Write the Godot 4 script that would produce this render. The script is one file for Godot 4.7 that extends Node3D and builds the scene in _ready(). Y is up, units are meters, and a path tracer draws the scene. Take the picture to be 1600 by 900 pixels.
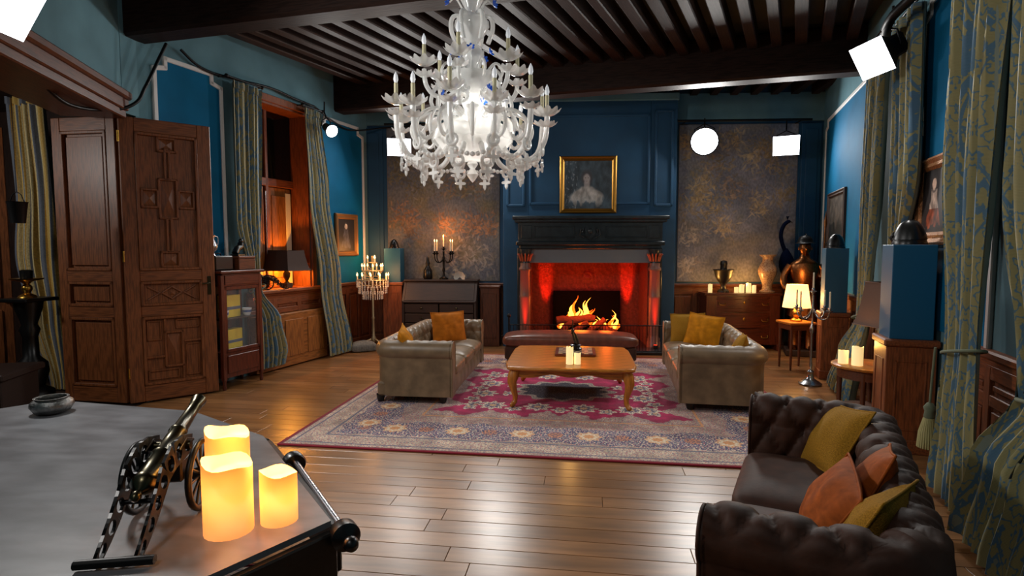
extends Node3D
# A castle salon: panelled blue walls, beamed ceiling, fireplace, sofas, chandelier and studio lamps.
# World axes: -z runs from the camera to the fireplace, y up, metres.

var M := {}
var used := {}
var rng := RandomNumberGenerator.new()
var left_frame := Transform3D(Basis(Vector3.UP, deg_to_rad(77.5)), Vector3(-4.56, 0, -7.49))
var right_frame := Transform3D(Basis(Vector3.UP, deg_to_rad(-101.5)), Vector3(2.75, 0, -4.2))
var back_frame := Transform3D(Basis(Vector3.UP, deg_to_rad(4.5)), Vector3(0, 0, -10.4))


func _ready() -> void:
	# camera
	var cam := Camera3D.new()
	cam.name = "camera"
	cam.fov = 2.0 * rad_to_deg(atan(450.0 / 889.0))
	cam.position = Vector3(0, 1.75, 0)
	cam.rotation = Vector3(-atan(62.0 / 889.0), deg_to_rad(7.5), 0)
	cam.near = 0.05
	cam.far = 60.0
	add_child(cam)
	cam.make_current()
	# air and exposure: a closed room at night, nothing comes from outside
	var env := Environment.new()
	env.background_mode = Environment.BG_COLOR
	env.background_color = Color(0.01, 0.012, 0.02)
	env.tonemap_mode = Environment.TONE_MAPPER_LINEAR
	env.tonemap_exposure = 0.93
	env.sdfgi_enabled = true
	env.ssao_enabled = true
	env.ssil_enabled = true
	var we := WorldEnvironment.new()
	we.name = "environment"
	we.environment = env
	add_child(we)
	# studio lamps hung on the walls
	make_basic_materials()
	studio_lamps()
	# structure
	make_materials()
	floor_boards()
	ceiling()
	wall_back()
	wall_left()
	wall_right()
	hidden_walls()
	# large things
	fireplace()
	rug()
	sofas()
	coffee_table()
	bench()
	chandelier()
	black_table()
	doors()
	curtains()
	back_left_group()
	back_right_group()
	left_group()
	right_group()
	alcove()
	cables()


# ---------------------------------------------------------------- mesh builder
class G:
	var v := PackedVector3Array()
	var n := PackedVector3Array()
	var uv := PackedVector2Array()
	var ix := PackedInt32Array()
	var x := Transform3D.IDENTITY

	func at(t: Transform3D) -> G:
		x = t
		return self

	func mv(p: Vector3, turn := Vector3.ZERO) -> G:
		x = Transform3D(Basis.from_euler(turn), p)
		return self

	func vert(p: Vector3, nn: Vector3, t := Vector2.ZERO) -> int:
		v.append(x * p)
		n.append((x.basis * nn).normalized())
		uv.append(t)
		return v.size() - 1

	func tri(a: int, b: int, c: int) -> void:
		var fn := (v[b] - v[a]).cross(v[c] - v[a])
		if fn.dot(n[a] + n[b] + n[c]) > 0.0:
			ix.append_array(PackedInt32Array([a, c, b]))
		else:
			ix.append_array(PackedInt32Array([a, b, c]))

	func face(pts: Array, nn: Vector3) -> void:
		var first := v.size()
		for k in pts.size():
			vert(pts[k], nn, Vector2(1 if k == 1 or k == 2 else 0, 1 if k >= 2 else 0))
		for k in range(1, pts.size() - 1):
			tri(first, first + k, first + k + 1)

	func box(c: Vector3, s: Vector3, bev := 0.004) -> G:
		var h := s * 0.5
		var b := minf(bev, minf(h.x, minf(h.y, h.z)) * 0.45)
		if b <= 0.0:
			for ax in 3:
				for sg in [-1.0, 1.0]:
					_side(c, h, ax, sg, 0.0)
			return self
		for ax in 3:
			for sg in [-1.0, 1.0]:
				_side(c, h, ax, sg, b)
		for ax in 3:
			var u := (ax + 1) % 3
			var w := (ax + 2) % 3
			for su in [-1.0, 1.0]:
				for sw in [-1.0, 1.0]:
					var q := []
					for e in [[0, -1.0], [0, 1.0], [1, 1.0], [1, -1.0]]:
						var p := Vector3.ZERO
						p[ax] = e[1] * (h[ax] - b)
						p[u] = su * (h[u] - (b if e[0] == 1 else 0.0))
						p[w] = sw * (h[w] - (b if e[0] == 0 else 0.0))
						q.append(c + p)
					var nn := Vector3.ZERO
					nn[u] = su
					nn[w] = sw
					face(q, nn.normalized())
		for sx in [-1.0, 1.0]:
			for sy in [-1.0, 1.0]:
				for sz in [-1.0, 1.0]:
					var s3 := Vector3(sx, sy, sz)
					var i := h - Vector3(b, b, b)
					face([c + s3 * Vector3(h.x, i.y, i.z), c + s3 * Vector3(i.x, h.y, i.z), c + s3 * Vector3(i.x, i.y, h.z)], s3.normalized())
		return self

	func _side(c: Vector3, h: Vector3, ax: int, sg: float, b: float) -> void:
		var u := (ax + 1) % 3
		var w := (ax + 2) % 3
		var q := []
		for e in [[-1.0, -1.0], [1.0, -1.0], [1.0, 1.0], [-1.0, 1.0]]:
			var p := Vector3.ZERO
			p[ax] = sg * h[ax]
			p[u] = e[0] * (h[u] - b)
			p[w] = e[1] * (h[w] - b)
			q.append(c + p)
		var nn := Vector3.ZERO
		nn[ax] = sg
		face(q, nn)

	# a box between two corners
	func bb(a: Vector3, b: Vector3, bev := 0.004) -> G:
		return box((a + b) * 0.5, (b - a).abs(), bev)

	func grid(nu: int, nv: int, f: Callable, uvs := Vector2.ONE, cu := false, cv := false) -> G:
		var p := PackedVector3Array()
		p.resize((nu + 1) * (nv + 1))
		for j in nv + 1:
			for i in nu + 1:
				p[j * (nu + 1) + i] = f.call(float(i) / nu, float(j) / nv)
		var first := v.size()
		for j in nv + 1:
			for i in nu + 1:
				var i0 := i - 1
				var i1 := i + 1
				var j0 := j - 1
				var j1 := j + 1
				if cu:
					i0 = (i + nu - 1) % nu
					i1 = (i + 1) % nu
				else:
					i0 = maxi(i0, 0)
					i1 = mini(i1, nu)
				if cv:
					j0 = (j + nv - 1) % nv
					j1 = (j + 1) % nv
				else:
					j0 = maxi(j0, 0)
					j1 = mini(j1, nv)
				var du := p[j * (nu + 1) + i1] - p[j * (nu + 1) + i0]
				var dv := p[j1 * (nu + 1) + i] - p[j0 * (nu + 1) + i]
				var nn := du.cross(dv)
				if nn.length_squared() < 1e-16:
					var jj := clampi(j, 1, nv - 1)
					var ii := clampi(i, 1, nu - 1)
					nn = (p[jj * (nu + 1) + mini(ii + 1, nu)] - p[jj * (nu + 1) + ii - 1]).cross(p[mini(jj + 1, nv) * (nu + 1) + ii] - p[(jj - 1) * (nu + 1) + ii])
				vert(p[j * (nu + 1) + i], nn if nn.length_squared() > 1e-20 else Vector3.UP, Vector2(float(i) / nu, float(j) / nv) * uvs)
		for j in nv:
			for i in nu:
				var a := first + j * (nu + 1) + i
				tri(a, a + 1, a + nu + 2)
				tri(a, a + nu + 2, a + nu + 1)
		return self

	# profile: points (radius, height) from bottom to top
	func lathe(pr: Array, seg := 20, lobes := 0, amp := 0.0, squash := 1.0) -> G:
		for k in pr.size() - 1:
			var a: Vector2 = pr[k]
			var b: Vector2 = pr[k + 1]
			if a.distance_to(b) < 1e-6:
				continue
			var t := (b - a).normalized()
			var me := Vector2(t.y, -t.x)
			var na := me
			var nb := me
			if k > 0:
				var pt: Vector2 = (a - pr[k - 1]).normalized()
				if pt.dot(t) > 0.6:
					na = (me + Vector2(pt.y, -pt.x)).normalized()
			if k < pr.size() - 2:
				var nt: Vector2 = (pr[k + 2] - b).normalized()
				if nt.dot(t) > 0.6:
					nb = (me + Vector2(nt.y, -nt.x)).normalized()
			var first := v.size()
			for i in seg + 1:
				var an := TAU * i / seg
				var w := 1.0 + (amp * cos(lobes * an) if lobes > 0 else 0.0)
				var d := Vector3(cos(an), 0, sin(an) * squash)
				vert(d * a.x * w + Vector3(0, a.y, 0), d * na.x + Vector3(0, na.y, 0), Vector2(float(i) / seg, a.y))
				vert(d * b.x * w + Vector3(0, b.y, 0), d * nb.x + Vector3(0, nb.y, 0), Vector2(float(i) / seg, b.y))
			for i in seg:
				var q := first + i * 2
				if a.x > 1e-6:
					tri(q, q + 2, q + 1)
				if b.x > 1e-6:
					tri(q + 1, q + 2, q + 3)
		return self

	func tube(pts: Array, r: Variant, seg := 8, caps := true, closed := false) -> G:
		var m := pts.size()
		var tan0: Vector3 = (pts[1] - pts[0]).normalized()
		var nr := tan0.cross(Vector3.UP if absf(tan0.y) < 0.9 else Vector3.RIGHT).normalized()
		var first := v.size()
		for k in m:
			var t: Vector3
			if closed:
				t = (pts[(k + 1) % m] - pts[(k + m - 1) % m]).normalized()
			else:
				t = (pts[mini(k + 1, m - 1)] - pts[maxi(k - 1, 0)]).normalized()
			nr = (nr - t * nr.dot(t)).normalized()
			var bn := t.cross(nr)
			var rad: float = r[k] if r is Array else r
			for i in seg + 1:
				var an := TAU * i / seg
				var d := nr * cos(an) + bn * sin(an)
				vert(pts[k] + d * rad, d, Vector2(float(i) / seg, float(k) / m))
		var rows := m if closed else m - 1
		for k in rows:
			for i in seg:
				var a := first + k * (seg + 1) + i
				var b := first + ((k + 1) % m) * (seg + 1) + i
				tri(a, a + 1, b + 1)
				tri(a, b + 1, b)
		if caps and not closed:
			for e in [0, m - 1]:
				var t: Vector3 = (pts[1] - pts[0]) if e == 0 else (pts[m - 1] - pts[m - 2])
				var nn := t.normalized() * (-1.0 if e == 0 else 1.0)
				var c := vert(pts[e], nn)
				var ring := []
				for i in seg:
					ring.append(v.size())
					v.append(v[first + e * (seg + 1) + i])
					n.append((x.basis * nn).normalized())
					uv.append(Vector2.ZERO)
				for i in seg:
					tri(c, ring[i], ring[(i + 1) % seg])
		return self

	# polygon in xy, pushed from z = z0 to z = z1
	func extrude(poly: PackedVector2Array, z0: float, z1: float, smooth := false) -> G:
		var idx := Geometry2D.triangulate_polygon(poly)
		for e in [z0, z1]:
			var nn := Vector3(0, 0, 1.0 if (e == z1) == (z1 > z0) else -1.0)
			var first := v.size()
			for p in poly:
				vert(Vector3(p.x, p.y, e), nn, p)
			for k in range(0, idx.size(), 3):
				tri(first + idx[k], first + idx[k + 1], first + idx[k + 2])
		var area := 0.0
		var m := poly.size()
		for k in m:
			area += poly[k].cross(poly[(k + 1) % m])
		var sg := 1.0 if area > 0 else -1.0
		for k in m:
			var a := poly[k]
			var b := poly[(k + 1) % m]
			var d := (b - a).normalized() * sg
			var na := Vector3(d.y, -d.x, 0)
			var nb := na
			if smooth:
				var pd := (a - poly[(k + m - 1) % m]).normalized() * sg
				var nd := (poly[(k + 2) % m] - b).normalized() * sg
				if pd.dot(d) > 0.6:
					na = (na + Vector3(pd.y, -pd.x, 0)).normalized()
				if nd.dot(d) > 0.6:
					nb = (nb + Vector3(nd.y, -nd.x, 0)).normalized()
			var q0 := vert(Vector3(a.x, a.y, z0), na)
			var q1 := vert(Vector3(b.x, b.y, z0), nb)
			var q2 := vert(Vector3(b.x, b.y, z1), nb)
			var q3 := vert(Vector3(a.x, a.y, z1), na)
			tri(q0, q1, q2)
			tri(q0, q2, q3)
		return self

	func ell(c: Vector3, r: Vector3, nu := 14, nv := 9) -> G:
		return grid(nu, nv, func(u, w):
			var a: float = TAU * u
			var b: float = PI * (w - 0.5)
			return c + Vector3(cos(a) * cos(b) * r.x, sin(b) * r.y, -sin(a) * cos(b) * r.z), Vector2.ONE, true, false)

	func mesh() -> ArrayMesh:
		var a := []
		a.resize(Mesh.ARRAY_MAX)
		a[Mesh.ARRAY_VERTEX] = v
		a[Mesh.ARRAY_NORMAL] = n
		a[Mesh.ARRAY_TEX_UV] = uv
		a[Mesh.ARRAY_INDEX] = ix
		var m := ArrayMesh.new()
		m.add_surface_from_arrays(Mesh.PRIMITIVE_TRIANGLES, a)
		return m


# ---------------------------------------------------------------- nodes
func numbered(called: String) -> String:
	var k: int = used.get(called, 0)
	used[called] = k + 1
	return called if k == 0 else "%s_%03d" % [called, k]


func tag(o: Node3D, label := "", category := "", group := "", kind := "") -> Node3D:
	if label:
		o.set_meta("label", label)
	if category:
		o.set_meta("category", category)
	if group:
		o.set_meta("group", group)
	if kind:
		o.set_meta("kind", kind)
	return o


func thing(called: String, label: String, category: String, t: Transform3D, group := "") -> Node3D:
	var o := Node3D.new()
	o.name = numbered(called)
	add_child(o)
	o.transform = t
	tag(o, label, category, group)
	return o


func xf(p: Vector3, turn := 0.0) -> Transform3D:
	return Transform3D(Basis(Vector3.UP, turn), p)


func part(g: G, called: String, m: Material, parent: Node3D, label := "") -> MeshInstance3D:
	var o := MeshInstance3D.new()
	o.mesh = g.mesh()
	o.material_override = m
	o.name = called
	parent.add_child(o, true)
	if label:
		o.set_meta("label", label)
	return o


func inst(mesh: Mesh, called: String, m: Material, parent: Node3D, t := Transform3D.IDENTITY) -> MeshInstance3D:
	var o := MeshInstance3D.new()
	o.mesh = mesh
	o.material_override = m
	o.name = called
	parent.add_child(o, true)
	o.transform = t
	return o


func solo(g: G, called: String, m: Material, label: String, category: String, t := Transform3D.IDENTITY, group := "") -> MeshInstance3D:
	var o := MeshInstance3D.new()
	o.mesh = g.mesh()
	o.material_override = m
	o.name = numbered(called)
	add_child(o)
	o.transform = t
	tag(o, label, category, group)
	return o


func struct(g: G, called: String, m: Material, t := Transform3D.IDENTITY) -> MeshInstance3D:
	var o := MeshInstance3D.new()
	o.mesh = g.mesh()
	o.material_override = m
	o.name = numbered(called)
	add_child(o)
	o.transform = t
	o.set_meta("kind", "structure")
	return o


func copy(o: Node3D, t: Transform3D, label := "") -> Node3D:
	var c: Node3D = o.duplicate()
	var base: String = o.get_meta("base_name") if o.has_meta("base_name") else String(o.name)
	c.name = numbered(base)
	add_child(c)
	c.transform = t
	if label:
		c.set_meta("label", label)
	return c


func omni(parent: Node3D, p: Vector3, c: Color, e: float, size := 0.03, called := "light") -> void:
	var l := OmniLight3D.new()
	l.name = called
	l.light_color = c
	l.light_energy = e
	l.light_size = size
	l.omni_range = 30.0
	l.omni_attenuation = 2.0
	l.shadow_enabled = true
	parent.add_child(l, true)
	l.position = p


# ---------------------------------------------------------------- materials
func noise_tex(seed_: int, freq: float, ramp: Array, size := 512, kind := FastNoiseLite.TYPE_SIMPLEX_SMOOTH, oct := 4) -> Texture2D:
	var f := FastNoiseLite.new()
	f.seed = seed_
	f.frequency = freq
	f.noise_type = kind
	f.fractal_octaves = oct
	var t := NoiseTexture2D.new()
	t.width = size
	t.height = size
	t.seamless = true
	t.noise = f
	if ramp.size():
		var g := Gradient.new()
		var offs := PackedFloat32Array()
		var cols := PackedColorArray()
		for r in ramp:
			offs.append(r[0])
			cols.append(r[1])
		g.offsets = offs
		g.colors = cols
		t.color_ramp = g
	return t


func mat(key: String, c: Color, rough := 0.6, metal := 0.0, o := {}) -> StandardMaterial3D:
	if M.has(key):
		return M[key]
	var m := StandardMaterial3D.new()
	m.resource_name = key
	m.albedo_color = c
	m.roughness = rough
	m.metallic = metal
	if o.has("tex"):
		m.albedo_texture = o.tex
	if o.has("sc"):
		m.uv1_triplanar = true
		m.uv1_scale = o.sc
		m.uv1_world_triplanar = o.get("world", false)
	if o.has("uvsc"):
		m.uv1_scale = o.uvsc
	if o.has("bump"):
		m.heightmap_enabled = true
		m.heightmap_texture = o.bump
		m.heightmap_scale = o.get("bs", 0.3)
	if o.has("rtex"):
		m.roughness_texture = o.rtex
	if o.has("emit"):
		m.emission_enabled = true
		m.emission = o.emit
		m.emission_energy_multiplier = o.get("e", 1.0)
	if c.a < 1.0:
		m.transparency = BaseMaterial3D.TRANSPARENCY_ALPHA
	if o.has("coat"):
		m.clearcoat_enabled = true
		m.clearcoat = o.coat
		m.clearcoat_roughness = o.get("coatr", 0.15)
	if o.has("rim"):
		m.rim_enabled = true
		m.rim = o.rim
		m.rim_tint = 0.6
	if o.has("spec"):
		m.metallic_specular = o.spec
	if o.has("back"):
		m.backlight_enabled = true
		m.backlight = o.back
	M[key] = m
	return m


func rgb(r: float, g: float, b: float) -> Color:
	return Color(r / 255.0, g / 255.0, b / 255.0)


func make_basic_materials() -> void:
	mat("black_metal", rgb(18, 18, 20), 0.45, 0.6)
	mat("lamp_glow", rgb(255, 255, 255), 0.5, 0.0, {"emit": Color(0.97, 0.98, 1.0), "e": 9.0})
	mat("steel", rgb(190, 192, 196), 0.25, 1.0)


# ---------------------------------------------------------------- studio lamps
func studio_lamp(p: Vector3, aim: Vector3, w: float, h: float, energy: float, label: String, round_ := false, arm := Vector3(0, 0.35, 0)) -> void:
	var dir := (aim - p).normalized()
	var b := Basis.looking_at(dir, Vector3.UP)
	var o := thing("studio_lamp", label, "lamp", Transform3D(b, p), "studio lamps hung around the room")
	var hood := G.new()
	var face_ := G.new()
	if round_:
		hood.x = Transform3D(Basis(Vector3.RIGHT, -PI / 2), Vector3.ZERO)
		hood.lathe([Vector2(0.001, -0.2), Vector2(w * 0.3, -0.2), Vector2(w * 0.34, -0.05), Vector2(w * 0.5, 0.0), Vector2(w * 0.52, 0.0), Vector2(w * 0.52, -0.02)], 20)
		face_.x = hood.x
		face_.lathe([Vector2(w * 0.47, 0.0), Vector2(w * 0.4, 0.025), Vector2(w * 0.2, 0.04), Vector2(0.001, 0.045)], 20)
	else:
		hood.bb(Vector3(-w * 0.3, -h * 0.3, 0.12), Vector3(w * 0.3, h * 0.3, 0.3), 0.02)
		for s in [[-1, 0], [1, 0], [0, -1], [0, 1]]:
			var pw := Vector3(s[0] * w * 0.3, s[1] * h * 0.3, 0.14)
			var fr := Vector3(s[0] * w * 0.5, s[1] * h * 0.5, 0.0)
			var side := Vector3(0, h * 0.5, 0) if s[0] != 0 else Vector3(w * 0.5, 0, 0)
			hood.face([pw - side * 0.6, pw + side * 0.6, fr + side, fr - side], Vector3(s[0], s[1], 0.5).normalized())
		face_.grid(8, 8, func(u, q): return Vector3((u - 0.5) * w, (q - 0.5) * h, -0.05 * (1.0 - pow(absf(2.0 * u - 1.0), 2.0)) * (1.0 - pow(absf(2.0 * q - 1.0), 2.0))))
	part(hood, "housing", M.black_metal, o)
	part(face_, "diffuser", M.lamp_glow, o, "glowing white diffuser")
	var yoke := G.new()
	yoke.tube([Vector3(-w * 0.34, 0, 0.2), Vector3(-w * 0.36, h * 0.4, 0.22), Vector3(0, h * 0.55 + 0.02, 0.24), Vector3(w * 0.36, h * 0.4, 0.22), Vector3(w * 0.34, 0, 0.2)], 0.01, 6)
	yoke.tube([Vector3(0, h * 0.55 + 0.02, 0.24), b.inverse() * (arm * 0.6) + Vector3(0, 0.0, 0.24), b.inverse() * arm + Vector3(0, 0.02, 0.24)], 0.012, 6)
	part(yoke, "yoke", M.black_metal, o)
	var l := AreaLight3D.new()
	l.name = "light"
	l.area_size = Vector2(w, h)
	l.light_energy = energy
	l.light_color = Color(1.0, 0.99, 0.97)
	l.shadow_enabled = true
	l.area_range = 40.0
	o.add_child(l)
	l.position = Vector3(0, 0, -0.07)


func studio_lamps() -> void:
	var bf := back_frame
	var aim := Vector3(0.0, 0.6, -3.5)
	studio_lamp(bf * Vector3(-3.3, 3.5, 0.45), Vector3(-1.5, 1.0, -4.0), 0.4, 0.3, 3.0, "boxy white studio lamp above the plinth beside the writing desk")
	studio_lamp(bf * Vector3(-1.68, 3.47, 0.45), aim, 0.34, 0.34, 6.0, "round studio lamp behind the chandelier above the writing desk", true)
	studio_lamp(bf * Vector3(1.92, 3.55, 0.45), Vector3(0.5, 1.2, -2.0), 0.46, 0.46, 7.0, "round glaring studio lamp above the urn beside the chimney breast", true)
	studio_lamp(bf * Vector3(3.25, 3.46, 0.5), Vector3(1.4, 0.8, -4.0), 0.4, 0.32, 3.0, "boxy white studio lamp above the tall vase")
	studio_lamp(left_frame * Vector3(1.1, 3.55, 0.42), Vector3(0.5, 0.8, -5.5), 0.2, 0.2, 2.0, "small round studio lamp above the framed full length portrait", true)
	studio_lamp(Vector3(2.6, 3.5, -5.8), Vector3(-1.2, 1.2, -4.8), 0.4, 0.32, 4.0, "large tilted studio lamp clamped high beside the curtain pole")
	studio_lamp(Vector3(-3.7, 3.33, -3.3), Vector3(0.4, 0.8, -3.9), 0.5, 0.4, 8.0, "large studio lamp above the wooden door lintel")
	studio_lamp(Vector3(-1.4, 3.9, 0.6), Vector3(-0.4, 2.2, -6.0), 0.5, 0.4, 3.0, "studio lamp hung behind the black table")
	studio_lamp(Vector3(-7.2, 3.0, -3.4), Vector3(-6.3, 1.4, -6.2), 0.3, 0.25, 3.0, "studio lamp hung inside the alcove")


func make_materials() -> void:
	var grain := noise_tex(3, 0.012, [[0.0, Color(0.56, 0.53, 0.5)], [0.45, Color(0.82, 0.81, 0.79)], [0.6, Color(0.96, 0.95, 0.94)], [1.0, Color(0.7, 0.68, 0.65)]], 512, FastNoiseLite.TYPE_SIMPLEX_SMOOTH, 5)
	var cloud := noise_tex(7, 0.008, [[0.0, Color(0.68, 0.68, 0.68)], [1.0, Color(1, 1, 1)]], 512, FastNoiseLite.TYPE_SIMPLEX_SMOOTH, 5)
	var fine := noise_tex(11, 0.12, [[0.0, Color(0.55, 0.55, 0.55)], [1.0, Color(1, 1, 1)]], 512, FastNoiseLite.TYPE_SIMPLEX_SMOOTH, 3)
	var cells := noise_tex(13, 0.05, [], 512, FastNoiseLite.TYPE_CELLULAR, 2)
	var soft := noise_tex(17, 0.006, [[0.0, Color(0.86, 0.86, 0.86)], [1.0, Color(1, 1, 1)]], 512, FastNoiseLite.TYPE_SIMPLEX_SMOOTH, 5)
	M.grain = grain
	M.cloud = cloud
	M.fine = fine
	M.cells = cells
	# wood with upright or level grain
	var woods := {"door_wood": [142, 82, 44, 0.42], "oak_panel": [164, 104, 46, 0.45], "red_wood": [106, 55, 28, 0.4], "dark_wood": [52, 31, 22, 0.55], "black_wood": [30, 25, 23, 0.4], "beam_wood": [62, 46, 40, 0.5], "plinth_wood": [142, 76, 36, 0.5], "honey_wood": [206, 128, 44, 0.3], "mahogany": [98, 42, 24, 0.35]}
	for k in woods:
		var w: Array = woods[k]
		mat(k, rgb(w[0], w[1], w[2]), w[3], 0.0, {"tex": grain, "sc": Vector3(6, 0.5, 6), "bump": grain, "bs": 0.06})
		mat(k + "_level", rgb(w[0], w[1], w[2]), w[3], 0.0, {"tex": grain, "sc": Vector3(0.5, 6, 6), "bump": grain, "bs": 0.06})
	var fl := [[160, 110, 66], [154, 106, 64], [166, 116, 71], [150, 102, 60], [157, 110, 67], [152, 103, 58]]
	for k in fl.size():
		var m := mat("floor_board_%d" % k, rgb(fl[k][0], fl[k][1], fl[k][2]), 0.3, 0.0, {"tex": cloud, "sc": Vector3(0.25, 1.6, 1.6), "bump": grain, "bs": 0.03, "spec": 0.55})
		m.uv1_offset = Vector3(k * 0.37, 0, k * 0.53)
	mat("floor_base", rgb(64, 40, 26), 0.7)
	mat("beam_long", rgb(46, 29, 23), 0.55, 0.0, {"spec": 0.3, "tex": grain, "sc": Vector3(0.4, 5, 5), "bump": grain, "bs": 0.2})
	mat("ceiling_boards", rgb(26, 20, 18), 0.6, 0.0, {"tex": grain, "sc": Vector3(5, 5, 0.5)})
	# paint
	mat("navy_paint", rgb(16, 72, 108), 0.6, 0.0, {"tex": soft, "sc": Vector3(0.4, 0.4, 0.4), "bump": fine, "bs": 0.03})
	mat("teal_paint", rgb(98, 136, 148), 0.75, 0.0, {"tex": soft, "sc": Vector3(0.4, 0.4, 0.4), "spec": 0.25})
	mat("deep_teal_paint", rgb(6, 98, 140), 0.75, 0.0, {"tex": soft, "sc": Vector3(0.4, 0.4, 0.4), "spec": 0.25})
	mat("plinth_paint", rgb(14, 84, 118), 0.5)
	mat("white_trim", rgb(205, 206, 205), 0.5)
	# cloth and leather
	mat("taupe_leather", rgb(138, 114, 86), 0.42, 0.0, {"tex": cloud, "sc": Vector3(0.9, 0.9, 0.9), "bump": cells, "bs": 0.05, "rim": 0.1})
	mat("brown_leather", rgb(72, 45, 34), 0.6, 0.0, {"spec": 0.35, "tex": cloud, "sc": Vector3(1.6, 1.6, 1.6), "bump": cells, "bs": 0.05, "rim": 0.08})
	mat("red_leather", rgb(120, 66, 48), 0.35, 0.0, {"tex": cloud, "sc": Vector3(1.6, 1.6, 1.6), "bump": cells, "bs": 0.05})
	mat("orange_velvet", rgb(206, 118, 34), 0.8, 0.0, {"tex": cloud, "sc": Vector3(1.8, 1.8, 1.8), "bump": fine, "bs": 0.3, "rim": 0.15, "spec": 0.2})
	mat("gold_velvet", rgb(186, 136, 44), 0.85, 0.0, {"tex": fine, "sc": Vector3(1.8, 1.8, 1.8), "bump": fine, "bs": 0.5, "rim": 0.1, "spec": 0.2})
	mat("mustard_velvet", rgb(214, 140, 30), 0.85, 0.0, {"tex": cloud, "sc": Vector3(1.8, 1.8, 1.8), "bump": fine, "bs": 0.3, "rim": 0.1, "spec": 0.2})
	mat("rust_satin", rgb(176, 88, 30), 0.7, 0.0, {"tex": cloud, "sc": Vector3(4, 4, 4), "spec": 0.25})
	# hard things
	mat("black_gloss", rgb(9, 9, 10), 0.32)
	mat("iron", rgb(34, 33, 33), 0.4, 0.85)
	mat("brass", rgb(190, 146, 66), 0.3, 1.0)
	mat("old_brass", rgb(80, 74, 56), 0.28, 1.0)
	mat("silver", rgb(170, 170, 176), 0.25, 1.0)
	mat("pewter", rgb(150, 150, 148), 0.35, 1.0, {"tex": cloud, "sc": Vector3(8, 8, 8), "bump": cells, "bs": 0.2})
	mat("bronze", rgb(150, 96, 58), 0.32, 1.0, {"tex": cloud, "sc": Vector3(6, 6, 6)})
	mat("gilt", rgb(196, 138, 52), 0.35, 0.8, {"tex": fine, "sc": Vector3(4, 4, 4)})
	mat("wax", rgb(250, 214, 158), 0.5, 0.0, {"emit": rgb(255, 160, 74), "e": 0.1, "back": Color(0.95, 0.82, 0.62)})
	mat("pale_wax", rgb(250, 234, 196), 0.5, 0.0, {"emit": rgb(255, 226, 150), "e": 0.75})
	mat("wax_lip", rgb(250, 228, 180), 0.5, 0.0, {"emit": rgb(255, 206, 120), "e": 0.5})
	mat("taper", rgb(238, 226, 200), 0.5)
	mat("warm_bulb", rgb(255, 230, 190), 0.3, 0.0, {"emit": rgb(255, 200, 120), "e": 6.0})
	mat("clear_glass", Color(0.95, 0.98, 1.0, 0.04), 0.03, 0.0, {"spec": 0.2})
	mat("dark_glass", rgb(8, 9, 12), 0.08)


func floor_boards() -> void:
	rng.seed = 5
	var g := G.new()
	g.bb(Vector3(-9.5, -0.2, -11.4), Vector3(6.0, -0.014, 3.2), 0.0)
	var fl := struct(g, "floor", M.floor_base)
	var z := -0.55
	var row := 0
	while z > -10.9:
		var xl := -4.58 + 0.2217 * (-7.49 - z)
		if z > -5.7:
			xl = -4.95 + (z + 5.62) * 0.38
			if z > -4.2:
				xl -= 0.25
		var xr := 2.76 + 0.2035 * (-4.2 - z)
		var x := xl - rng.randf() * 1.2
		var w := 0.158
		while x < xr:
			var ln := rng.randf_range(1.3, 2.7)
			var a := maxf(x, xl)
			var b := minf(x + ln, xr)
			if xr - b < 0.35:
				b = xr
			if b - a > 0.1:
				var q := G.new()
				q.box(Vector3(0, -0.007, 0), Vector3(b - a - 0.003, 0.014, w - 0.003), 0.002)
				var o := inst(q.mesh(), "floorboard", M["floor_board_%d" % (rng.randi() % 6)], fl, Transform3D(Basis(), Vector3((a + b) / 2, rng.randf() * 0.0006, z)))
				o.set_meta("kind", "structure")
			x = b if b == xr else x + ln
		z -= w
		row += 1


func beam1_z(x: float) -> float:
	return -5.77 + (x + 3.48) * 0.129


func beam2_z(x: float) -> float:
	return -9.53 + (x + 4.61) * 0.154


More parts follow.
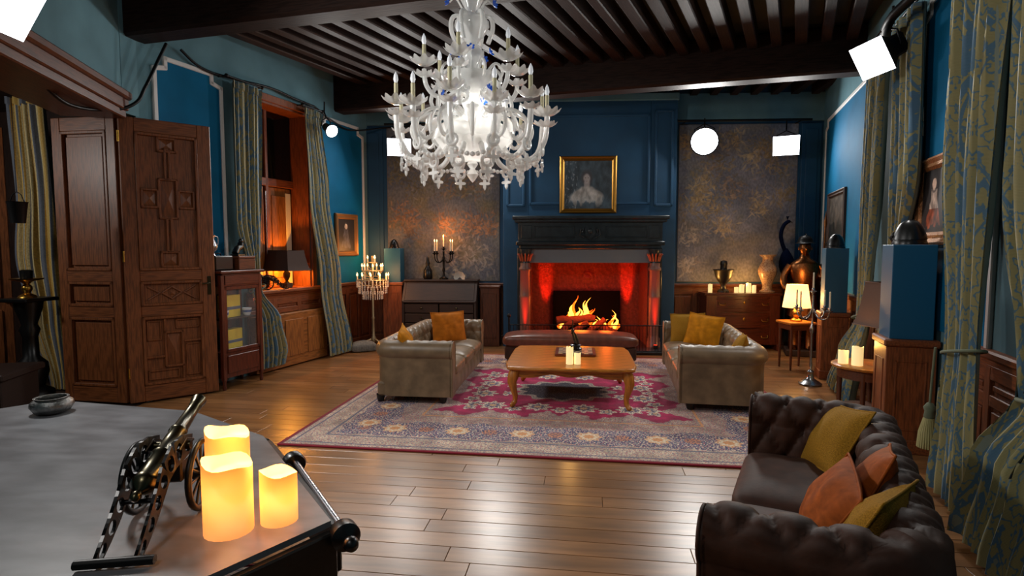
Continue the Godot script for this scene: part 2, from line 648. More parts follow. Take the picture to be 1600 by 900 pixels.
func ceiling() -> void:
	var g := G.new()
	g.bb(Vector3(-9.5, 4.62, -11.4), Vector3(6.0, 4.8, 3.2), 0.0)
	var c := struct(g, "ceiling", M.ceiling_boards)
	for k in range(-14, 13):
		var x0 := -0.542 + 0.306 * k
		var za := beam1_z(x0) - 0.05
		var xa := x0 + 0.344 * (-6.5 - za)
		var zb := beam2_z(x0 + 0.9) + 0.25
		var xb := x0 + 0.344 * (-6.5 - zb)
		if xa < -4.75 or xb > 3.5 or xb < -4.3:
			continue
		var q := G.new()
		var ln := Vector2(xb - xa, zb - za).length()
		q.box(Vector3.ZERO, Vector3(ln, 0.22, 0.135 + 0.015 * sin(k * 2.3)), 0.012)
		inst(q.mesh(), "joist", M.beam_long, c, Transform3D(Basis(Vector3.UP, atan2(-(zb - za), xb - xa)), Vector3((xa + xb) / 2, 4.52, (za + zb) / 2)))
	for k in range(-11, 12):
		var x := 0.1 + k * 0.345
		var za := beam2_z(x) - 0.02
		var zb := -10.37 - x * 0.0787
		if x < -3.95 or x > 3.95:
			continue
		var q := G.new()
		q.box(Vector3.ZERO, Vector3(zb - za, 0.2, 0.12), 0.01)
		inst(q.mesh(), "joist", M.beam_long, c, Transform3D(Basis(Vector3.UP, PI / 2), Vector3(x, 4.52, (za + zb) / 2)))
	# main beams
	for e in [[-5.3, 3.1, 1], [-4.4, 3.75, 2]]:
		var xa: float = e[0]
		var xb: float = e[1]
		var za := beam1_z(xa) if e[2] == 1 else beam2_z(xa)
		var zb := beam1_z(xb) if e[2] == 1 else beam2_z(xb)
		var q := G.new()
		q.bb(Vector3(-Vector2(xb - xa, zb - za).length() / 2, 4.02, 0), Vector3(Vector2(xb - xa, zb - za).length() / 2, 4.62, 0.3), 0.03)
		inst(q.mesh(), "main_beam", M.beam_long, c, Transform3D(Basis(Vector3.UP, atan2(-(zb - za), xb - xa)), Vector3((xa + xb) / 2, 0, (za + zb) / 2)))


# panelled wooden dado in a wall's own axes: rails, stiles and one raised panel in each field
func wainscot(wall: Node3D, x0: float, x1: float, h: float, n: int, m: String, z := 0.0, mid := 0.0) -> void:
	var base := G.new()
	base.bb(Vector3(x0, 0, z), Vector3(x1, h - 0.06, z + 0.012), 0.0)
	part(base, "dado_board", M[m], wall)
	part(G.new().bb(Vector3(x0, 0, z), Vector3(x1, 0.16, z + 0.045), 0.008), "skirting", M[m + "_level"], wall)
	var cap := G.new()
	cap.x = Transform3D(Basis(Vector3.UP, PI / 2), Vector3(x0, h, z))
	cap.extrude(PackedVector2Array([Vector2(0, -0.12), Vector2(-0.03, -0.12), Vector2(-0.035, -0.07), Vector2(-0.055, -0.05), Vector2(-0.06, -0.015), Vector2(-0.05, 0), Vector2(0, 0)]), 0, x1 - x0)
	part(cap, "dado_rail", M[m + "_level"], wall)
	part(G.new().bb(Vector3(x0, h - 0.2, z), Vector3(x1, h - 0.1, z + 0.034), 0.006), "rail", M[m + "_level"], wall)
	if mid > 0.0:
		part(G.new().bb(Vector3(x0, mid - 0.04, z), Vector3(x1, mid + 0.04, z + 0.034), 0.006), "rail", M[m + "_level"], wall)
	var step := (x1 - x0) / n
	for k in n + 1:
		var x := x0 + k * step
		var a := maxf(x - 0.045, x0)
		var b := minf(x + 0.045, x1)
		part(G.new().bb(Vector3(a, 0.15, z), Vector3(b, h - 0.11, z + 0.036), 0.006), "stile", M[m], wall)
	for k in n:
		var a := x0 + k * step + 0.07
		var b := x0 + (k + 1) * step - 0.07
		var fields := [[0.2, h - 0.23]] if mid <= 0.0 else [[0.2, mid - 0.07], [mid + 0.07, h - 0.23]]
		for f in fields:
			part(G.new().bb(Vector3(a, f[0], z), Vector3(b, f[1], z + 0.03), 0.014), "panel", M[m], wall)


# white moulding round a painted field, its upper corners cut in
func moulding(wall: Node3D, x0: float, x1: float, y0: float, y1: float, cut := 0.14) -> void:
	var field := G.new()
	field.extrude(PackedVector2Array([Vector2(x0, y0), Vector2(x1, y0), Vector2(x1, y1 - cut), Vector2(x1 - cut, y1 - cut * 0.75), Vector2(x1 - cut, y1), Vector2(x0 + cut, y1), Vector2(x0 + cut, y1 - cut * 0.75), Vector2(x0, y1 - cut)]), 0.0, 0.012)
	part(field, "painted_field", M.deep_teal_paint, wall)
	var pts := [Vector2(x0, y0), Vector2(x0, y1 - cut), Vector2(x0 + cut, y1 - cut * 0.75), Vector2(x0 + cut, y1), Vector2(x1 - cut, y1), Vector2(x1 - cut, y1 - cut * 0.75), Vector2(x1, y1 - cut), Vector2(x1, y0)]
	var s := G.new()
	for k in pts.size() - 1:
		var a: Vector2 = pts[k]
		var b: Vector2 = pts[k + 1]
		var d := (b - a).normalized()
		s.x = Transform3D(Basis(Vector3(d.x, d.y, 0), Vector3(-d.y, d.x, 0), Vector3(0, 0, 1)), Vector3((a.x + b.x) / 2, (a.y + b.y) / 2, 0.012))
		s.box(Vector3.ZERO, Vector3(a.distance_to(b) + 0.045, 0.055, 0.036), 0.012)
	part(s, "moulding", M.white_trim, wall)


func wall_back() -> void:
	var g := G.new()
	var t := 0.45
	g.bb(Vector3(-4.5, 0, -t), Vector3(-1.05, 4.62, 0), 0.0)
	g.bb(Vector3(1.05, 0, -t), Vector3(4.5, 4.62, 0), 0.0)
	g.bb(Vector3(-1.05, 1.62, -t), Vector3(1.05, 4.62, 0), 0.0)
	var w := struct(g, "wall_back", M.navy_paint, back_frame)
	# chimney breast
	var b := G.new()
	b.bb(Vector3(-1.5, 0, 0), Vector3(-1.05, 4.3, 0.3), 0.006)
	b.bb(Vector3(1.05, 0, 0), Vector3(1.5, 4.3, 0.3), 0.006)
	b.bb(Vector3(-1.05, 1.62, 0), Vector3(1.05, 4.3, 0.3), 0.006)
	part(b, "chimney_breast", M.navy_paint, w)
	for r in [[-1.02, 1.02, 2.53, 4.03], [-1.42, -1.14, 2.5, 4.1], [1.14, 1.42, 2.5, 4.1]]:
		var s := G.new()
		for e in [[r[0], r[1], r[2], r[2]], [r[0], r[1], r[3], r[3]], [r[0], r[0], r[2], r[3]], [r[1], r[1], r[2], r[3]]]:
			s.bb(Vector3(e[0] - 0.02, e[2] - 0.02, 0.296), Vector3(e[1] + 0.02, e[3] + 0.02, 0.322), 0.01)
		part(s, "panel_moulding", M.navy_paint, w)
	# pale band under the joists
	part(G.new().bb(Vector3(-4.2, 3.97, 0), Vector3(-1.5, 4.46, 0.03), 0.004), "painted_band", M.teal_paint, w)
	part(G.new().bb(Vector3(1.5, 3.97, 0), Vector3(4.2, 4.46, 0.03), 0.004), "painted_band", M.teal_paint, w)
	part(G.new().bb(Vector3(-1.52, 4.28, 0), Vector3(1.52, 4.4, 0.34), 0.01), "breast_cornice", M.teal_paint, w)
	for s in [-1.0, 1.0]:
		part(G.new().box(Vector3(s * 3.88, 2.53, 0.015), Vector3(0.34, 2.8, 0.03), 0.012), "pilaster", M.navy_paint, w)
		part(G.new().box(Vector3(s * 3.88, 2.53, 0.036), Vector3(0.2, 2.6, 0.02), 0.01), "pilaster_panel", M.navy_paint, w)
	wainscot(w, -4.08, -1.5, 1.12, 6, "red_wood")
	wainscot(w, 1.5, 4.08, 1.12, 6, "red_wood")
	# tapestries hang on this wall
	var tl := G.new()
	tl.bb(Vector3(-1.02, -1.38, 0), Vector3(1.02, 1.38, 0.02), 0.004)
	tapestry(tl, back_frame * Transform3D(Basis(), Vector3(-2.61, 2.54, 0.002)), 21, "tapestry of olive and rust foliage behind the writing desk")
	tapestry(G.new(), back_frame * Transform3D(Basis(), Vector3(2.63, 2.54, 0.002)), 22, "tapestry of gold branches on slate above the chest of drawers")


func tapestry(_g: G, t: Transform3D, seed_: int, label: String) -> void:
	var o := thing("tapestry", label, "tapestry", t, "tapestries beside the fireplace")
	var g := G.new()
	g.grid(24, 24, func(u, v): return Vector3((u - 0.5) * 2.04, (v - 0.5) * 2.76, 0.014 + 0.004 * sin(u * 17.0) * sin(v * 9.0 + seed_)), Vector2(1, 1))
	# image rows run downward
	for k in g.uv.size():
		g.uv[k].y = 1.0 - g.uv[k].y
	part(g, "woven_cloth", mat("tapestry_%d" % seed_, Color.WHITE, 0.85, 0.0, {"tex": tapestry_image(seed_)}), o)
	part(G.new().bb(Vector3(-1.03, -1.39, 0), Vector3(1.03, 1.39, 0.008), 0.002), "backing", mat("linen", rgb(110, 104, 96), 0.9), o)


func tapestry_image(seed_: int) -> Texture2D:
	var w := 448
	var h := 608
	var im := Image.create(w, h, false, Image.FORMAT_RGB8)
	var f := FastNoiseLite.new()
	f.seed = seed_
	f.frequency = 0.006
	f.fractal_octaves = 4
	var q := FastNoiseLite.new()
	q.seed = seed_ + 5
	q.frequency = 0.09
	q.fractal_octaves = 3
	var base := rgb(132, 131, 138) if seed_ == 22 else rgb(122, 121, 118)
	var dark := rgb(92, 96, 108)
	var olive := rgb(124, 112, 80) if seed_ == 21 else rgb(122, 116, 106)
	for y in h:
		for x in w:
			var a := f.get_noise_2d(x, y) * 0.9 + 0.5
			var b := f.get_noise_2d(x + 900, y * 1.3) * 1.2
			var e := q.get_noise_2d(x, y * 0.7)
			var c := dark.lerp(base, clampf(a, 0, 1)).lerp(olive, clampf(b, 0, 0.8))
			c = c * (1.0 + 0.18 * e)
			im.set_pixel(x, y, c)
	# clusters of woven leaves joined by thin branches
	var r := RandomNumberGenerator.new()
	r.seed = seed_ * 7
	var tones := [rgb(164, 140, 100), rgb(148, 126, 90), rgb(178, 156, 120), rgb(152, 128, 104)]
	if seed_ == 21:
		tones = [rgb(134, 120, 84), rgb(122, 110, 80), rgb(150, 116, 88), rgb(140, 132, 122)]
	var spots := [[0.2, 0.35, 1.0], [0.36, 0.26, 1.0], [0.3, 0.5, 1.1], [0.5, 0.42, 0.9], [0.14, 0.5, 0.9], [0.42, 0.62, 0.8], [0.75, 0.14, 1.0], [0.6, 0.2, 0.9], [0.86, 0.26, 0.9], [0.1, 0.14, 0.8], [0.92, 0.44, 0.7], [0.7, 0.5, 0.6], [0.1, 0.72, 0.7], [0.06, 0.86, 0.6], [0.4, 0.08, 0.8], [0.24, 0.42, 1.0]]
	if seed_ == 21:
		spots = [[0.2, 0.2, 1.1], [0.45, 0.3, 1.3], [0.7, 0.2, 1.2], [0.6, 0.42, 1.3], [0.3, 0.4, 1.0], [0.85, 0.4, 1.0], [0.75, 0.6, 1.3], [0.9, 0.62, 0.9], [0.55, 0.62, 0.9], [0.12, 0.56, 1.1], [0.2, 0.66, 0.7], [0.72, 0.82, 1.2], [0.88, 0.86, 1.1], [0.6, 0.9, 0.9], [0.4, 0.1, 1.0], [0.1, 0.3, 0.9]]
	for k in spots.size() * 2:
		var sp: Array = spots[k / 2]
		var p := Vector2((sp[0] + r.randf_range(-0.05, 0.05)) * w, (sp[1] + r.randf_range(-0.04, 0.04)) * h)
		var tone: Color = tones[r.randi() % tones.size()]
		if seed_ == 21 and absf(sp[1] - 0.6) < 0.05:
			tone = rgb(176, 128, 92)
		if sp[1] > 0.7:
			tone = tone.lerp(rgb(178, 170, 164), 0.7)
		var spread: float = 34.0 * sp[2]
		for bq in 3:
			var q2 := p
			var d := Vector2.from_angle(r.randf() * TAU)
			for st in 8:
				d = d.rotated(r.randf_range(-0.3, 0.3))
				stamp(im, q2, q2 + d * 10.0, 1.3, tone * 0.95)
				q2 += d * 10.0
		for lf in 34:
			var a := p + Vector2(r.randfn(), r.randfn() * 0.8) * spread * 0.8
			var ld := (a - p).normalized().rotated(r.randf_range(-2.6, 2.6))
			stamp(im, a, a + ld * r.randf_range(12.0, 26.0), r.randf_range(2.2, 4.6), tone * r.randf_range(0.72, 1.2))
	im.generate_mipmaps()
	return ImageTexture.create_from_image(im)


# a leaf: widest in the middle
func stamp(im: Image, a: Vector2, b: Vector2, r: float, c: Color) -> void:
	var lo := Vector2(minf(a.x, b.x) - r, minf(a.y, b.y) - r)
	var hi := Vector2(maxf(a.x, b.x) + r, maxf(a.y, b.y) + r)
	var d := b - a
	var l2 := maxf(d.length_squared(), 0.01)
	for y in range(maxi(0, int(lo.y)), mini(im.get_height() - 1, int(hi.y)) + 1):
		for x in range(maxi(0, int(lo.x)), mini(im.get_width() - 1, int(hi.x)) + 1):
			var p := Vector2(x, y)
			var t := clampf((p - a).dot(d) / l2, 0, 1)
			if p.distance_to(a + d * t) < r * (0.25 + 3.0 * t * (1.0 - t)):
				im.set_pixel(x, y, im.get_pixel(x, y).lerp(c, 0.5))


func wall_left() -> void:
	var g := G.new()
	var t := 0.6
	var wa := -0.12
	var wb := 1.06
	g.bb(Vector3(-1.75, 0, -t), Vector3(wa, 4.62, 0), 0.0)
	g.bb(Vector3(wb, 0, -t), Vector3(3.2, 4.62, 0), 0.0)
	g.bb(Vector3(wa, 3.82, -t), Vector3(wb, 4.62, 0), 0.0)
	g.bb(Vector3(wa, 0, -t), Vector3(wb, 1.1, 0), 0.0)
	var w := struct(g, "wall_left", M.teal_paint, left_frame)
	moulding(w, -1.52, -0.6, 1.12, 3.93)
	moulding(w, 1.3, 2.48, 1.12, 3.86)
	wainscot(w, 1.25, 2.62, 1.16, 4, "red_wood")
	wainscot(w, -1.7, -1.12, 1.12, 2, "red_wood")
	# wall under the window: narrow fields above, a wide oak cover below
	wainscot(w, -0.28, 1.24, 1.13, 3, "plinth_wood", 0.0, 0.84)
	var cover := thing("radiator_cover", "pale oak panelled radiator cover under the window", "cover", left_frame * xf(Vector3(0.47, 0, 0.05)))
	part(G.new().bb(Vector3(-0.75, 0.02, 0), Vector3(0.75, 0.8, 0.1), 0.008), "body", M.oak_panel_level, cover)
	for k in [-1, 0, 1]:
		part(G.new().bb(Vector3(k * 0.48 - 0.19, 0.16, 0.095), Vector3(k * 0.48 + 0.19, 0.7, 0.112), 0.012), "panel", M.oak_panel, cover)
	# window in its deep wooden embrasure
	t = 0.34
	var e := G.new()
	e.bb(Vector3(wa, 1.1, -t), Vector3(wa + 0.03, 3.82, 0.0), 0.003)
	e.bb(Vector3(wb - 0.03, 1.1, -t), Vector3(wb, 3.82, 0.0), 0.003)
	e.bb(Vector3(wa, 3.79, -t), Vector3(wb, 3.82, 0.0), 0.003)
	e.bb(Vector3(wa - 0.09, 1.12, 0.0), Vector3(wa, 3.9, 0.035), 0.006)
	e.bb(Vector3(wb, 1.12, 0.0), Vector3(wb + 0.09, 3.9, 0.035), 0.006)
	e.bb(Vector3(wa - 0.09, 3.82, 0.0), Vector3(wb + 0.09, 3.92, 0.04), 0.006)
	var win := struct(e, "window_1", M.plinth_wood, left_frame)
	part(G.new().bb(Vector3(wa - 0.14, 1.1, -t), Vector3(wb + 0.14, 1.155, 0.1), 0.012), "window_sill", M.plinth_wood_level, win)
	part(G.new().bb(Vector3(wa, 1.1, -t - 0.12), Vector3(wb, 3.82, -t - 0.1), 0.0), "shutter_board", M.plinth_wood, win)
	part(G.new().bb(Vector3(0.86, 1.16, -t + 0.03), Vector3(0.97, 2.6, -t + 0.05), 0.004), "pale_shutter_leaf", mat("cream_paint", rgb(214, 204, 176), 0.6), win)
	part(G.new().bb(Vector3(wa + 0.03, 2.68, -t + 0.0), Vector3(wb - 0.03, 2.8, -t + 0.06), 0.008), "transom", M.plinth_wood_level, win)
	part(G.new().bb(Vector3(0.44, 1.15, -t + 0.0), Vector3(0.5, 3.8, -t + 0.06), 0.008), "mullion", M.plinth_wood, win)
	for k in 2:
		var a := wa + 0.04 + k * 0.57
		part(G.new().bb(Vector3(a, 2.8, -t + 0.01), Vector3(a + 0.52, 3.78, -t + 0.025), 0.0), "pane", M.dark_glass, win, "black night window pane")
		part(G.new().bb(Vector3(a + 0.01, 1.16, -t + 0.0), Vector3(a + 0.5, 2.67, -t + 0.03), 0.01), "shutter", M.oak_panel, win)
		part(G.new().bb(Vector3(a + 0.08, 1.3, -t + 0.02), Vector3(a + 0.43, 2.55, -t + 0.045), 0.014), "shutter_panel", M.oak_panel, win)
	part(G.new().tube([Vector3(0.42, 1.3, -t + 0.07), Vector3(0.42, 2.6, -t + 0.07)], 0.008, 6), "bolt_rod", M.steel, win)


func wall_right() -> void:
	var g := G.new()
	g.bb(Vector3(-7.2, 0, -0.4), Vector3(6.6, 4.62, 0), 0.0)
	var w := struct(g, "wall_right", M.teal_paint, right_frame)
	moulding(w, -6.3, -3.5, 1.14, 3.87)
	moulding(w, -1.66, -0.1, 1.06, 3.95)
	wainscot(w, -6.6, -3.4, 1.12, 6, "red_wood")
	wainscot(w, -3.4, -1.36, 1.06, 4, "red_wood")
	wainscot(w, -0.7, 2.0, 1.06, 4, "plinth_wood", 0.0, 0.72)


func hidden_walls() -> void:
	struct(G.new().bb(Vector3(-6.0, 0, 2.6), Vector3(4.0, 4.62, 2.9), 0.0), "wall_front", M.teal_paint)
	# slanting wall over the wide doorway
	var a := Vector3(-4.95, 0, -5.64)
	var d := Vector3(0.73, 0, 1.92).normalized()
	var t := Transform3D(Basis(d, Vector3.UP, d.cross(Vector3.UP)), a)
	# local x runs towards the camera, z into the alcove is negative or positive by the basis
	var s := 1.0 if (t.basis.z.x > 0) else -1.0
	var g := G.new()
	g.bb(Vector3(0, 3.3, -0.25 * s), Vector3(3.6, 4.62, 0), 0.0)
	g.bb(Vector3(3.6, 0, -0.25 * s), Vector3(6.6, 4.62, 0), 0.0)
	var w := struct(g, "wall_slanting", M.teal_paint, t)
	var l := G.new()
	l.bb(Vector3(0.0, 3.22, -0.6 * s), Vector3(3.6, 3.36, 0.05 * s), 0.012)
	l.bb(Vector3(0.0, 3.33, 0.0), Vector3(3.6, 3.42, 0.09 * s), 0.02)
	l.bb(Vector3(0.0, 3.14, -0.6 * s), Vector3(3.6, 3.24, 0.02 * s), 0.012)
	part(l, "lintel", M.red_wood_level, w)
	# pale painted return between the doorway and the left wall
	struct(G.new().bb(Vector3(-5.3, 3.2, -5.9), Vector3(-4.93, 4.62, -5.6), 0.0), "wall_return", M.teal_paint)
	struct(G.new().bb(Vector3(-5.9, 0, 0.6), Vector3(-2.4, 4.62, 2.7), 0.0), "wall_rear", M.teal_paint)
	# alcove shell
	var al := G.new()
	al.bb(Vector3(-9.3, 0, -7.2), Vector3(-5.0, 3.7, -7.0), 0.0)
	al.bb(Vector3(-9.3, 0, -7.2), Vector3(-9.1, 3.7, -0.5), 0.0)
	al.bb(Vector3(-9.3, 0, -1.2), Vector3(-3.2, 3.7, -1.0), 0.0)
	var aw := struct(al, "wall_alcove", M.dark_wood)
	var sf := G.new()
	sf.x = Transform3D(Basis(Vector3.RIGHT, -PI / 2), Vector3.ZERO)
	sf.extrude(PackedVector2Array([Vector2(-9.3, 7.2), Vector2(-5.3, 7.2), Vector2(-5.3, 5.9), Vector2(-5.12, 5.6), Vector2(-3.5, 1.0), Vector2(-9.3, 1.0)]), 3.62, 3.72)
	part(sf, "soffit", M.dark_wood_level, aw)
	part(G.new().bb(Vector3(-9.1, -0.012, -7.0), Vector3(-4.9, 0.0, -1.0), 0.0), "alcove_floor", M.dark_wood_level, aw)


# ---------------------------------------------------------------- fireplace
func fireplace() -> void:
	var bf := back_frame
	var stone := mat("black_stone", rgb(40, 50, 56), 0.28, 0.0, {"tex": M.cloud, "sc": Vector3(1.5, 1.5, 1.5)})
	var redm := mat("red_brick_lining", rgb(120, 66, 52), 0.5, 0.15, {"tex": M.cloud, "sc": Vector3(3, 3, 3), "bump": M.cells, "bs": 1.2})
	var f := thing("fireplace", "black carved stone fireplace with column shafts and red lit hearth", "fireplace", bf * xf(Vector3(0, 0, 0.3)))
	# shelf, frieze and mouldings
	var shelf := G.new()
	shelf.bb(Vector3(-1.32, 2.24, 0), Vector3(1.32, 2.3, 0.4), 0.012)
	shelf.bb(Vector3(-1.28, 2.19, 0), Vector3(1.28, 2.245, 0.36), 0.012)
	part(shelf, "mantel_shelf", stone, f)
	part(G.new().bb(Vector3(-1.22, 1.86, 0), Vector3(1.22, 2.2, 0.3), 0.006), "frieze", stone, f)
	for s in [[-0.95, -0.26], [0.26, 0.95]]:
		var p := G.new()
		for e in [[s[0], s[1], 1.93, 1.95], [s[0], s[1], 2.11, 2.13], [s[0], s[0] + 0.02, 1.93, 2.13], [s[1] - 0.02, s[1], 1.93, 2.13]]:
			p.bb(Vector3(e[0], e[2], 0.295), Vector3(e[1], e[3], 0.315), 0.006)
		part(p, "frieze_panel", stone, f)
	for s in [-1.0, 1.0]:
		part(G.new().bb(Vector3(s * 1.08 - 0.09, 1.92, 0.29), Vector3(s * 1.08 + 0.09, 2.14, 0.315), 0.012), "end_block", stone, f)
	# carved crest in the middle
	var crest := G.new()
	crest.extrude(PackedVector2Array([Vector2(0, 1.9), Vector2(0.08, 1.97), Vector2(0.09, 2.1), Vector2(0.05, 2.13), Vector2(0, 2.11), Vector2(-0.05, 2.13), Vector2(-0.09, 2.1), Vector2(-0.08, 1.97)]), 0.29, 0.34)
	crest.ell(Vector3(0, 2.04, 0.335), Vector3(0.045, 0.055, 0.025), 10, 6)
	for s in [-1.0, 1.0]:
		crest.tube([Vector3(s * 0.1, 1.93, 0.31), Vector3(s * 0.17, 1.98, 0.32), Vector3(s * 0.16, 2.07, 0.32), Vector3(s * 0.11, 2.08, 0.32), Vector3(s * 0.13, 2.02, 0.32)], 0.014, 6)
	part(crest, "carved_crest", stone, f)
	part(G.new().bb(Vector3(-1.26, 1.8, 0), Vector3(1.26, 1.87, 0.34), 0.014), "architrave", stone, f)
	part(G.new().bb(Vector3(-1.2, 1.74, 0), Vector3(1.2, 1.81, 0.28), 0.01), "architrave", stone, f)
	part(G.new().bb(Vector3(-1.04, 1.5, 0.16), Vector3(1.04, 1.74, 0.22), 0.004), "smoke_hood", mat("grey_cloth", rgb(112, 116, 122), 0.8), f, "grey strip of cloth under the mantel")
	# jambs and columns
	for s in [-1.0, 1.0]:
		part(G.new().bb(Vector3(s * 1.04, 0, 0), Vector3(s * 1.24, 1.76, 0.2), 0.01), "jamb", stone, f)
		var cap := G.new()
		cap.mv(Vector3(s * 1.1, 0, 0.28))
		cap.lathe([Vector2(0.075, 1.5), Vector2(0.07, 1.53), Vector2(0.085, 1.62), Vector2(0.11, 1.7), Vector2(0.11, 1.74)], 16)
		part(cap, "capital_core", stone, f)
		var leaves := G.new()
		for k in 12:
			var an := TAU * k / 12.0
			var d := Vector3(cos(an), 0, sin(an))
			leaves.tube([Vector3(s * 1.1, 1.53, 0.28) + d * 0.075, Vector3(s * 1.1, 1.6, 0.28) + d * 0.095, Vector3(s * 1.1, 1.66, 0.28) + d * 0.125, Vector3(s * 1.1, 1.64, 0.28) + d * 0.14], [0.016, 0.018, 0.012, 0.004], 5)
		part(leaves, "capital_leaves", mat("copper", rgb(190, 108, 78), 0.4, 0.6), f)
		var col := G.new()
		col.mv(Vector3(s * 1.1, 0, 0.28))
		col.lathe([Vector2(0.115, 0), Vector2(0.115, 0.14), Vector2(0.1, 0.16), Vector2(0.105, 0.2), Vector2(0.085, 0.24), Vector2(0.085, 0.3), Vector2(0.095, 0.9), Vector2(0.1, 0.92), Vector2(0.092, 0.95), Vector2(0.086, 1.36), Vector2(0.105, 1.38), Vector2(0.105, 1.41), Vector2(0.085, 1.44), Vector2(0.085, 1.5)], 24, 12, 0.03)
		part(col, "column", mat("column_stone", rgb(120, 84, 74), 0.35), f)
	# hearth lining: back, sides, lid, floor
	part(G.new().bb(Vector3(-1.05, 0, -0.75), Vector3(1.05, 1.62, -0.7), 0.0), "hearth_back", redm, f)
	part(G.new().bb(Vector3(-1.05, 0, -0.75), Vector3(-1.0, 1.62, 0.2), 0.0), "hearth_side", redm, f)
	part(G.new().bb(Vector3(1.0, 0, -0.75), Vector3(1.05, 1.62, 0.2), 0.0), "hearth_side", redm, f)
	part(G.new().bb(Vector3(-1.05, 1.6, -0.75), Vector3(1.05, 1.64, 0.2), 0.0), "hearth_lid", redm, f)
	part(G.new().bb(Vector3(-1.3, 0.0, -0.75), Vector3(1.3, 0.06, 0.75), 0.01), "hearth_slab", stone, f)
	# embossed boss on the hearth back
	var boss := G.new()
	boss.x = Transform3D(Basis(Vector3.RIGHT, PI / 2), Vector3(0.05, 1.2, -0.69))
	boss.lathe([Vector2(0.11, 0), Vector2(0.11, 0.015), Vector2(0.085, 0.025), Vector2(0.06, 0.015), Vector2(0.04, 0.04), Vector2(0.001, 0.05)], 16)
	part(boss, "boss", redm, f)
	# soot-black iron fireback standing in the hearth
	solo(G.new().bb(Vector3(-0.62, 0.0, -0.02), Vector3(0.62, 0.9, 0.02), 0.01), "fireback", mat("soot_iron", rgb(7, 7, 8), 0.9, 0.0, {"spec": 0.15}), "black rectangular iron plate behind the flames", "fireback", bf * xf(Vector3(0.02, 0.06, -0.3)))
	# logs
	rng.seed = 44
	var bark := mat("charred_log", rgb(132, 72, 52), 0.8, 0.0, {"tex": M.cloud, "sc": Vector3(8, 8, 8), "bump": M.cells, "bs": 0.8})
	var li := 0
	var logs := [["charred split log lying on top of the fire", Vector3(-0.2, 0.4, -0.02), 0.7, 0.08, 0.06], ["charred log leaning at the desk end of the fire", Vector3(-0.42, 0.22, 0.02), 0.5, 0.07, 0.75], ["charred log at the dresser end of the fire", Vector3(0.4, 0.2, 0.0), 0.55, 0.075, -0.5], ["thick charred log along the bottom of the fire", Vector3(-0.05, 0.14, 0.08), 0.9, 0.075, 0.03], ["thin charred log leaning in the middle of the fire", Vector3(0.12, 0.26, 0.06), 0.5, 0.055, 0.6], ["short charred log under the flames beside the leaning log", Vector3(-0.18, 0.24, 0.1), 0.45, 0.055, 0.55]]
	for e in logs:
		var g := G.new()
		var ln: float = e[2]
		var pts := []
		var rad := []
		for k in 7:
			pts.append(Vector3((k / 6.0 - 0.5) * ln, 0.01 * sin(k * 1.7 + li), 0.01 * cos(k * 2.1 + li)))
			rad.append(e[3] * (0.9 + 0.15 * sin(k * 2.9 + li)))
		g.tube(pts, rad, 9)
		solo(g, "log", bark, e[0], "log", bf * Transform3D(Basis.from_euler(Vector3(0, 0.2 * sin(li * 2.0), e[4])), e[1] + Vector3(0, 0.07, 0.12)), "logs in the fire")
		li += 1
	# flames: twisted tongues
	var fl := mat("flame_yellow", rgb(255, 210, 90), 1.0, 0.0, {"emit": rgb(255, 178, 64), "e": 4.0})
	var fo := mat("flame_orange", rgb(255, 120, 30), 1.0, 0.0, {"emit": rgb(255, 96, 18), "e": 2.6})
	var fire := thing("fire", "yellow and orange flames burning over the logs", "fire", bf * Transform3D(Basis().scaled(Vector3(0.92, 0.88, 0.9)), Vector3(0, 0.28, 0.02)))
	var tongues := [[-0.3, 0.16, 0.42, 0.075, 0], [-0.21, 0.14, 0.3, 0.06, 0], [-0.05, 0.14, 0.46, 0.075, 0], [0.03, 0.12, 0.3, 0.06, 1], [-0.5, 0.0, 0.24, 0.05, 0], [-0.44, 0.02, 0.16, 0.045, 1], [0.16, 0.05, 0.16, 0.05, 0], [0.27, 0.0, 0.2, 0.05, 1], [0.34, 0.05, 0.16, 0.04, 0], [0.46, 0.02, 0.26, 0.05, 1], [0.55, 0.0, 0.3, 0.05, 0], [-0.36, 0.1, 0.24, 0.06, 1], [-0.12, 0.1, 0.22, 0.06, 1], [0.42, -0.06, 0.14, 0.05, 1], [0.1, 0.0, 0.12, 0.05, 1], [-0.26, 0.2, 0.5, 0.05, 1], [-0.34, 0.12, 0.3, 0.04, 0], [0.0, 0.16, 0.5, 0.045, 0], [0.07, 0.1, 0.34, 0.05, 1], [-0.55, 0.02, 0.12, 0.035, 1], [0.6, 0.0, 0.18, 0.035, 1], [0.22, 0.04, 0.24, 0.035, 0], [0.5, 0.06, 0.34, 0.035, 0], [-0.15, 0.12, 0.34, 0.04, 0]]
	for t in tongues:
		var pts := []
		var rad := []
		for k in 9:
			var q := k / 8.0
			pts.append(Vector3(t[0] + 0.06 * sin(q * 7.0 + t[0] * 19.0) * q + 0.04 * q, t[1] + t[2] * q, 0.02 * cos(q * 6.0 + t[0] * 5.0)))
			rad.append(t[3] * (sin(PI * pow(minf(q + 0.06, 1.0), 0.55)) * 0.72 + 0.015))
		part(G.new().tube(pts, rad, 10), "flame", fl if t[4] == 0 else fo, fire)
	omni(fire, Vector3(-0.15, 0.55, 0.42), Color(1.0, 0.42, 0.12), 0.45, 0.12, "fire_light")
	omni(fire, Vector3(0.35, 0.4, 0.42), Color(1.0, 0.36, 0.1), 0.4, 0.1, "fire_light")
	# red uplighters at both sides of the hearth and one under the hood
	var glow := mat("red_lamp_glow", rgb(255, 60, 30), 0.4, 0.0, {"emit": rgb(255, 50, 20), "e": 4.0})
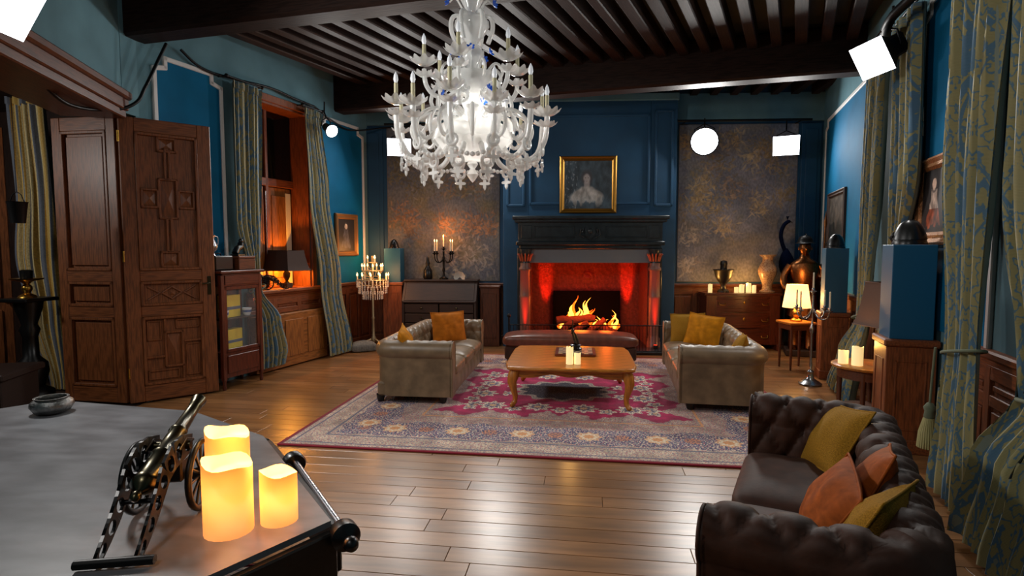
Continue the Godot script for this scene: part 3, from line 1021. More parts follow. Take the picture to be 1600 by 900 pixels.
	for s in [[-0.74, 0.12], [0.78, 0.12]]:
		var o := thing("uplight", "small red floor spotlight inside the hearth on the %s side" % ("desk" if s[0] < 0 else "dresser"), "lamp", bf * xf(Vector3(s[0], 0.06, -0.14)), "red hearth lights")
		part(G.new().lathe([Vector2(0.05, 0), Vector2(0.05, 0.07), Vector2(0.044, 0.08)], 14), "housing", M.black_metal, o)
		part(G.new().lathe([Vector2(0.042, 0.076), Vector2(0.02, 0.082), Vector2(0.001, 0.084)], 14), "lens", glow, o)
		var sp := SpotLight3D.new()
		sp.name = "light"
		sp.light_color = Color(1.0, 0.16, 0.05)
		sp.light_energy = 14.0
		sp.light_size = 0.03
		sp.spot_range = 10.0
		sp.spot_attenuation = 2.0
		sp.spot_angle = 9.0
		sp.spot_angle_attenuation = 0.9
		sp.shadow_enabled = true
		o.add_child(sp)
		sp.position = Vector3(0, 0.1, 0)
		sp.rotation = Vector3(PI / 2 - 0.27, 0, 0)
	var bar := thing("light_bar", "red light strip hidden under the grey mantel cloth", "lamp", bf * xf(Vector3(0, 1.54, 0.36)))
	part(G.new().bb(Vector3(-0.7, 0.0, -0.02), Vector3(0.7, 0.03, 0.02), 0.004), "housing", M.black_metal, bar)
	part(G.new().bb(Vector3(-0.68, -0.006, -0.015), Vector3(0.68, 0.0, 0.015), 0.0), "led_strip", glow, bar)
	var al := AreaLight3D.new()
	al.name = "light"
	al.area_size = Vector2(1.36, 0.03)
	al.light_energy = 1.0
	al.light_color = Color(1.0, 0.14, 0.04)
	al.shadow_enabled = true
	bar.add_child(al)
	al.position = Vector3(0, -0.02, 0)
	al.rotation = Vector3(-PI / 2 + 0.7, 0, 0)
	# columns glow red from floor lamps in front of them
	for s in [-1.0, 1.0]:
		var o := thing("uplight", "small red floor spotlight at the foot of the hearth column on the %s side" % ("desk" if s < 0 else "dresser"), "lamp", bf * xf(Vector3(s * 1.1, 0.06, 0.76)), "red hearth lights")
		part(G.new().lathe([Vector2(0.04, 0), Vector2(0.04, 0.06), Vector2(0.035, 0.065)], 12), "housing", M.black_metal, o)
		part(G.new().lathe([Vector2(0.034, 0.062), Vector2(0.001, 0.07)], 12), "lens", glow, o)
		var sp := SpotLight3D.new()
		sp.name = "light"
		sp.light_color = Color(1.0, 0.2, 0.08)
		sp.light_energy = 6.0
		sp.light_size = 0.03
		sp.spot_range = 10.0
		sp.spot_attenuation = 2.0
		sp.spot_angle = 6.0
		sp.spot_angle_attenuation = 0.8
		sp.shadow_enabled = true
		o.add_child(sp)
		sp.position = Vector3(0, 0.085, 0)
		sp.rotation = Vector3(PI / 2 - 0.17, 0, 0)
	# low iron fender and fire irons in front
	var fen := thing("fire_fender", "low black iron railing in front of the hearth", "fender", bf * xf(Vector3(0, 0.0, 1.12)))
	for s in [-1.0, 1.0]:
		part(G.new().tube([Vector3(s * 1.35, 0.0, 0), Vector3(s * 1.35, 0.62, 0)], 0.014, 6), "post", M.iron, fen)
		part(G.new().ell(Vector3(s * 1.35, 0.65, 0), Vector3(0.03, 0.035, 0.03)), "finial", M.iron, fen)
	part(G.new().tube([Vector3(-1.35, 0.5, 0), Vector3(1.35, 0.5, 0)], 0.009, 6), "rail", M.iron, fen)
	part(G.new().tube([Vector3(-1.35, 0.08, 0), Vector3(1.35, 0.08, 0)], 0.009, 6), "rail", M.iron, fen)
	for k in 54:
		var x := -1.35 + 2.7 * (k + 0.5) / 54.0
		part(G.new().tube([Vector3(x, 0.08, 0), Vector3(x, 0.5, 0)], 0.004, 4, false), "bar", M.iron, fen)
	# portrait over the mantel
	framed_picture("framed_portrait", bf * xf(Vector3(-0.02, 2.85, 0.33)), 0.98, 0.98, 0.08, M.gilt, portrait_image(1), "gilt framed pale bust portrait above the mantel shelf")


func framed_picture(called: String, t: Transform3D, w: float, h: float, fw: float, fm: Material, tex: Texture2D, label: String) -> void:
	var o := thing(called, label, "picture", t, "framed pictures on the walls")
	var k := String("picture_%s" % label)
	var g := G.new()
	g.bb(Vector3(-w / 2 + fw * 0.8, -h / 2 + fw * 0.8, 0), Vector3(w / 2 - fw * 0.8, h / 2 - fw * 0.8, 0.006), 0.0)
	part(g, "backing", M.dark_wood, o)
	var c := G.new()
	c.grid(1, 1, func(u, v): return Vector3((u - 0.5) * (w - fw * 1.8), (v - 0.5) * (h - fw * 1.8), 0.012))
	for q in c.uv.size():
		c.uv[q].y = 1.0 - c.uv[q].y
	part(c, "canvas", mat(k, Color.WHITE, 0.5, 0.0, {"tex": tex}), o)
	# four mitred frame sides with a stepped profile
	var prof := [Vector2(0, 0), Vector2(0, 0.03), Vector2(fw * 0.2, 0.045), Vector2(fw * 0.5, 0.03), Vector2(fw * 0.75, 0.035), Vector2(fw, 0.015), Vector2(fw, 0)]
	for s in 4:
		var f := G.new()
		var a: float = w if s % 2 == 0 else h
		var b: float = h if s % 2 == 0 else w
		f.x = Transform3D(Basis(Vector3.BACK, s * PI / 2), Vector3.ZERO)
		for q in prof.size() - 1:
			var p: Vector2 = prof[q]
			var r: Vector2 = prof[q + 1]
			var nn := Vector3(0, p.y - r.y, absf(r.x - p.x)).normalized() if absf(r.x - p.x) > 1e-5 else Vector3(0, -1 if q == 0 else 1, 0)
			f.face([Vector3(-a / 2 + p.x, -b / 2 + p.x, p.y), Vector3(a / 2 - p.x, -b / 2 + p.x, p.y), Vector3(a / 2 - r.x, -b / 2 + r.x, r.y), Vector3(-a / 2 + r.x, -b / 2 + r.x, r.y)], nn)
		part(f, "frame_side", fm, o)


# loose generic painted figures, not copies of any known work
func portrait_image(kind: int) -> Texture2D:
	var w := 192
	var h := 192 if kind == 1 else 256
	var im := Image.create(w, h, false, Image.FORMAT_RGB8)
	var f := FastNoiseLite.new()
	f.seed = 60 + kind
	f.frequency = 0.03
	f.fractal_octaves = 4
	var bg: Color = [rgb(60, 74, 84), rgb(60, 74, 84), rgb(24, 23, 24), rgb(70, 64, 58), rgb(36, 34, 36)][kind]
	var cloth: Color = [Color.WHITE, rgb(176, 172, 168), rgb(66, 68, 76), rgb(30, 32, 30), rgb(200, 176, 160)][kind]
	var skin: Color = [Color.WHITE, rgb(166, 160, 160), rgb(190, 176, 160), rgb(110, 100, 90), rgb(206, 176, 156)][kind]
	for y in h:
		for x in w:
			var u := float(x) / w
			var v := float(y) / h
			var nz := f.get_noise_2d(x, y * 0.5)
			var c := bg * (1.0 + 0.5 * nz)
			if kind == 1 and u < 0.28 and f.get_noise_2d(x * 3.0, y * 1.2) > 0.28:
				c = c.lerp(rgb(150, 156, 164), 0.7)
			if kind == 3:
				c = c.lerp(rgb(24, 26, 24), smoothstep(0.5, 0.6, v + 0.3 * nz))
			if kind == 1:
				var du := u - 0.47 + 0.02 * nz
				var hair := Vector2(du / 0.13, (v - 0.35) / 0.17).length()
				c = c.lerp(rgb(66, 60, 64), 0.8 * smoothstep(1.15, 0.6, hair))
				var nk := smoothstep(0.075, 0.04, absf(du)) * smoothstep(0.4, 0.46, v) * smoothstep(0.66, 0.58, v)
				c = c.lerp(skin * 0.92, nk)
				var fc := Vector2(du / 0.08, (v - 0.37) / 0.115).length()
				c = c.lerp(skin * (1.0 + 0.2 * nz), smoothstep(1.1, 0.6, fc))
				var ey := Vector2((absf(du) - 0.03) / 0.016, (v - 0.355) / 0.013).length()
				c = c.lerp(rgb(84, 78, 80), 0.6 * smoothstep(1.2, 0.5, ey))
				c = c.lerp(rgb(128, 100, 100), 0.6 * smoothstep(1.2, 0.5, Vector2(du / 0.025, (v - 0.425) / 0.01).length()))
				var half := 0.1 + 0.25 * smoothstep(0.5, 0.76, v)
				var gown := smoothstep(half + 0.05, half - 0.04, absf(du) + 0.06 * nz) * smoothstep(0.5, 0.56, v) * smoothstep(0.92, 0.84, v + 0.12 * nz)
				c = c.lerp(cloth * (0.95 + 0.45 * nz), gown)
				im.set_pixel(x, y, c)
				continue
			var dx := u - 0.48 + 0.03 * nz
			var head := Vector2(dx / 0.09, (v - 0.36) / 0.12).length() if kind == 1 else Vector2(dx / 0.1, (v - 0.24) / 0.1).length()
			var top := 0.55 if kind == 1 else 0.34
			var wide := 0.1 + 0.34 * smoothstep(top, 0.9, v) if kind == 1 else 0.12 + 0.16 * smoothstep(top, 0.95, v)
			if kind != 3:
				if v > top - 0.02 + 0.03 * nz and absf(dx) < wide + 0.03 * nz and v < 0.88 + 0.1 * nz:
					c = cloth * (0.85 + 0.5 * nz)
					if kind == 4 and v > 0.62:
						c = rgb(150, 70, 40) * (0.8 + 0.6 * nz)
				if head < 1.0:
					c = c.lerp(skin * (0.95 + 0.3 * nz), smoothstep(1.0, 0.75, head))
				elif head < 1.35 and v < 0.42:
					c = c.lerp(rgb(52, 48, 48), 0.6)
			elif absf(u - 0.3) < 0.06 * (v - 0.2) + 0.1 * nz * v or absf(u - 0.7) < 0.12 * (v - 0.3):
				c = rgb(22, 26, 22)
			im.set_pixel(x, y, c)
	return ImageTexture.create_from_image(im)


# ---------------------------------------------------------------- rug
func rug() -> void:
	var w := 4.86
	var d := 4.5
	var g := G.new()
	g.grid(40, 38, func(u, v): return Vector3((u - 0.5) * w, 0.012 + 0.002 * sin(u * 31.0) * sin(v * 27.0), (0.5 - v) * d))
	for k in g.uv.size():
		g.uv[k].y = 1.0 - g.uv[k].y
	var o := thing("rug", "large oriental rug with crimson field and blue flowered border", "rug", xf(Vector3(-0.27, 0.002, -6.88), -0.006))
	part(g, "pile", mat("rug_pile", Color.WHITE, 0.95, 0.0, {"tex": rug_image(w, d), "bump": M.fine, "bs": 0.15, "rim": 0.2}), o)
	var e := G.new()
	e.tube([Vector3(-w / 2, 0.006, d / 2), Vector3(w / 2, 0.006, d / 2)], 0.009, 6)
	e.tube([Vector3(-w / 2, 0.006, -d / 2), Vector3(w / 2, 0.006, -d / 2)], 0.009, 6)
	e.tube([Vector3(-w / 2, 0.006, -d / 2), Vector3(-w / 2, 0.006, d / 2)], 0.009, 6)
	e.tube([Vector3(w / 2, 0.006, -d / 2), Vector3(w / 2, 0.006, d / 2)], 0.009, 6)
	part(e, "bound_edge", mat("rug_edge", rgb(140, 24, 46), 0.9), o)
	# corner of a second rug under the black table
	var o2 := thing("rug", "corner of a dark patterned rug under the black table", "rug", xf(Vector3(-2.15, 0.002, -1.55), 0.12))
	part(G.new().grid(8, 8, func(u, v): return Vector3((u - 0.5) * 1.8, 0.01, (0.5 - v) * 2.4)), "pile", M.rug_pile, o2)
	part(G.new().tube([Vector3(-0.9, 0.008, -1.2), Vector3(0.9, 0.008, -1.2), Vector3(0.9, 0.008, 1.2)], 0.009, 6), "bound_edge", M.rug_edge, o2)


func rug_image(w: float, d: float) -> Texture2D:
	var iw := 1000
	var ih := 926
	var im := Image.create(iw, ih, false, Image.FORMAT_RGB8)
	var f := FastNoiseLite.new()
	f.seed = 71
	f.frequency = 0.2
	f.fractal_octaves = 2
	var lo := FastNoiseLite.new()
	lo.seed = 72
	lo.frequency = 0.02
	var cream := rgb(228, 208, 180)
	var navy := rgb(50, 56, 96)
	var pink := rgb(168, 88, 98)
	var red := rgb(182, 14, 84)
	var salmon := rgb(214, 150, 100)
	for y in ih:
		for x in iw:
			var px := float(x) / iw * w
			var py := float(y) / ih * d
			# folded about both middle lines, as the weaver's pattern is
			var ax := absf(px - w / 2)
			var ay := absf(py - d / 2)
			var e := minf(w / 2 - ax, d / 2 - ay)
			var n1 := f.get_noise_2d(ax * 206.0, ay * 206.0)
			var n2 := f.get_noise_2d(ax * 206.0 + 500.0, ay * 206.0)
			var l := lo.get_noise_2d(ax * 206.0, ay * 206.0)
			var along := ay if w / 2 - ax < d / 2 - ay else ax
			var c: Color
			var wave := 0.07 * sin(along * 11.0) + 0.1 * l
			if e < 0.03:
				c = rgb(120, 18, 40)
			elif e < 0.36 + 0.02 * sin(along * 22.0):
				c = cream * (0.92 + 0.25 * l)
				if n1 > 0.25:
					c = c.lerp(pink, 0.7)
				elif n2 > 0.25:
					c = c.lerp(navy, 0.7)
				if absf(e - 0.31) < 0.012 or absf(e - 0.09) < 0.01:
					c = navy.lerp(cream, 0.3)
			elif e < 0.78 + wave * 0.5:
				c = navy.lerp(rgb(84, 92, 128), clampf(0.5 + l, 0, 1))
				if n1 > 0.2:
					c = cream
				elif n2 > 0.3:
					c = pink
				var k := fposmod(along, 0.62) - 0.31
				var rr := Vector2(k, e - 0.57)
				var ros := rr.length() / (0.11 + 0.015 * cos(rr.angle() * 8.0))
				if ros < 1.0:
					c = salmon if ros < 0.45 or (ros > 0.7 and n1 > -0.1) else cream
				var k2 := fposmod(along + 0.31, 0.62) - 0.31
				var r2 := Vector2(k2, e - 0.57).length()
				if r2 < 0.075:
					c = rgb(206, 136, 100) if n1 < 0.15 else navy
			elif e < 1.22 + wave * 1.2:
				c = cream * (0.88 + 0.3 * l)
				if n1 > 0.12:
					c = c.lerp(pink, 0.75)
				elif n2 > 0.15:
					c = c.lerp(navy, 0.6)
				if absf(e - 1.02) < 0.012:
					c = salmon
			else:
				c = red * (0.95 + 0.3 * l)
				# a row of rosettes along the border, small flowers further in
				var k3 := fposmod(along, 0.5) - 0.25
				var q := Vector2(k3, e - 1.5)
				var s := q.length() / (0.14 * (1.0 + 0.2 * cos(q.angle() * 8.0)))
				var k4 := fposmod(along + 0.25, 0.5) - 0.25
				var q4 := Vector2(k4, e - 1.4)
				s = minf(s, q4.length() / (0.085 * (1.0 + 0.25 * cos(q4.angle() * 5.0))))
				var cell := Vector2(ax / 0.46, ay / 0.44)
				var ci := cell.floor()
				var h := fposmod(sin(ci.x * 12.9 + ci.y * 78.2) * 437.5, 1.0)
				if h < 0.28 and e > 1.72:
					var q5 := (cell - ci - Vector2(0.5, 0.5)) * Vector2(0.46, 0.44)
					s = minf(s, q5.length() / (0.1 * (1.0 + 0.25 * cos(q5.angle() * 6.0 + h * 6.0))))
				if s < 0.3:
					c = salmon.lerp(cream, 0.4)
				elif s < 0.55:
					c = rgb(104, 98, 124)
				elif s < 1.0:
					c = cream * 1.1 if n1 < 0.15 else rgb(110, 96, 118)
				# dark medallion in the middle
				var md := Vector2(ax / 0.8, ay / 0.62)
				var mr := md.length() / (1.0 + 0.09 * cos(md.angle() * 12.0))
				if mr < 0.62:
					c = rgb(30, 28, 46) if n1 < 0.22 else rgb(104, 100, 112)
				elif mr < 0.74:
					c = cream * 0.9 if n2 < 0.1 else rgb(90, 84, 104)
			im.set_pixel(x, y, c * (0.94 + 0.16 * n2))
	return ImageTexture.create_from_image(im)


# ---------------------------------------------------------------- sofas
# length along x, depth along z, the seat opens towards +z; origin on the floor in the middle
func sofa(label: String, t: Transform3D, ln: float, dp: float, ht: float, m: Material, cushions: int, group: String) -> Node3D:
	var o := thing("chesterfield_sofa", label, "sofa", t, group)
	var aw := 0.2
	var seat := 0.43
	var back_in := -dp / 2 + 0.24
	var front := dp / 2 - 0.02
	var inx := ln / 2 - aw
	var rc := 0.07
	# inner line of the U: left arm front, left arm back corner, right arm
	var path := []
	var nrm := []
	var arm_len := front - (back_in + rc)
	var na := int(arm_len / 0.02) + 1
	for k in na + 1:
		path.append(Vector3(-inx, 0, front - arm_len * k / na))
		nrm.append(Vector3(-1, 0, 0))
	for k in range(1, 6):
		var a := PI / 2 * k / 6.0
		path.append(Vector3(-inx + rc - rc * cos(a), 0, back_in + rc - rc * sin(a)))
		nrm.append(Vector3(-cos(a), 0, -sin(a)))
	var i_back0 := path.size() - 3
	var bl := 2.0 * (inx - rc)
	var nb := int(bl / 0.02) + 1
	for k in nb + 1:
		path.append(Vector3(-inx + rc + bl * k / nb, 0, back_in))
		nrm.append(Vector3(0, 0, -1))
	var i_back1 := path.size() + 2
	for k in range(1, 6):
		var a := PI / 2 * (1.0 - k / 6.0)
		path.append(Vector3(inx - rc + rc * cos(a), 0, back_in + rc - rc * sin(a)))
		nrm.append(Vector3(cos(a), 0, -sin(a)))
	for k in na + 1:
		path.append(Vector3(inx, 0, back_in + rc + arm_len * k / na))
		nrm.append(Vector3(1, 0, 0))
	var dist := [0.0]
	for k in range(1, path.size()):
		dist.append(dist[k - 1] + path[k].distance_to(path[k - 1]) + 0.09 * (nrm[k] - nrm[k - 1]).length())
	var total: float = dist[-1]
	# profile in (outward, height): up the tufted face, over the roll, down the plain outside
	var prof := []
	var rr := 0.105
	var cx := 0.09
	var cy := ht - rr
	for k in 13:
		var q := k / 12.0
		prof.append(Vector2(0.0 - 0.015 * sin(PI * q), lerpf(seat - 0.06, cy - 0.04, q)))
	for k in range(0, 23):
		var a := PI - (PI * 1.28) * k / 22.0
		prof.append(Vector2(cx + rr * cos(a), cy + rr * sin(a)))
	var tuft_to := 28 if m == M.brown_leather else 23
	for k in range(1, 5):
		prof.append(Vector2(0.155 + 0.005 * k / 4.0, lerpf(cy - 0.1, 0.09, k / 4.0)))
	var pl := [0.0]
	for k in range(1, prof.size()):
		pl.append(pl[k - 1] + prof[k].distance_to(prof[k - 1]))
	var ds = total / (2.0 * round(total / 2.0 / 0.1))
	var dt: float = (pl[tuft_to] - 0.02) / 3.0
	var shape := func(i: int, j: int) -> Vector3:
		var pr: Vector2 = prof[j]
		var tn: Vector2 = (prof[mini(j + 1, prof.size() - 1)] - prof[maxi(j - 1, 0)]).normalized()
		var pn := Vector2(-tn.y, tn.x)
		var off := 0.0
		if j <= tuft_to:
			var a: float = dist[i] / ds * 0.5 + (pl[j] - 0.03) / dt * 0.5
			var b: float = dist[i] / ds * 0.5 - (pl[j] - 0.03) / dt * 0.5
			var sa := absf(sin(PI * a))
			var sb := absf(sin(PI * b))
			var puff := pow(minf(sa, sb), 0.55)
			var pit := exp(-(sa * sa + sb * sb) * 9.0)
			var edge := clampf((pl[tuft_to] - pl[j]) / 0.05, 0.0, 1.0)
			off = (0.034 if m == M.brown_leather else 0.018) * (puff - pit) * edge
		pr += pn * off
		return path[i] + nrm[i] * pr.x + Vector3(0, pr.y, 0)
	for seg in [["arm", 0, i_back0], ["backrest", i_back0, i_back1], ["arm", i_back1, path.size() - 1]]:
		var g := G.new()
		var n0: int = seg[1]
		var n1: int = seg[2]
		g.grid((n1 - n0), prof.size() - 1, func(u, v): return shape.call(n0 + int(round(u * (n1 - n0))), int(round(v * (prof.size() - 1)))))
		part(g, seg[0], m, o)
	# scroll-shaped facings at the arm fronts with piping
	for s in [-1.0, 1.0]:
		var poly := PackedVector2Array()
		for p in prof:
			poly.append(Vector2(s * (inx + p.x), p.y))
		poly.append(Vector2(s * inx, 0.09))
		var f := G.new()
		f.extrude(poly, front - 0.01, front + 0.018)
		part(f, "arm_facing", m, o)
		var line := []
		for p in prof:
			line.append(Vector3(s * (inx + p.x), p.y, front + 0.016))
		part(G.new().tube(line, 0.008, 6), "piping", m, o)
	# base and front rail
	part(G.new().bb(Vector3(-inx - 0.13, 0.08, back_in - 0.13), Vector3(inx + 0.13, 0.24, front - 0.02), 0.02), "base", m, o)
	var rail := G.new()
	rail.grid(int(ln / 0.03), 8, func(u, v):
		var a: float = u * ln / 0.27
		var puff := 0.5 + 0.5 * cos(TAU * a)
		return Vector3((u - 0.5) * 2.0 * (inx + 0.02), 0.09 + 0.2 * v, front - 0.004 + 0.016 * sin(PI * v) * (0.6 + 0.4 * puff)))
	part(rail, "front_rail", m, o)
	# seat cushions
	var cw := (2.0 * inx - 0.01) / cushions
	for k in cushions:
		var g := G.new()
		var cxk := -inx + 0.005 + cw * (k + 0.5)
		pillow_box(g, Vector3(cxk, seat - 0.075, (front + back_in) / 2 + 0.02), Vector3(cw - 0.008, 0.17, front - back_in + 0.03), 0.035)
		part(g, "seat_cushion", m, o)
	for sx in [-1.0, 1.0]:
		for sz in [-1.0, 1.0]:
			part(G.new().mv(Vector3(sx * (ln / 2 - 0.13), 0, sz * (dp / 2 - 0.13))).lathe([Vector2(0.02, 0), Vector2(0.035, 0.01), Vector2(0.045, 0.05), Vector2(0.05, 0.09)], 12), "foot", M.black_wood, o)
	return o


# a soft box with rounded edges and a crowned top
func pillow_box(g: G, c: Vector3, s: Vector3, crown: float) -> void:
	var f := func(u, v):
		var a: float = TAU * u
		var b: float = PI * (v - 0.5)
		var e := 0.22
		var ca := signf(cos(a)) * pow(absf(cos(a)), e)
		var sa := signf(sin(a)) * pow(absf(sin(a)), e)
		var cb := pow(absf(cos(b)), 0.35)
		var sb := signf(sin(b)) * pow(absf(sin(b)), 0.6)
		var p := Vector3(ca * cb * s.x * 0.5, sb * s.y * 0.5, -sa * cb * s.z * 0.5)
		if p.y > 0.0:
			p.y += crown * (1.0 - pow(2.0 * p.x / s.x, 2.0)) * (1.0 - pow(2.0 * p.z / s.z, 2.0)) * sb
		return c + p
	g.grid(48, 20, f, Vector2.ONE, true, false)


# a throw pillow standing in the xy plane, its lower edge at the origin
func throw_pillow(label: String, t: Transform3D, w: float, h: float, m: Material, group: String, slump := 0.0) -> void:
	var o := thing("throw_pillow", label, "pillow", t, group)
	var g := G.new()
	for s in [-1.0, 1.0]:
		g.grid(18, 18, func(u, v):
			var a: float = 2.0 * u - 1.0
			var b: float = 2.0 * v - 1.0
			var pinch := 1.0 - 0.07 * (1.0 - a * a) - 0.07 * (1.0 - b * b) + 0.07
			var th := 0.085 * pow(maxf((1.0 - a * a) * (1.0 - b * b), 0.0), 0.55) + 0.011 * sin(a * 6.0 + b * 4.0 + w * 40.0) * cos(b * 3.0 - a * 2.0 + h * 30.0) * (1.0 - a * a) * (1.0 - b * b)
			return Vector3(a * w * 0.5 * pinch, h * 0.5 + b * h * 0.5 * pinch - slump * a * a * h * 0.12, s * th))
	part(g, "cover", m, o)
	var seam := []
	for k in 40:
		var q := k / 40.0 * 4.0
		var a := 0.0
		var b := 0.0
		if q < 1.0:
			a = -1.0 + 2.0 * q
			b = -1.0
		elif q < 2.0:
			a = 1.0
			b = -1.0 + 2.0 * (q - 1.0)
		elif q < 3.0:
			a = 1.0 - 2.0 * (q - 2.0)
			b = 1.0
		else:
			a = -1.0
			b = 1.0 - 2.0 * (q - 3.0)
		var pinch := 1.0 - 0.07 * (1.0 - a * a) - 0.07 * (1.0 - b * b) + 0.07
		seam.append(Vector3(a * w * 0.5 * pinch, h * 0.5 + b * h * 0.5 * pinch - slump * a * a * h * 0.12, 0))
	part(G.new().tube(seam, 0.006, 6, false, true), "seam", m, o)


func lean(p: Vector3, yaw: float, tilt: float, roll := 0.0) -> Transform3D:
	return Transform3D(Basis(Vector3.UP, yaw) * Basis(Vector3.RIGHT, -tilt) * Basis(Vector3.BACK, roll), p)


func sofas() -> void:
	# left taupe sofa faces right (+x), right taupe sofa faces left, brown sofa faces left near the camera
	sofa("taupe leather chesterfield sofa with orange pillows by the writing desk", xf(Vector3(-1.97, 0.012, -7.1), PI / 2 + 0.02), 2.2, 0.98, 0.7, M.taupe_leather, 3, "taupe chesterfields")
	sofa("taupe leather chesterfield sofa with mustard pillows by the chest of drawers", xf(Vector3(1.53, 0.012, -7.24), -PI / 2 - 0.05), 2.3, 0.98, 0.7, M.taupe_leather, 3, "taupe chesterfields")
	sofa("dark brown leather chesterfield sofa with four pillows by the tasselled curtain", xf(Vector3(1.18, 0, -2.93), -PI / 2 - 0.36), 2.1, 0.86, 0.76, M.brown_leather, 2, "brown chesterfields")
	var gl := "pillows on the sofa by the writing desk"
	throw_pillow("large orange velvet pillow on the sofa by the writing desk", lean(Vector3(-1.86, 0.45, -7.6), PI / 2 - 0.95, 0.25), 0.46, 0.42, M.orange_velvet, gl)
	throw_pillow("small mustard pillow behind an arm of the sofa by the writing desk", lean(Vector3(-2.0, 0.45, -6.32), PI / 2 + 0.2, 0.3, 0.1), 0.42, 0.4, M.mustard_velvet, gl)
	var gr := "pillows on the sofa by the chest of drawers"
	throw_pillow("large mustard pillow on the sofa by the chest of drawers", lean(Vector3(1.5, 0.45, -7.75), -PI / 2 + 0.95, 0.3, -0.08), 0.46, 0.42, M.mustard_velvet, gr)
	throw_pillow("gold pillow half hidden behind the large mustard pillow", lean(Vector3(1.38, 0.45, -7.98), -PI / 2 + 1.2, 0.25, 0.08), 0.44, 0.4, M.gold_velvet, gr)
	throw_pillow("gold pillow behind an arm of the sofa by the chest of drawers", lean(Vector3(1.62, 0.45, -6.5), -PI / 2 - 0.2, 0.3, 0.1), 0.42, 0.36, M.gold_velvet, gr)
	var gb := "pillows on the brown sofa"
	throw_pillow("gold woven pillow leaning alone on the brown sofa", lean(Vector3(1.36, 0.46, -3.5), -PI / 2 - 0.1, 0.55, 0.2), 0.48, 0.4, M.gold_velvet, gb)
	throw_pillow("shiny rust pillow behind the twisted rust pillow on the brown sofa", lean(Vector3(1.2, 0.47, -2.72), -PI / 2 - 0.5, 0.4, 0.2), 0.44, 0.4, M.rust_satin, gb)
	throw_pillow("crumpled rust pillow between the two gold pillows on the brown sofa", lean(Vector3(0.98, 0.46, -2.62), -PI / 2 - 0.25, 0.5, -0.1), 0.42, 0.38, M.rust_satin, gb, 0.5)
	throw_pillow("gold pillow in the brown sofa's corner against the rust pillows", lean(Vector3(1.05, 0.47, -2.38), -PI / 2 - 0.75, 0.45, 0.1), 0.44, 0.38, M.gold_velvet, gb)


# ---------------------------------------------------------------- coffee table and bench
func candle(label: String, p: Vector3, r: float, h: float, light: float, group: String, called := "pillar_candle") -> void:
	var o := thing(called, label, "candle", xf(p), group)
	var g := G.new()
	var n := 20
	# slanted wavy rim as on wax candles burnt down
	g.grid(n, 6, func(u, v):
		var a: float = TAU * u
		var rim := h * (1.0 - 0.05 * (1.0 - cos(a + r * 40.0)) - 0.03 * cos(3.0 * a + h * 20.0))
		return Vector3(cos(a) * r, rim * v, -sin(a) * r), Vector2.ONE, true, false)
	part(g, "wax_body", M.wax if r > 0.055 else M.pale_wax, o)
	var t := G.new()
	t.grid(n, 5, func(u, v):
		var a: float = TAU * u
		var rim := h * (1.0 - 0.05 * (1.0 - cos(a + r * 40.0)) - 0.03 * cos(3.0 * a + h * 20.0))
		return Vector3(cos(a) * r * (1.0 - v), lerpf(rim, h * 0.93 - 0.02, minf(v * 3.0, 1.0)), -sin(a) * r * (1.0 - v)), Vector2.ONE, true, false)
	part(t, "wax_well", M.wax_lip, o)
	if r > 0.055:
		omni(o, Vector3(0, h * 0.5, 0), Color(1.0, 0.64, 0.3), 0.013, 0.012, "inner_light")
	if light > 0.0:
		omni(o, Vector3(0, h + 0.03, 0), Color(1.0, 0.72, 0.36), light, r * 0.6, "candle_light")


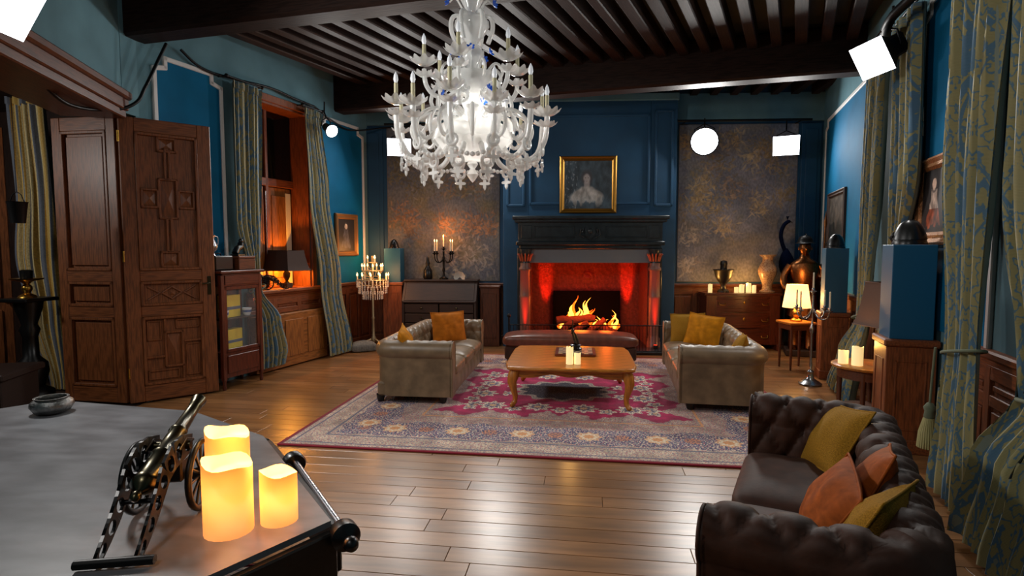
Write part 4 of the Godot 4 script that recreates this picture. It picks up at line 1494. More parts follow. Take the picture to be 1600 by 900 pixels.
func coffee_table() -> void:
	var h := 0.46
	var o := thing("coffee_table", "honey oak coffee table with cabriole legs on the rug", "table", xf(Vector3(-0.18, 0.014, -6.72), 0.02))
	var w := 0.69
	var poly := PackedVector2Array()
	for k in 64:
		var a := TAU * k / 64.0
		var e := 0.18
		var p := Vector2(signf(cos(a)) * pow(absf(cos(a)), e), signf(sin(a)) * pow(absf(sin(a)), e))
		var wob := 1.0 + 0.012 * cos(8.0 * a)
		poly.append(p * w * wob)
	var top := G.new()
	top.x = Transform3D(Basis(Vector3.RIGHT, -PI / 2), Vector3.ZERO)
	top.extrude(poly, h - 0.045, h, true)
	part(top, "tabletop", M.honey_wood_level, o)
	var lip := G.new()
	var line := []
	for p in poly:
		line.append(Vector3(p.x * 1.005, h - 0.022, -p.y * 1.005))
	lip.tube(line, 0.022, 8, false, true)
	part(lip, "moulded_edge", M.honey_wood_level, o)
	for s in 4:
		var g := G.new()
		g.x = Transform3D(Basis(Vector3.UP, s * PI / 2), Vector3.ZERO)
		var ap := PackedVector2Array()
		ap.append(Vector2(-0.6, h - 0.04))
		for k in 33:
			var q := k / 32.0 * 2.0 - 1.0
			ap.append(Vector2(q * 0.6, h - 0.105 - 0.035 * pow(absf(q), 3.0) - 0.014 * cos(q * 9.0)))
		ap.append(Vector2(0.6, h - 0.04))
		g.extrude(ap, 0.6, 0.625)
		part(g, "apron", M.honey_wood_level, o)
	for sx in [-1.0, 1.0]:
		for sz in [-1.0, 1.0]:
			var d := Vector3(sx, 0, sz).normalized()
			var b := Vector3(sx * 0.6, 0, sz * 0.6)
			var pts := [b + Vector3(0, h - 0.05, 0), b + d * 0.03 + Vector3(0, h - 0.12, 0), b + d * 0.045 + Vector3(0, h - 0.18, 0), b + d * 0.025 + Vector3(0, h - 0.26, 0), b + d * 0.0 + Vector3(0, 0.12, 0), b + d * 0.005 + Vector3(0, 0.06, 0), b + d * 0.045 + Vector3(0, 0.022, 0), b + d * 0.065 + Vector3(0, 0.02, 0)]
			part(G.new().tube(pts, [0.06, 0.062, 0.052, 0.038, 0.03, 0.028, 0.03, 0.018], 10), "leg", M.honey_wood, o)
	# chess board with a rim
	var bd := thing("chess_board", "chess board with red rim lying on the coffee table", "board", xf(Vector3(-0.13, h + 0.016, -6.92), 0.02))
	part(G.new().bb(Vector3(-0.24, 0, -0.24), Vector3(0.24, 0.025, 0.24), 0.006), "rim", M.mahogany, bd)
	var dk := mat("board_dark", rgb(52, 54, 58), 0.4)
	var lt := mat("board_light", rgb(172, 150, 116), 0.4)
	var sq := G.new().box(Vector3.ZERO, Vector3(0.05, 0.006, 0.05), 0.001).mesh()
	for i in 8:
		for j in 8:
			inst(sq, "square", dk if (i + j) % 2 == 0 else lt, bd, xf(Vector3(-0.1785 + i * 0.051, 0.0275, -0.1785 + j * 0.051)))
	# small black figure with a raised staff on the board
	var fg := thing("figurine", "small black figurine with a raised staff on the chess board", "figurine", xf(Vector3(-0.13, h + 0.046, -6.98)))
	part(G.new().lathe([Vector2(0.001, 0), Vector2(0.075, 0), Vector2(0.08, 0.02), Vector2(0.06, 0.035), Vector2(0.07, 0.06), Vector2(0.05, 0.07)], 16), "pedestal", M.black_gloss, fg)
	part(G.new().tube([Vector3(0.02, 0.07, 0), Vector3(0.0, 0.13, 0.005), Vector3(-0.02, 0.19, 0), Vector3(-0.03, 0.215, 0)], [0.03, 0.035, 0.028, 0.012], 10), "body", M.black_gloss, fg)
	part(G.new().ell(Vector3(-0.035, 0.235, 0), Vector3(0.02, 0.024, 0.02)), "head", M.black_gloss, fg)
	part(G.new().tube([Vector3(-0.02, 0.2, 0), Vector3(-0.05, 0.2, 0.02), Vector3(-0.035, 0.26, 0.02), Vector3(-0.035, 0.37, 0.02)], 0.007, 6), "staff", M.black_gloss, fg)
	candle("taller white pillar candle on the coffee table", Vector3(-0.18, h + 0.014, -6.25), 0.04, 0.2, 0.12, "candles on the coffee table")
	candle("shorter white pillar candle on the coffee table", Vector3(-0.095, h + 0.014, -6.26), 0.036, 0.13, 0.0, "candles on the coffee table")


func bench() -> void:
	var o := thing("bench", "long brown leather bench in front of the fireplace", "bench", xf(Vector3(-0.25, 0, -8.62), 0.05))
	var g := G.new()
	pillow_box(g, Vector3(0, 0.37, 0), Vector3(2.02, 0.2, 0.62), 0.03)
	part(g, "padded_seat", M.red_leather, o)
	part(G.new().bb(Vector3(-0.97, 0.1, -0.27), Vector3(0.97, 0.29, 0.27), 0.02), "base", M.brown_leather, o)
	for sx in [-1.0, 1.0]:
		for sz in [-1.0, 1.0]:
			part(G.new().mv(Vector3(sx * 0.9, 0.014, sz * 0.2)).lathe([Vector2(0.03, 0), Vector2(0.04, 0.03), Vector2(0.035, 0.09)], 10), "foot", M.black_wood, o)


# ---------------------------------------------------------------- chandelier
func scallop(g: G, p: Vector3, r: float, h: float, lobes: int) -> void:
	g.grid(lobes * 5, 7, func(u, v):
		var a: float = TAU * u
		var flare := pow(v, 0.7)
		var rad = r * (0.14 + 0.86 * flare) * (1.0 + 0.09 * v * v * cos(lobes * a))
		return p + Vector3(cos(a) * rad, h * (0.1 + 0.9 * pow(v, 1.6)) - 0.2 * h * pow(v, 4.0) + 0.2 * h * v * v * cos(lobes * a), -sin(a) * rad), Vector2.ONE, true, false)


func arm_points(a: Array) -> Array:
	var c := Curve3D.new()
	for k in a.size():
		var p: Vector3 = a[k]
		var q: Vector3 = a[maxi(k - 1, 0)]
		var n: Vector3 = a[mini(k + 1, a.size() - 1)]
		var t := (n - q) * 0.2
		c.add_point(p, -t, t)
	c.bake_interval = 0.03
	return Array(c.get_baked_points())


func chandelier() -> void:
	var glass := mat("milky_glass", Color(0.97, 0.97, 0.96, 0.68), 0.07, 0.0, {"spec": 0.8, "back": Color(0.6, 0.6, 0.6)})
	var blue := mat("cobalt_glass", rgb(30, 96, 220), 0.25, 0.0)
	var o := thing("chandelier", "large white glass chandelier with blue flowers hanging from the ceiling", "chandelier", xf(Vector3(-1.01, 2.33, -5.0), 0.2))
	# stem of stacked glass bodies
	var bodies := [
		["finial", [Vector2(0.001, 0), Vector2(0.022, 0.02), Vector2(0.055, 0.07), Vector2(0.022, 0.12), Vector2(0.05, 0.16), Vector2(0.03, 0.2)], 12, 0, 0.0],
		["bottom_bowl", [Vector2(0.03, 0.19), Vector2(0.14, 0.2), Vector2(0.27, 0.27), Vector2(0.34, 0.36), Vector2(0.31, 0.46), Vector2(0.2, 0.54), Vector2(0.1, 0.56)], 48, 16, 0.04],
		["baluster", [Vector2(0.1, 0.56), Vector2(0.06, 0.62), Vector2(0.09, 0.68), Vector2(0.05, 0.76)], 24, 8, 0.04],
		["middle_cup", [Vector2(0.05, 0.75), Vector2(0.1, 0.76), Vector2(0.18, 0.83), Vector2(0.21, 0.93), Vector2(0.19, 0.93), Vector2(0.15, 0.85), Vector2(0.05, 0.8)], 48, 16, 0.05],
		["neck", [Vector2(0.05, 0.8), Vector2(0.06, 0.95), Vector2(0.05, 1.0), Vector2(0.085, 1.06), Vector2(0.09, 1.14), Vector2(0.05, 1.2), Vector2(0.07, 1.22)], 24, 8, 0.04],
		["upper_bulb", [Vector2(0.05, 1.21), Vector2(0.11, 1.27), Vector2(0.145, 1.34), Vector2(0.14, 1.39), Vector2(0.08, 1.44), Vector2(0.05, 1.45)], 36, 12, 0.05],
		["top_vase", [Vector2(0.05, 1.44), Vector2(0.06, 1.5), Vector2(0.11, 1.6), Vector2(0.16, 1.72), Vector2(0.14, 1.72), Vector2(0.04, 1.6)], 36, 12, 0.06],
	]
	for b in bodies:
		part(G.new().lathe(b[1], b[2], b[3], b[4]), b[0], glass, o)
	part(G.new().tube([Vector3(0, 0.2, 0), Vector3(0, 2.28, 0)], 0.012, 8), "rod", M.steel, o)
	part(G.new().lathe([Vector2(0.09, 2.2), Vector2(0.05, 2.28), Vector2(0.001, 2.29)], 16), "ceiling_cup", M.steel, o)
	# lower arms with cup, candle sleeve and bulb
	var low_arm := G.new().tube(arm_points([Vector3(0.1, 0.5, 0), Vector3(0.22, 0.38, 0), Vector3(0.36, 0.2, 0), Vector3(0.52, 0.19, 0), Vector3(0.63, 0.32, 0), Vector3(0.66, 0.5, 0), Vector3(0.66, 0.58, 0)]), 0.024, 8).mesh()
	var mid_arm := G.new().tube(arm_points([Vector3(0.06, 0.9, 0), Vector3(0.16, 0.76, 0), Vector3(0.3, 0.72, 0), Vector3(0.4, 0.8, 0), Vector3(0.42, 0.94, 0)]), 0.02, 8).mesh()
	var cupg := G.new()
	scallop(cupg, Vector3.ZERO, 0.115, 0.075, 9)
	scallop(cupg, Vector3(0, -0.09, 0), 0.085, 0.05, 9)
	var cup := cupg.mesh()
	var sleeve := G.new().lathe([Vector2(0.017, 0.02), Vector2(0.017, 0.18), Vector2(0.01, 0.185)], 10).mesh()
	var bulb := G.new().lathe([Vector2(0.012, 0.182), Vector2(0.021, 0.21), Vector2(0.016, 0.245), Vector2(0.002, 0.275)], 10).mesh()
	var sl_m := mat("candle_sleeve", rgb(206, 198, 160), 0.5)
	var bu_m := mat("frosted_bulb", rgb(236, 238, 240), 0.2, 0.0, {"emit": Color(0.95, 0.97, 1.0), "e": 0.25})
	var ringg := G.new()
	var rp := []
	for k in 16:
		rp.append(Vector3(0, -0.035 + 0.042 * cos(TAU * k / 16.0), 0.042 * sin(TAU * k / 16.0)))
	ringg.tube(rp, 0.015, 7, false, true)
	var ring := ringg.mesh()
	var star := PackedVector2Array()
	for k in 32:
		var a := TAU * k / 32.0
		star.append(Vector2.from_angle(a) * (0.02 + 0.034 * pow(absf(cos(2.0 * a)), 2.2)))
	var starg := G.new()
	starg.x = Transform3D(Basis(Vector3.UP, PI / 2), Vector3(0, -0.125, 0))
	starg.extrude(star, -0.009, 0.009, true)
	starg.x = Transform3D.IDENTITY
	starg.ell(Vector3(0, -0.178, 0), Vector3(0.009, 0.012, 0.009), 8, 6)
	starg.tube([Vector3(0, -0.17, 0), Vector3(0, -0.07, 0)], 0.003, 5)
	var pend := starg.mesh()
	var leafg := G.new()
	leafg.grid(14, 6, func(u, v):
		var q: float = u
		var wd := 0.055 * sin(PI * clampf(q * 0.96 + 0.04, 0, 1))
		var c := Vector3(0.11 + 0.3 * sin(q * 2.0), 0.55 + 0.1 * sin(q * 3.0) - 0.28 * q * q, 0)
		return c + Vector3(0, 0.012 * cos((v - 0.5) * PI), (v - 0.5) * 2.0 * wd))
	var leaf := leafg.mesh()
	for k in 12:
		var t := Transform3D(Basis(Vector3.UP, TAU * (k + 0.5) / 12.0), Vector3.ZERO)
		var a := inst(low_arm, "arm", glass, o, t)
		var up := Vector3(0.66, 0.62 if k % 2 == 0 else 0.54, 0)
		inst(cup, "cup", glass, a, Transform3D(Basis(), up))
		inst(sleeve, "candle_sleeve", sl_m, a, Transform3D(Basis(), up))
		inst(bulb, "bulb", bu_m, a, Transform3D(Basis(), up))
		inst(ring, "drop_ring", glass, a, Transform3D(Basis(), Vector3(0.45, 0.165, 0)))
		inst(pend, "pendant", glass, a, Transform3D(Basis(), Vector3(0.45, 0.165, 0)))
		inst(ring, "drop_ring", glass, a, Transform3D(Basis(), Vector3(0.62, 0.3, 0)))
		inst(pend, "pendant", glass, a, Transform3D(Basis(), Vector3(0.62, 0.26, 0)))
		inst(leaf, "glass_leaf", glass, o, Transform3D(Basis(Vector3.UP, TAU * k / 12.0), Vector3.ZERO))
	for k in 6:
		var t := Transform3D(Basis(Vector3.UP, TAU * (k + 0.25) / 6.0), Vector3.ZERO)
		var a := inst(mid_arm, "arm", glass, o, t)
		var up := Vector3(0.42, 0.96, 0)
		inst(cup, "cup", glass, a, Transform3D(Basis(), up))
		inst(sleeve, "candle_sleeve", sl_m, a, Transform3D(Basis(), up))
		inst(bulb, "bulb", bu_m, a, Transform3D(Basis(), up))
		inst(ring, "drop_ring", glass, a, Transform3D(Basis(), Vector3(0.3, 0.71, 0)))
	# extra scrolls that fill the space between the arms
	var scroll := G.new().tube(arm_points([Vector3(0.16, 0.52, 0), Vector3(0.34, 0.6, 0), Vector3(0.5, 0.52, 0), Vector3(0.52, 0.4, 0), Vector3(0.44, 0.34, 0), Vector3(0.38, 0.4, 0)]), 0.017, 7).mesh()
	var droop := G.new().tube(arm_points([Vector3(0.12, 0.74, 0), Vector3(0.28, 0.82, 0), Vector3(0.36, 0.7, 0), Vector3(0.33, 0.6, 0)]), 0.017, 7).mesh()
	var garland := G.new()
	for k in 7:
		garland.ell(Vector3(0.56, 0.16 + 0.004 * (k - 3) * (k - 3), (k - 3) * 0.042), Vector3(0.02, 0.02, 0.02), 8, 6)
	var gm := garland.mesh()
	for k in 12:
		inst(scroll, "glass_scroll", glass, o, Transform3D(Basis(Vector3.UP, TAU * k / 12.0), Vector3.ZERO))
		inst(gm, "bead_garland", glass, o, Transform3D(Basis(Vector3.UP, TAU * k / 12.0), Vector3.ZERO))
		if k % 2 == 0:
			inst(droop, "glass_scroll", glass, o, Transform3D(Basis(Vector3.UP, TAU * (k + 0.4) / 12.0), Vector3.ZERO))
	# light bulbs inside the bowl and the cup
	var hot := mat("white_bulb", rgb(255, 255, 255), 0.3, 0.0, {"emit": Color(1.0, 0.98, 0.95), "e": 1.6})
	for y in [0.58]:
		part(G.new().ell(Vector3(0.07, y, 0), Vector3(0.022, 0.04, 0.022), 10, 7), "inner_bulb", hot, o)
		omni(o, Vector3(0.07, y, 0), Color(1.0, 0.98, 0.95), 0.5, 0.03, "bulb_light")
	# blue flowers on curled stems
	var petal := G.new()
	for k in 6:
		var an := TAU * k / 6.0
		petal.x = Transform3D(Basis(Vector3.UP, an) * Basis(Vector3.BACK, 0.5), Vector3.ZERO)
		petal.ell(Vector3(0.024, 0.006, 0), Vector3(0.024, 0.006, 0.014), 8, 5)
	petal.x = Transform3D.IDENTITY
	var pm := petal.mesh()
	var spots := []
	for k in 6:
		spots.append([TAU * (k + 0.1) / 6.0, 0.24, 0.76, 0.56])
	for k in 5:
		spots.append([TAU * (k + 0.3) / 5.0, 0.2, 1.56, 1.42])
	for k in 5:
		spots.append([TAU * (k + 0.7) / 5.0, 0.16, 1.1, 0.94])
	for s in spots:
		var d := Vector3(cos(s[0]), 0, -sin(s[0]))
		var tip: Vector3 = d * s[1] + Vector3(0, s[2], 0)
		var st := part(G.new().tube(arm_points([d * 0.05 + Vector3(0, s[3], 0), d * 0.1 + Vector3(0, lerpf(s[3], s[2], 0.75), 0), d * (s[1] - 0.05) + Vector3(0, s[2] + 0.03, 0), tip]), 0.008, 6), "flower_stem", glass, o)
		inst(pm, "blue_flower", blue, st, Transform3D(Basis(Vector3.UP, s[0]) * Basis(Vector3.BACK, -1.1), tip))
	# curled glass horns round the upper bulb
	for k in 6:
		var an := TAU * k / 6.0
		var d := Vector3(cos(an), 0, -sin(an))
		part(G.new().tube(arm_points([d * 0.08 + Vector3(0, 1.42, 0), d * 0.16 + Vector3(0, 1.42, 0), d * 0.18 + Vector3(0, 1.32, 0), d * 0.14 + Vector3(0, 1.2, 0)]), 0.02, 8), "glass_horn", glass, o)
	for k in 8:
		var an := TAU * (k + 0.5) / 8.0
		var d := Vector3(cos(an), 0, -sin(an))
		part(G.new().tube(arm_points([d * 0.06 + Vector3(0, 0.82, 0), d * 0.2 + Vector3(0, 1.0, 0), d * 0.28 + Vector3(0, 0.94, 0), d * 0.25 + Vector3(0, 0.86, 0)]), 0.013, 6), "glass_horn", glass, o)


# ---------------------------------------------------------------- black table in front, with what stands on it
func black_table() -> void:
	var h := 0.8
	var top_m := mat("grey_tabletop", rgb(124, 125, 129), 0.34, 0.0, {"tex": M.cloud, "sc": Vector3(0.5, 0.5, 1.2), "bump": M.grain, "bs": 0.05})
	var o := thing("black_table", "large black many sided table with a worn grey top", "table", xf(Vector3(-2.2, 0, -1.9)))
	var c := Vector2(-2.2, -1.9)
	var pts := [Vector2(-3.3, -3.11), Vector2(-2.28, -3.0), Vector2(-1.62, -2.64), Vector2(-0.88, -1.83), Vector2(-1.22, -1.22), Vector2(-2.0, -0.72), Vector2(-3.0, -0.9), Vector2(-3.62, -1.7), Vector2(-3.66, -2.6)]
	var poly := PackedVector2Array()
	for p in pts:
		poly.append(Vector2(p.x - c.x, -(p.y - c.y)))
	var top := G.new()
	top.x = Transform3D(Basis(Vector3.RIGHT, -PI / 2), Vector3.ZERO)
	top.extrude(poly, h - 0.022, h)
	part(top, "tabletop", top_m, o)
	for k in pts.size():
		var a: Vector2 = pts[k] - c
		var b: Vector2 = pts[(k + 1) % pts.size()] - c
		var g := G.new()
		var d := b - a
		g.x = Transform3D(Basis(Vector3.UP, atan2(-d.y, d.x)), Vector3((a.x + b.x) / 2, 0, (a.y + b.y) / 2))
		g.box(Vector3(0, h - 0.11, -0.02), Vector3(d.length(), 0.17, 0.035), 0.006)
		part(g, "apron", M.black_wood_level, o)
	# the edge above the floor carries a bright rail between two turned drums
	var ea := Vector2(-1.36, -2.4) - c
	var eb := Vector2(-0.85, -1.8) - c
	var dir := Vector3(eb.x - ea.x, 0, eb.y - ea.y).normalized()
	var out := Vector3(-dir.z, 0, dir.x)
	if out.x < 0:
		out = -out
	var pa := Vector3(ea.x, h - 0.03, ea.y) + out * 0.03
	var pb := Vector3(eb.x, h - 0.03, eb.y) + out * 0.03
	part(G.new().tube([pa, pb], 0.014, 10), "rail", M.silver, o)
	for e in [[pa, -1.0], [pb, 1.0]]:
		var q: Vector3 = e[0]
		var g := G.new()
		g.x = Transform3D(Basis(Quaternion(Vector3.UP, dir * e[1])), q - Vector3(0, 0.012, 0))
		g.lathe([Vector2(0.001, -0.03), Vector2(0.045, -0.03), Vector2(0.05, -0.02), Vector2(0.05, 0.025), Vector2(0.036, 0.035), Vector2(0.015, 0.045), Vector2(0.02, 0.06), Vector2(0.027, 0.075), Vector2(0.02, 0.095), Vector2(0.001, 0.102)], 22)
		part(g, "rail_drum", M.black_gloss, o)
	part(G.new().mv(Vector3.ZERO).lathe([Vector2(0.5, 0.014), Vector2(0.5, 0.08), Vector2(0.2, 0.14), Vector2(0.14, 0.3), Vector2(0.2, 0.5), Vector2(0.3, h - 0.12), Vector2(0.6, h - 0.04)], 24), "pedestal", M.black_wood, o)
	# bowl
	var b := G.new()
	b.lathe([Vector2(0.05, 0), Vector2(0.085, 0.012), Vector2(0.105, 0.045), Vector2(0.1, 0.07), Vector2(0.078, 0.086), Vector2(0.084, 0.094), Vector2(0.072, 0.094), Vector2(0.07, 0.084), Vector2(0.09, 0.06), Vector2(0.06, 0.016), Vector2(0.001, 0.012)], 32, 16, 0.012)
	solo(b, "metal_bowl", M.pewter, "small hammered pewter bowl on the grey tabletop", "bowl", xf(Vector3(-3.06, h, -2.86)))
	candle("tallest glowing pillar candle of three on the black table", Vector3(-1.33, h, -1.93), 0.076, 0.28, 0.06, "candles on the black table")
	candle("glowing pillar candle beside the model cannon on the black table", Vector3(-1.19, h, -1.72), 0.078, 0.25, 0.05, "candles on the black table")
	candle("shortest glowing pillar candle near the table rail", Vector3(-1.06, h, -1.81), 0.062, 0.185, 0.05, "candles on the black table")
	model_cannon("model_cannon", "model field cannon of dark brass with pierced iron carriage on the black table", xf(Vector3(-1.49, h, -1.83), 0.285), 1.0)


# strip along a line in the zy plane, pierced with oval holes
func pierced(g: G, line: Array, widths: Array, x: float, th: float) -> void:
	for k in line.size() - 1:
		var a: Vector2 = line[k]
		var b: Vector2 = line[k + 1]
		var d := (b - a).normalized()
		var nn := Vector2(-d.y, d.x)
		var wa: float = widths[k]
		var wb: float = widths[k + 1]
		var cc := (a + b) * 0.5
		var ra := a.distance_to(b) * 0.34
		var rb := (wa + wb) * 0.5 * 0.34
		var n := 16
		for i in n:
			var ring := []
			for s in [i, i + 1]:
				var an: float = TAU * s / n
				var ca := cos(an)
				var sa := sin(an)
				var m := maxf(absf(ca), absf(sa))
				var sx := ca / m
				var sy := sa / m
				var w := lerpf(wa, wb, sx * 0.5 + 0.5) * 0.5
				ring.append(cc + d * sx * a.distance_to(b) * 0.505 + nn * sy * w)
				ring.append(cc + d * ca * ra + nn * sa * rb)
			for s in [-1.0, 1.0]:
				g.face([Vector3(x + s * th, ring[0].y, ring[0].x), Vector3(x + s * th, ring[2].y, ring[2].x), Vector3(x + s * th, ring[3].y, ring[3].x), Vector3(x + s * th, ring[1].y, ring[1].x)], Vector3(s, 0, 0))
			var mid: Vector2 = (ring[1] + ring[3]) * 0.5 - cc
			g.face([Vector3(x - th, ring[1].y, ring[1].x), Vector3(x + th, ring[1].y, ring[1].x), Vector3(x + th, ring[3].y, ring[3].x), Vector3(x - th, ring[3].y, ring[3].x)], Vector3(0, -mid.y, -mid.x).normalized())
			var om: Vector2 = (ring[0] + ring[2]) * 0.5 - cc
			g.face([Vector3(x - th, ring[0].y, ring[0].x), Vector3(x + th, ring[0].y, ring[0].x), Vector3(x + th, ring[2].y, ring[2].x), Vector3(x - th, ring[2].y, ring[2].x)], Vector3(0, om.y, om.x).normalized())


func model_cannon(called: String, label: String, t: Transform3D, s: float) -> void:
	var o := thing(called, label, "cannon", t.scaled_local(Vector3(s, s, s)))
	# barrel rises towards -z
	var bs := Vector3(0, 0.175, 0.2)
	var be := Vector3(0, 0.33, -0.29)
	var g := G.new()
	g.x = Transform3D(Basis(Quaternion(Vector3.UP, (be - bs).normalized())), bs)
	var ln := bs.distance_to(be)
	g.lathe([Vector2(0.0009, -0.07), Vector2(0.0138, -0.062), Vector2(0.0172, -0.046), Vector2(0.0103, -0.03), Vector2(0.0258, -0.015), Vector2(0.0396, 0.0), Vector2(0.0413, 0.02), Vector2(0.0370, 0.03), Vector2(0.0361, 0.13), Vector2(0.0396, 0.135), Vector2(0.0396, 0.15), Vector2(0.0327, 0.155), Vector2(0.0292, 0.28), Vector2(0.0327, 0.285), Vector2(0.0327, 0.3), Vector2(0.0267, 0.305), Vector2(0.0215, ln - 0.05), Vector2(0.0241, ln - 0.045), Vector2(0.0232, ln - 0.035), Vector2(0.0292, ln - 0.01), Vector2(0.0284, ln), Vector2(0.0155, ln), Vector2(0.0138, ln - 0.06)], 22)
	part(g, "barrel", M.old_brass, o)
	part(G.new().tube([Vector3(-0.075, 0.24, 0.0), Vector3(0.075, 0.24, 0.0)], 0.016, 10), "trunnion", M.old_brass, o)
	# pierced cheeks sweeping down to the tail
	var line := [Vector2(-0.05, 0.235), Vector2(0.03, 0.24), Vector2(0.1, 0.235), Vector2(0.165, 0.205), Vector2(0.21, 0.155), Vector2(0.26, 0.105), Vector2(0.315, 0.06), Vector2(0.375, 0.016)]
	for sd in [-1.0, 1.0]:
		var c := G.new()
		pierced(c, line, [0.06, 0.088, 0.094, 0.082, 0.07, 0.063, 0.052, 0.036], sd * 0.056, 0.005)
		part(c, "cheek", M.iron, o)
		part(G.new().tube([Vector3(sd * 0.056, 0.24, -0.06), Vector3(sd * 0.056, 0.262, 0.0), Vector3(sd * 0.056, 0.24, 0.06)], 0.008, 6), "cap_square", M.iron, o)
	part(G.new().tube([Vector3(-0.11, 0.02, 0.385), Vector3(0.11, 0.02, 0.385)], 0.015, 8), "tail_bar", M.iron, o)
	part(G.new().tube([Vector3(-0.06, 0.13, 0.215), Vector3(0.06, 0.13, 0.215)], 0.008, 6), "cross_bolt", M.iron, o)
	part(G.new().tube([Vector3(-0.125, 0.13, 0.0), Vector3(0.125, 0.13, 0.0)], 0.014, 8), "axle", M.iron, o)
	part(G.new().bb(Vector3(-0.06, 0.12, -0.05), Vector3(0.06, 0.2, 0.05), 0.006), "bolster", M.iron, o)
	for sd in [-1.0, 1.0]:
		var w := part(wheel_rim(0.13, 0.012, sd * 0.105), "wheel", M.iron, o)
		part(G.new().tube([Vector3(sd * 0.08, 0.13, 0), Vector3(sd * 0.1, 0.13, 0), Vector3(sd * 0.135, 0.13, 0)], [0.02, 0.026, 0.018], 10), "hub", M.iron, w)
		for k in 12:
			var an := TAU * k / 12.0
			part(G.new().tube([Vector3(sd * 0.105, 0.13 + 0.02 * cos(an), 0.02 * sin(an)), Vector3(sd * 0.105, 0.13 + 0.12 * cos(an), 0.12 * sin(an))], 0.005, 5, false), "spoke", M.iron, w)


func wheel_rim(r: float, th: float, x: float) -> G:
	var pts := []
	for k in 28:
		var an := TAU * k / 28.0
		pts.append(Vector3(x, r + (r - th) * cos(an), (r - th) * sin(an)))
	return G.new().tube(pts, th, 7, false, true)


# ---------------------------------------------------------------- tall folding door
func raised(g: G, x0: float, x1: float, y0: float, y1: float, z: float, w := 0.026, up := 0.028) -> void:
	for e in [[x0, x1, y0, y0 + w], [x0, x1, y1 - w, y1], [x0, x0 + w, y0, y1], [x1 - w, x1, y0, y1]]:
		g.bb(Vector3(e[0], e[2], z), Vector3(e[1], e[3], z + up), 0.005)


func pyramid(g: G, x0: float, x1: float, y0: float, y1: float, z: float, up := 0.02) -> void:
	var c := Vector3((x0 + x1) / 2, (y0 + y1) / 2, z + up)
	var p := [Vector3(x0, y0, z), Vector3(x1, y0, z), Vector3(x1, y1, z), Vector3(x0, y1, z)]
	for k in 4:
		var a: Vector3 = p[k]
		var b: Vector3 = p[(k + 1) % 4]
		var nn := (b - a).cross(c - a).normalized()
		g.face([a, b, c], nn if nn.z > 0 else -nn)


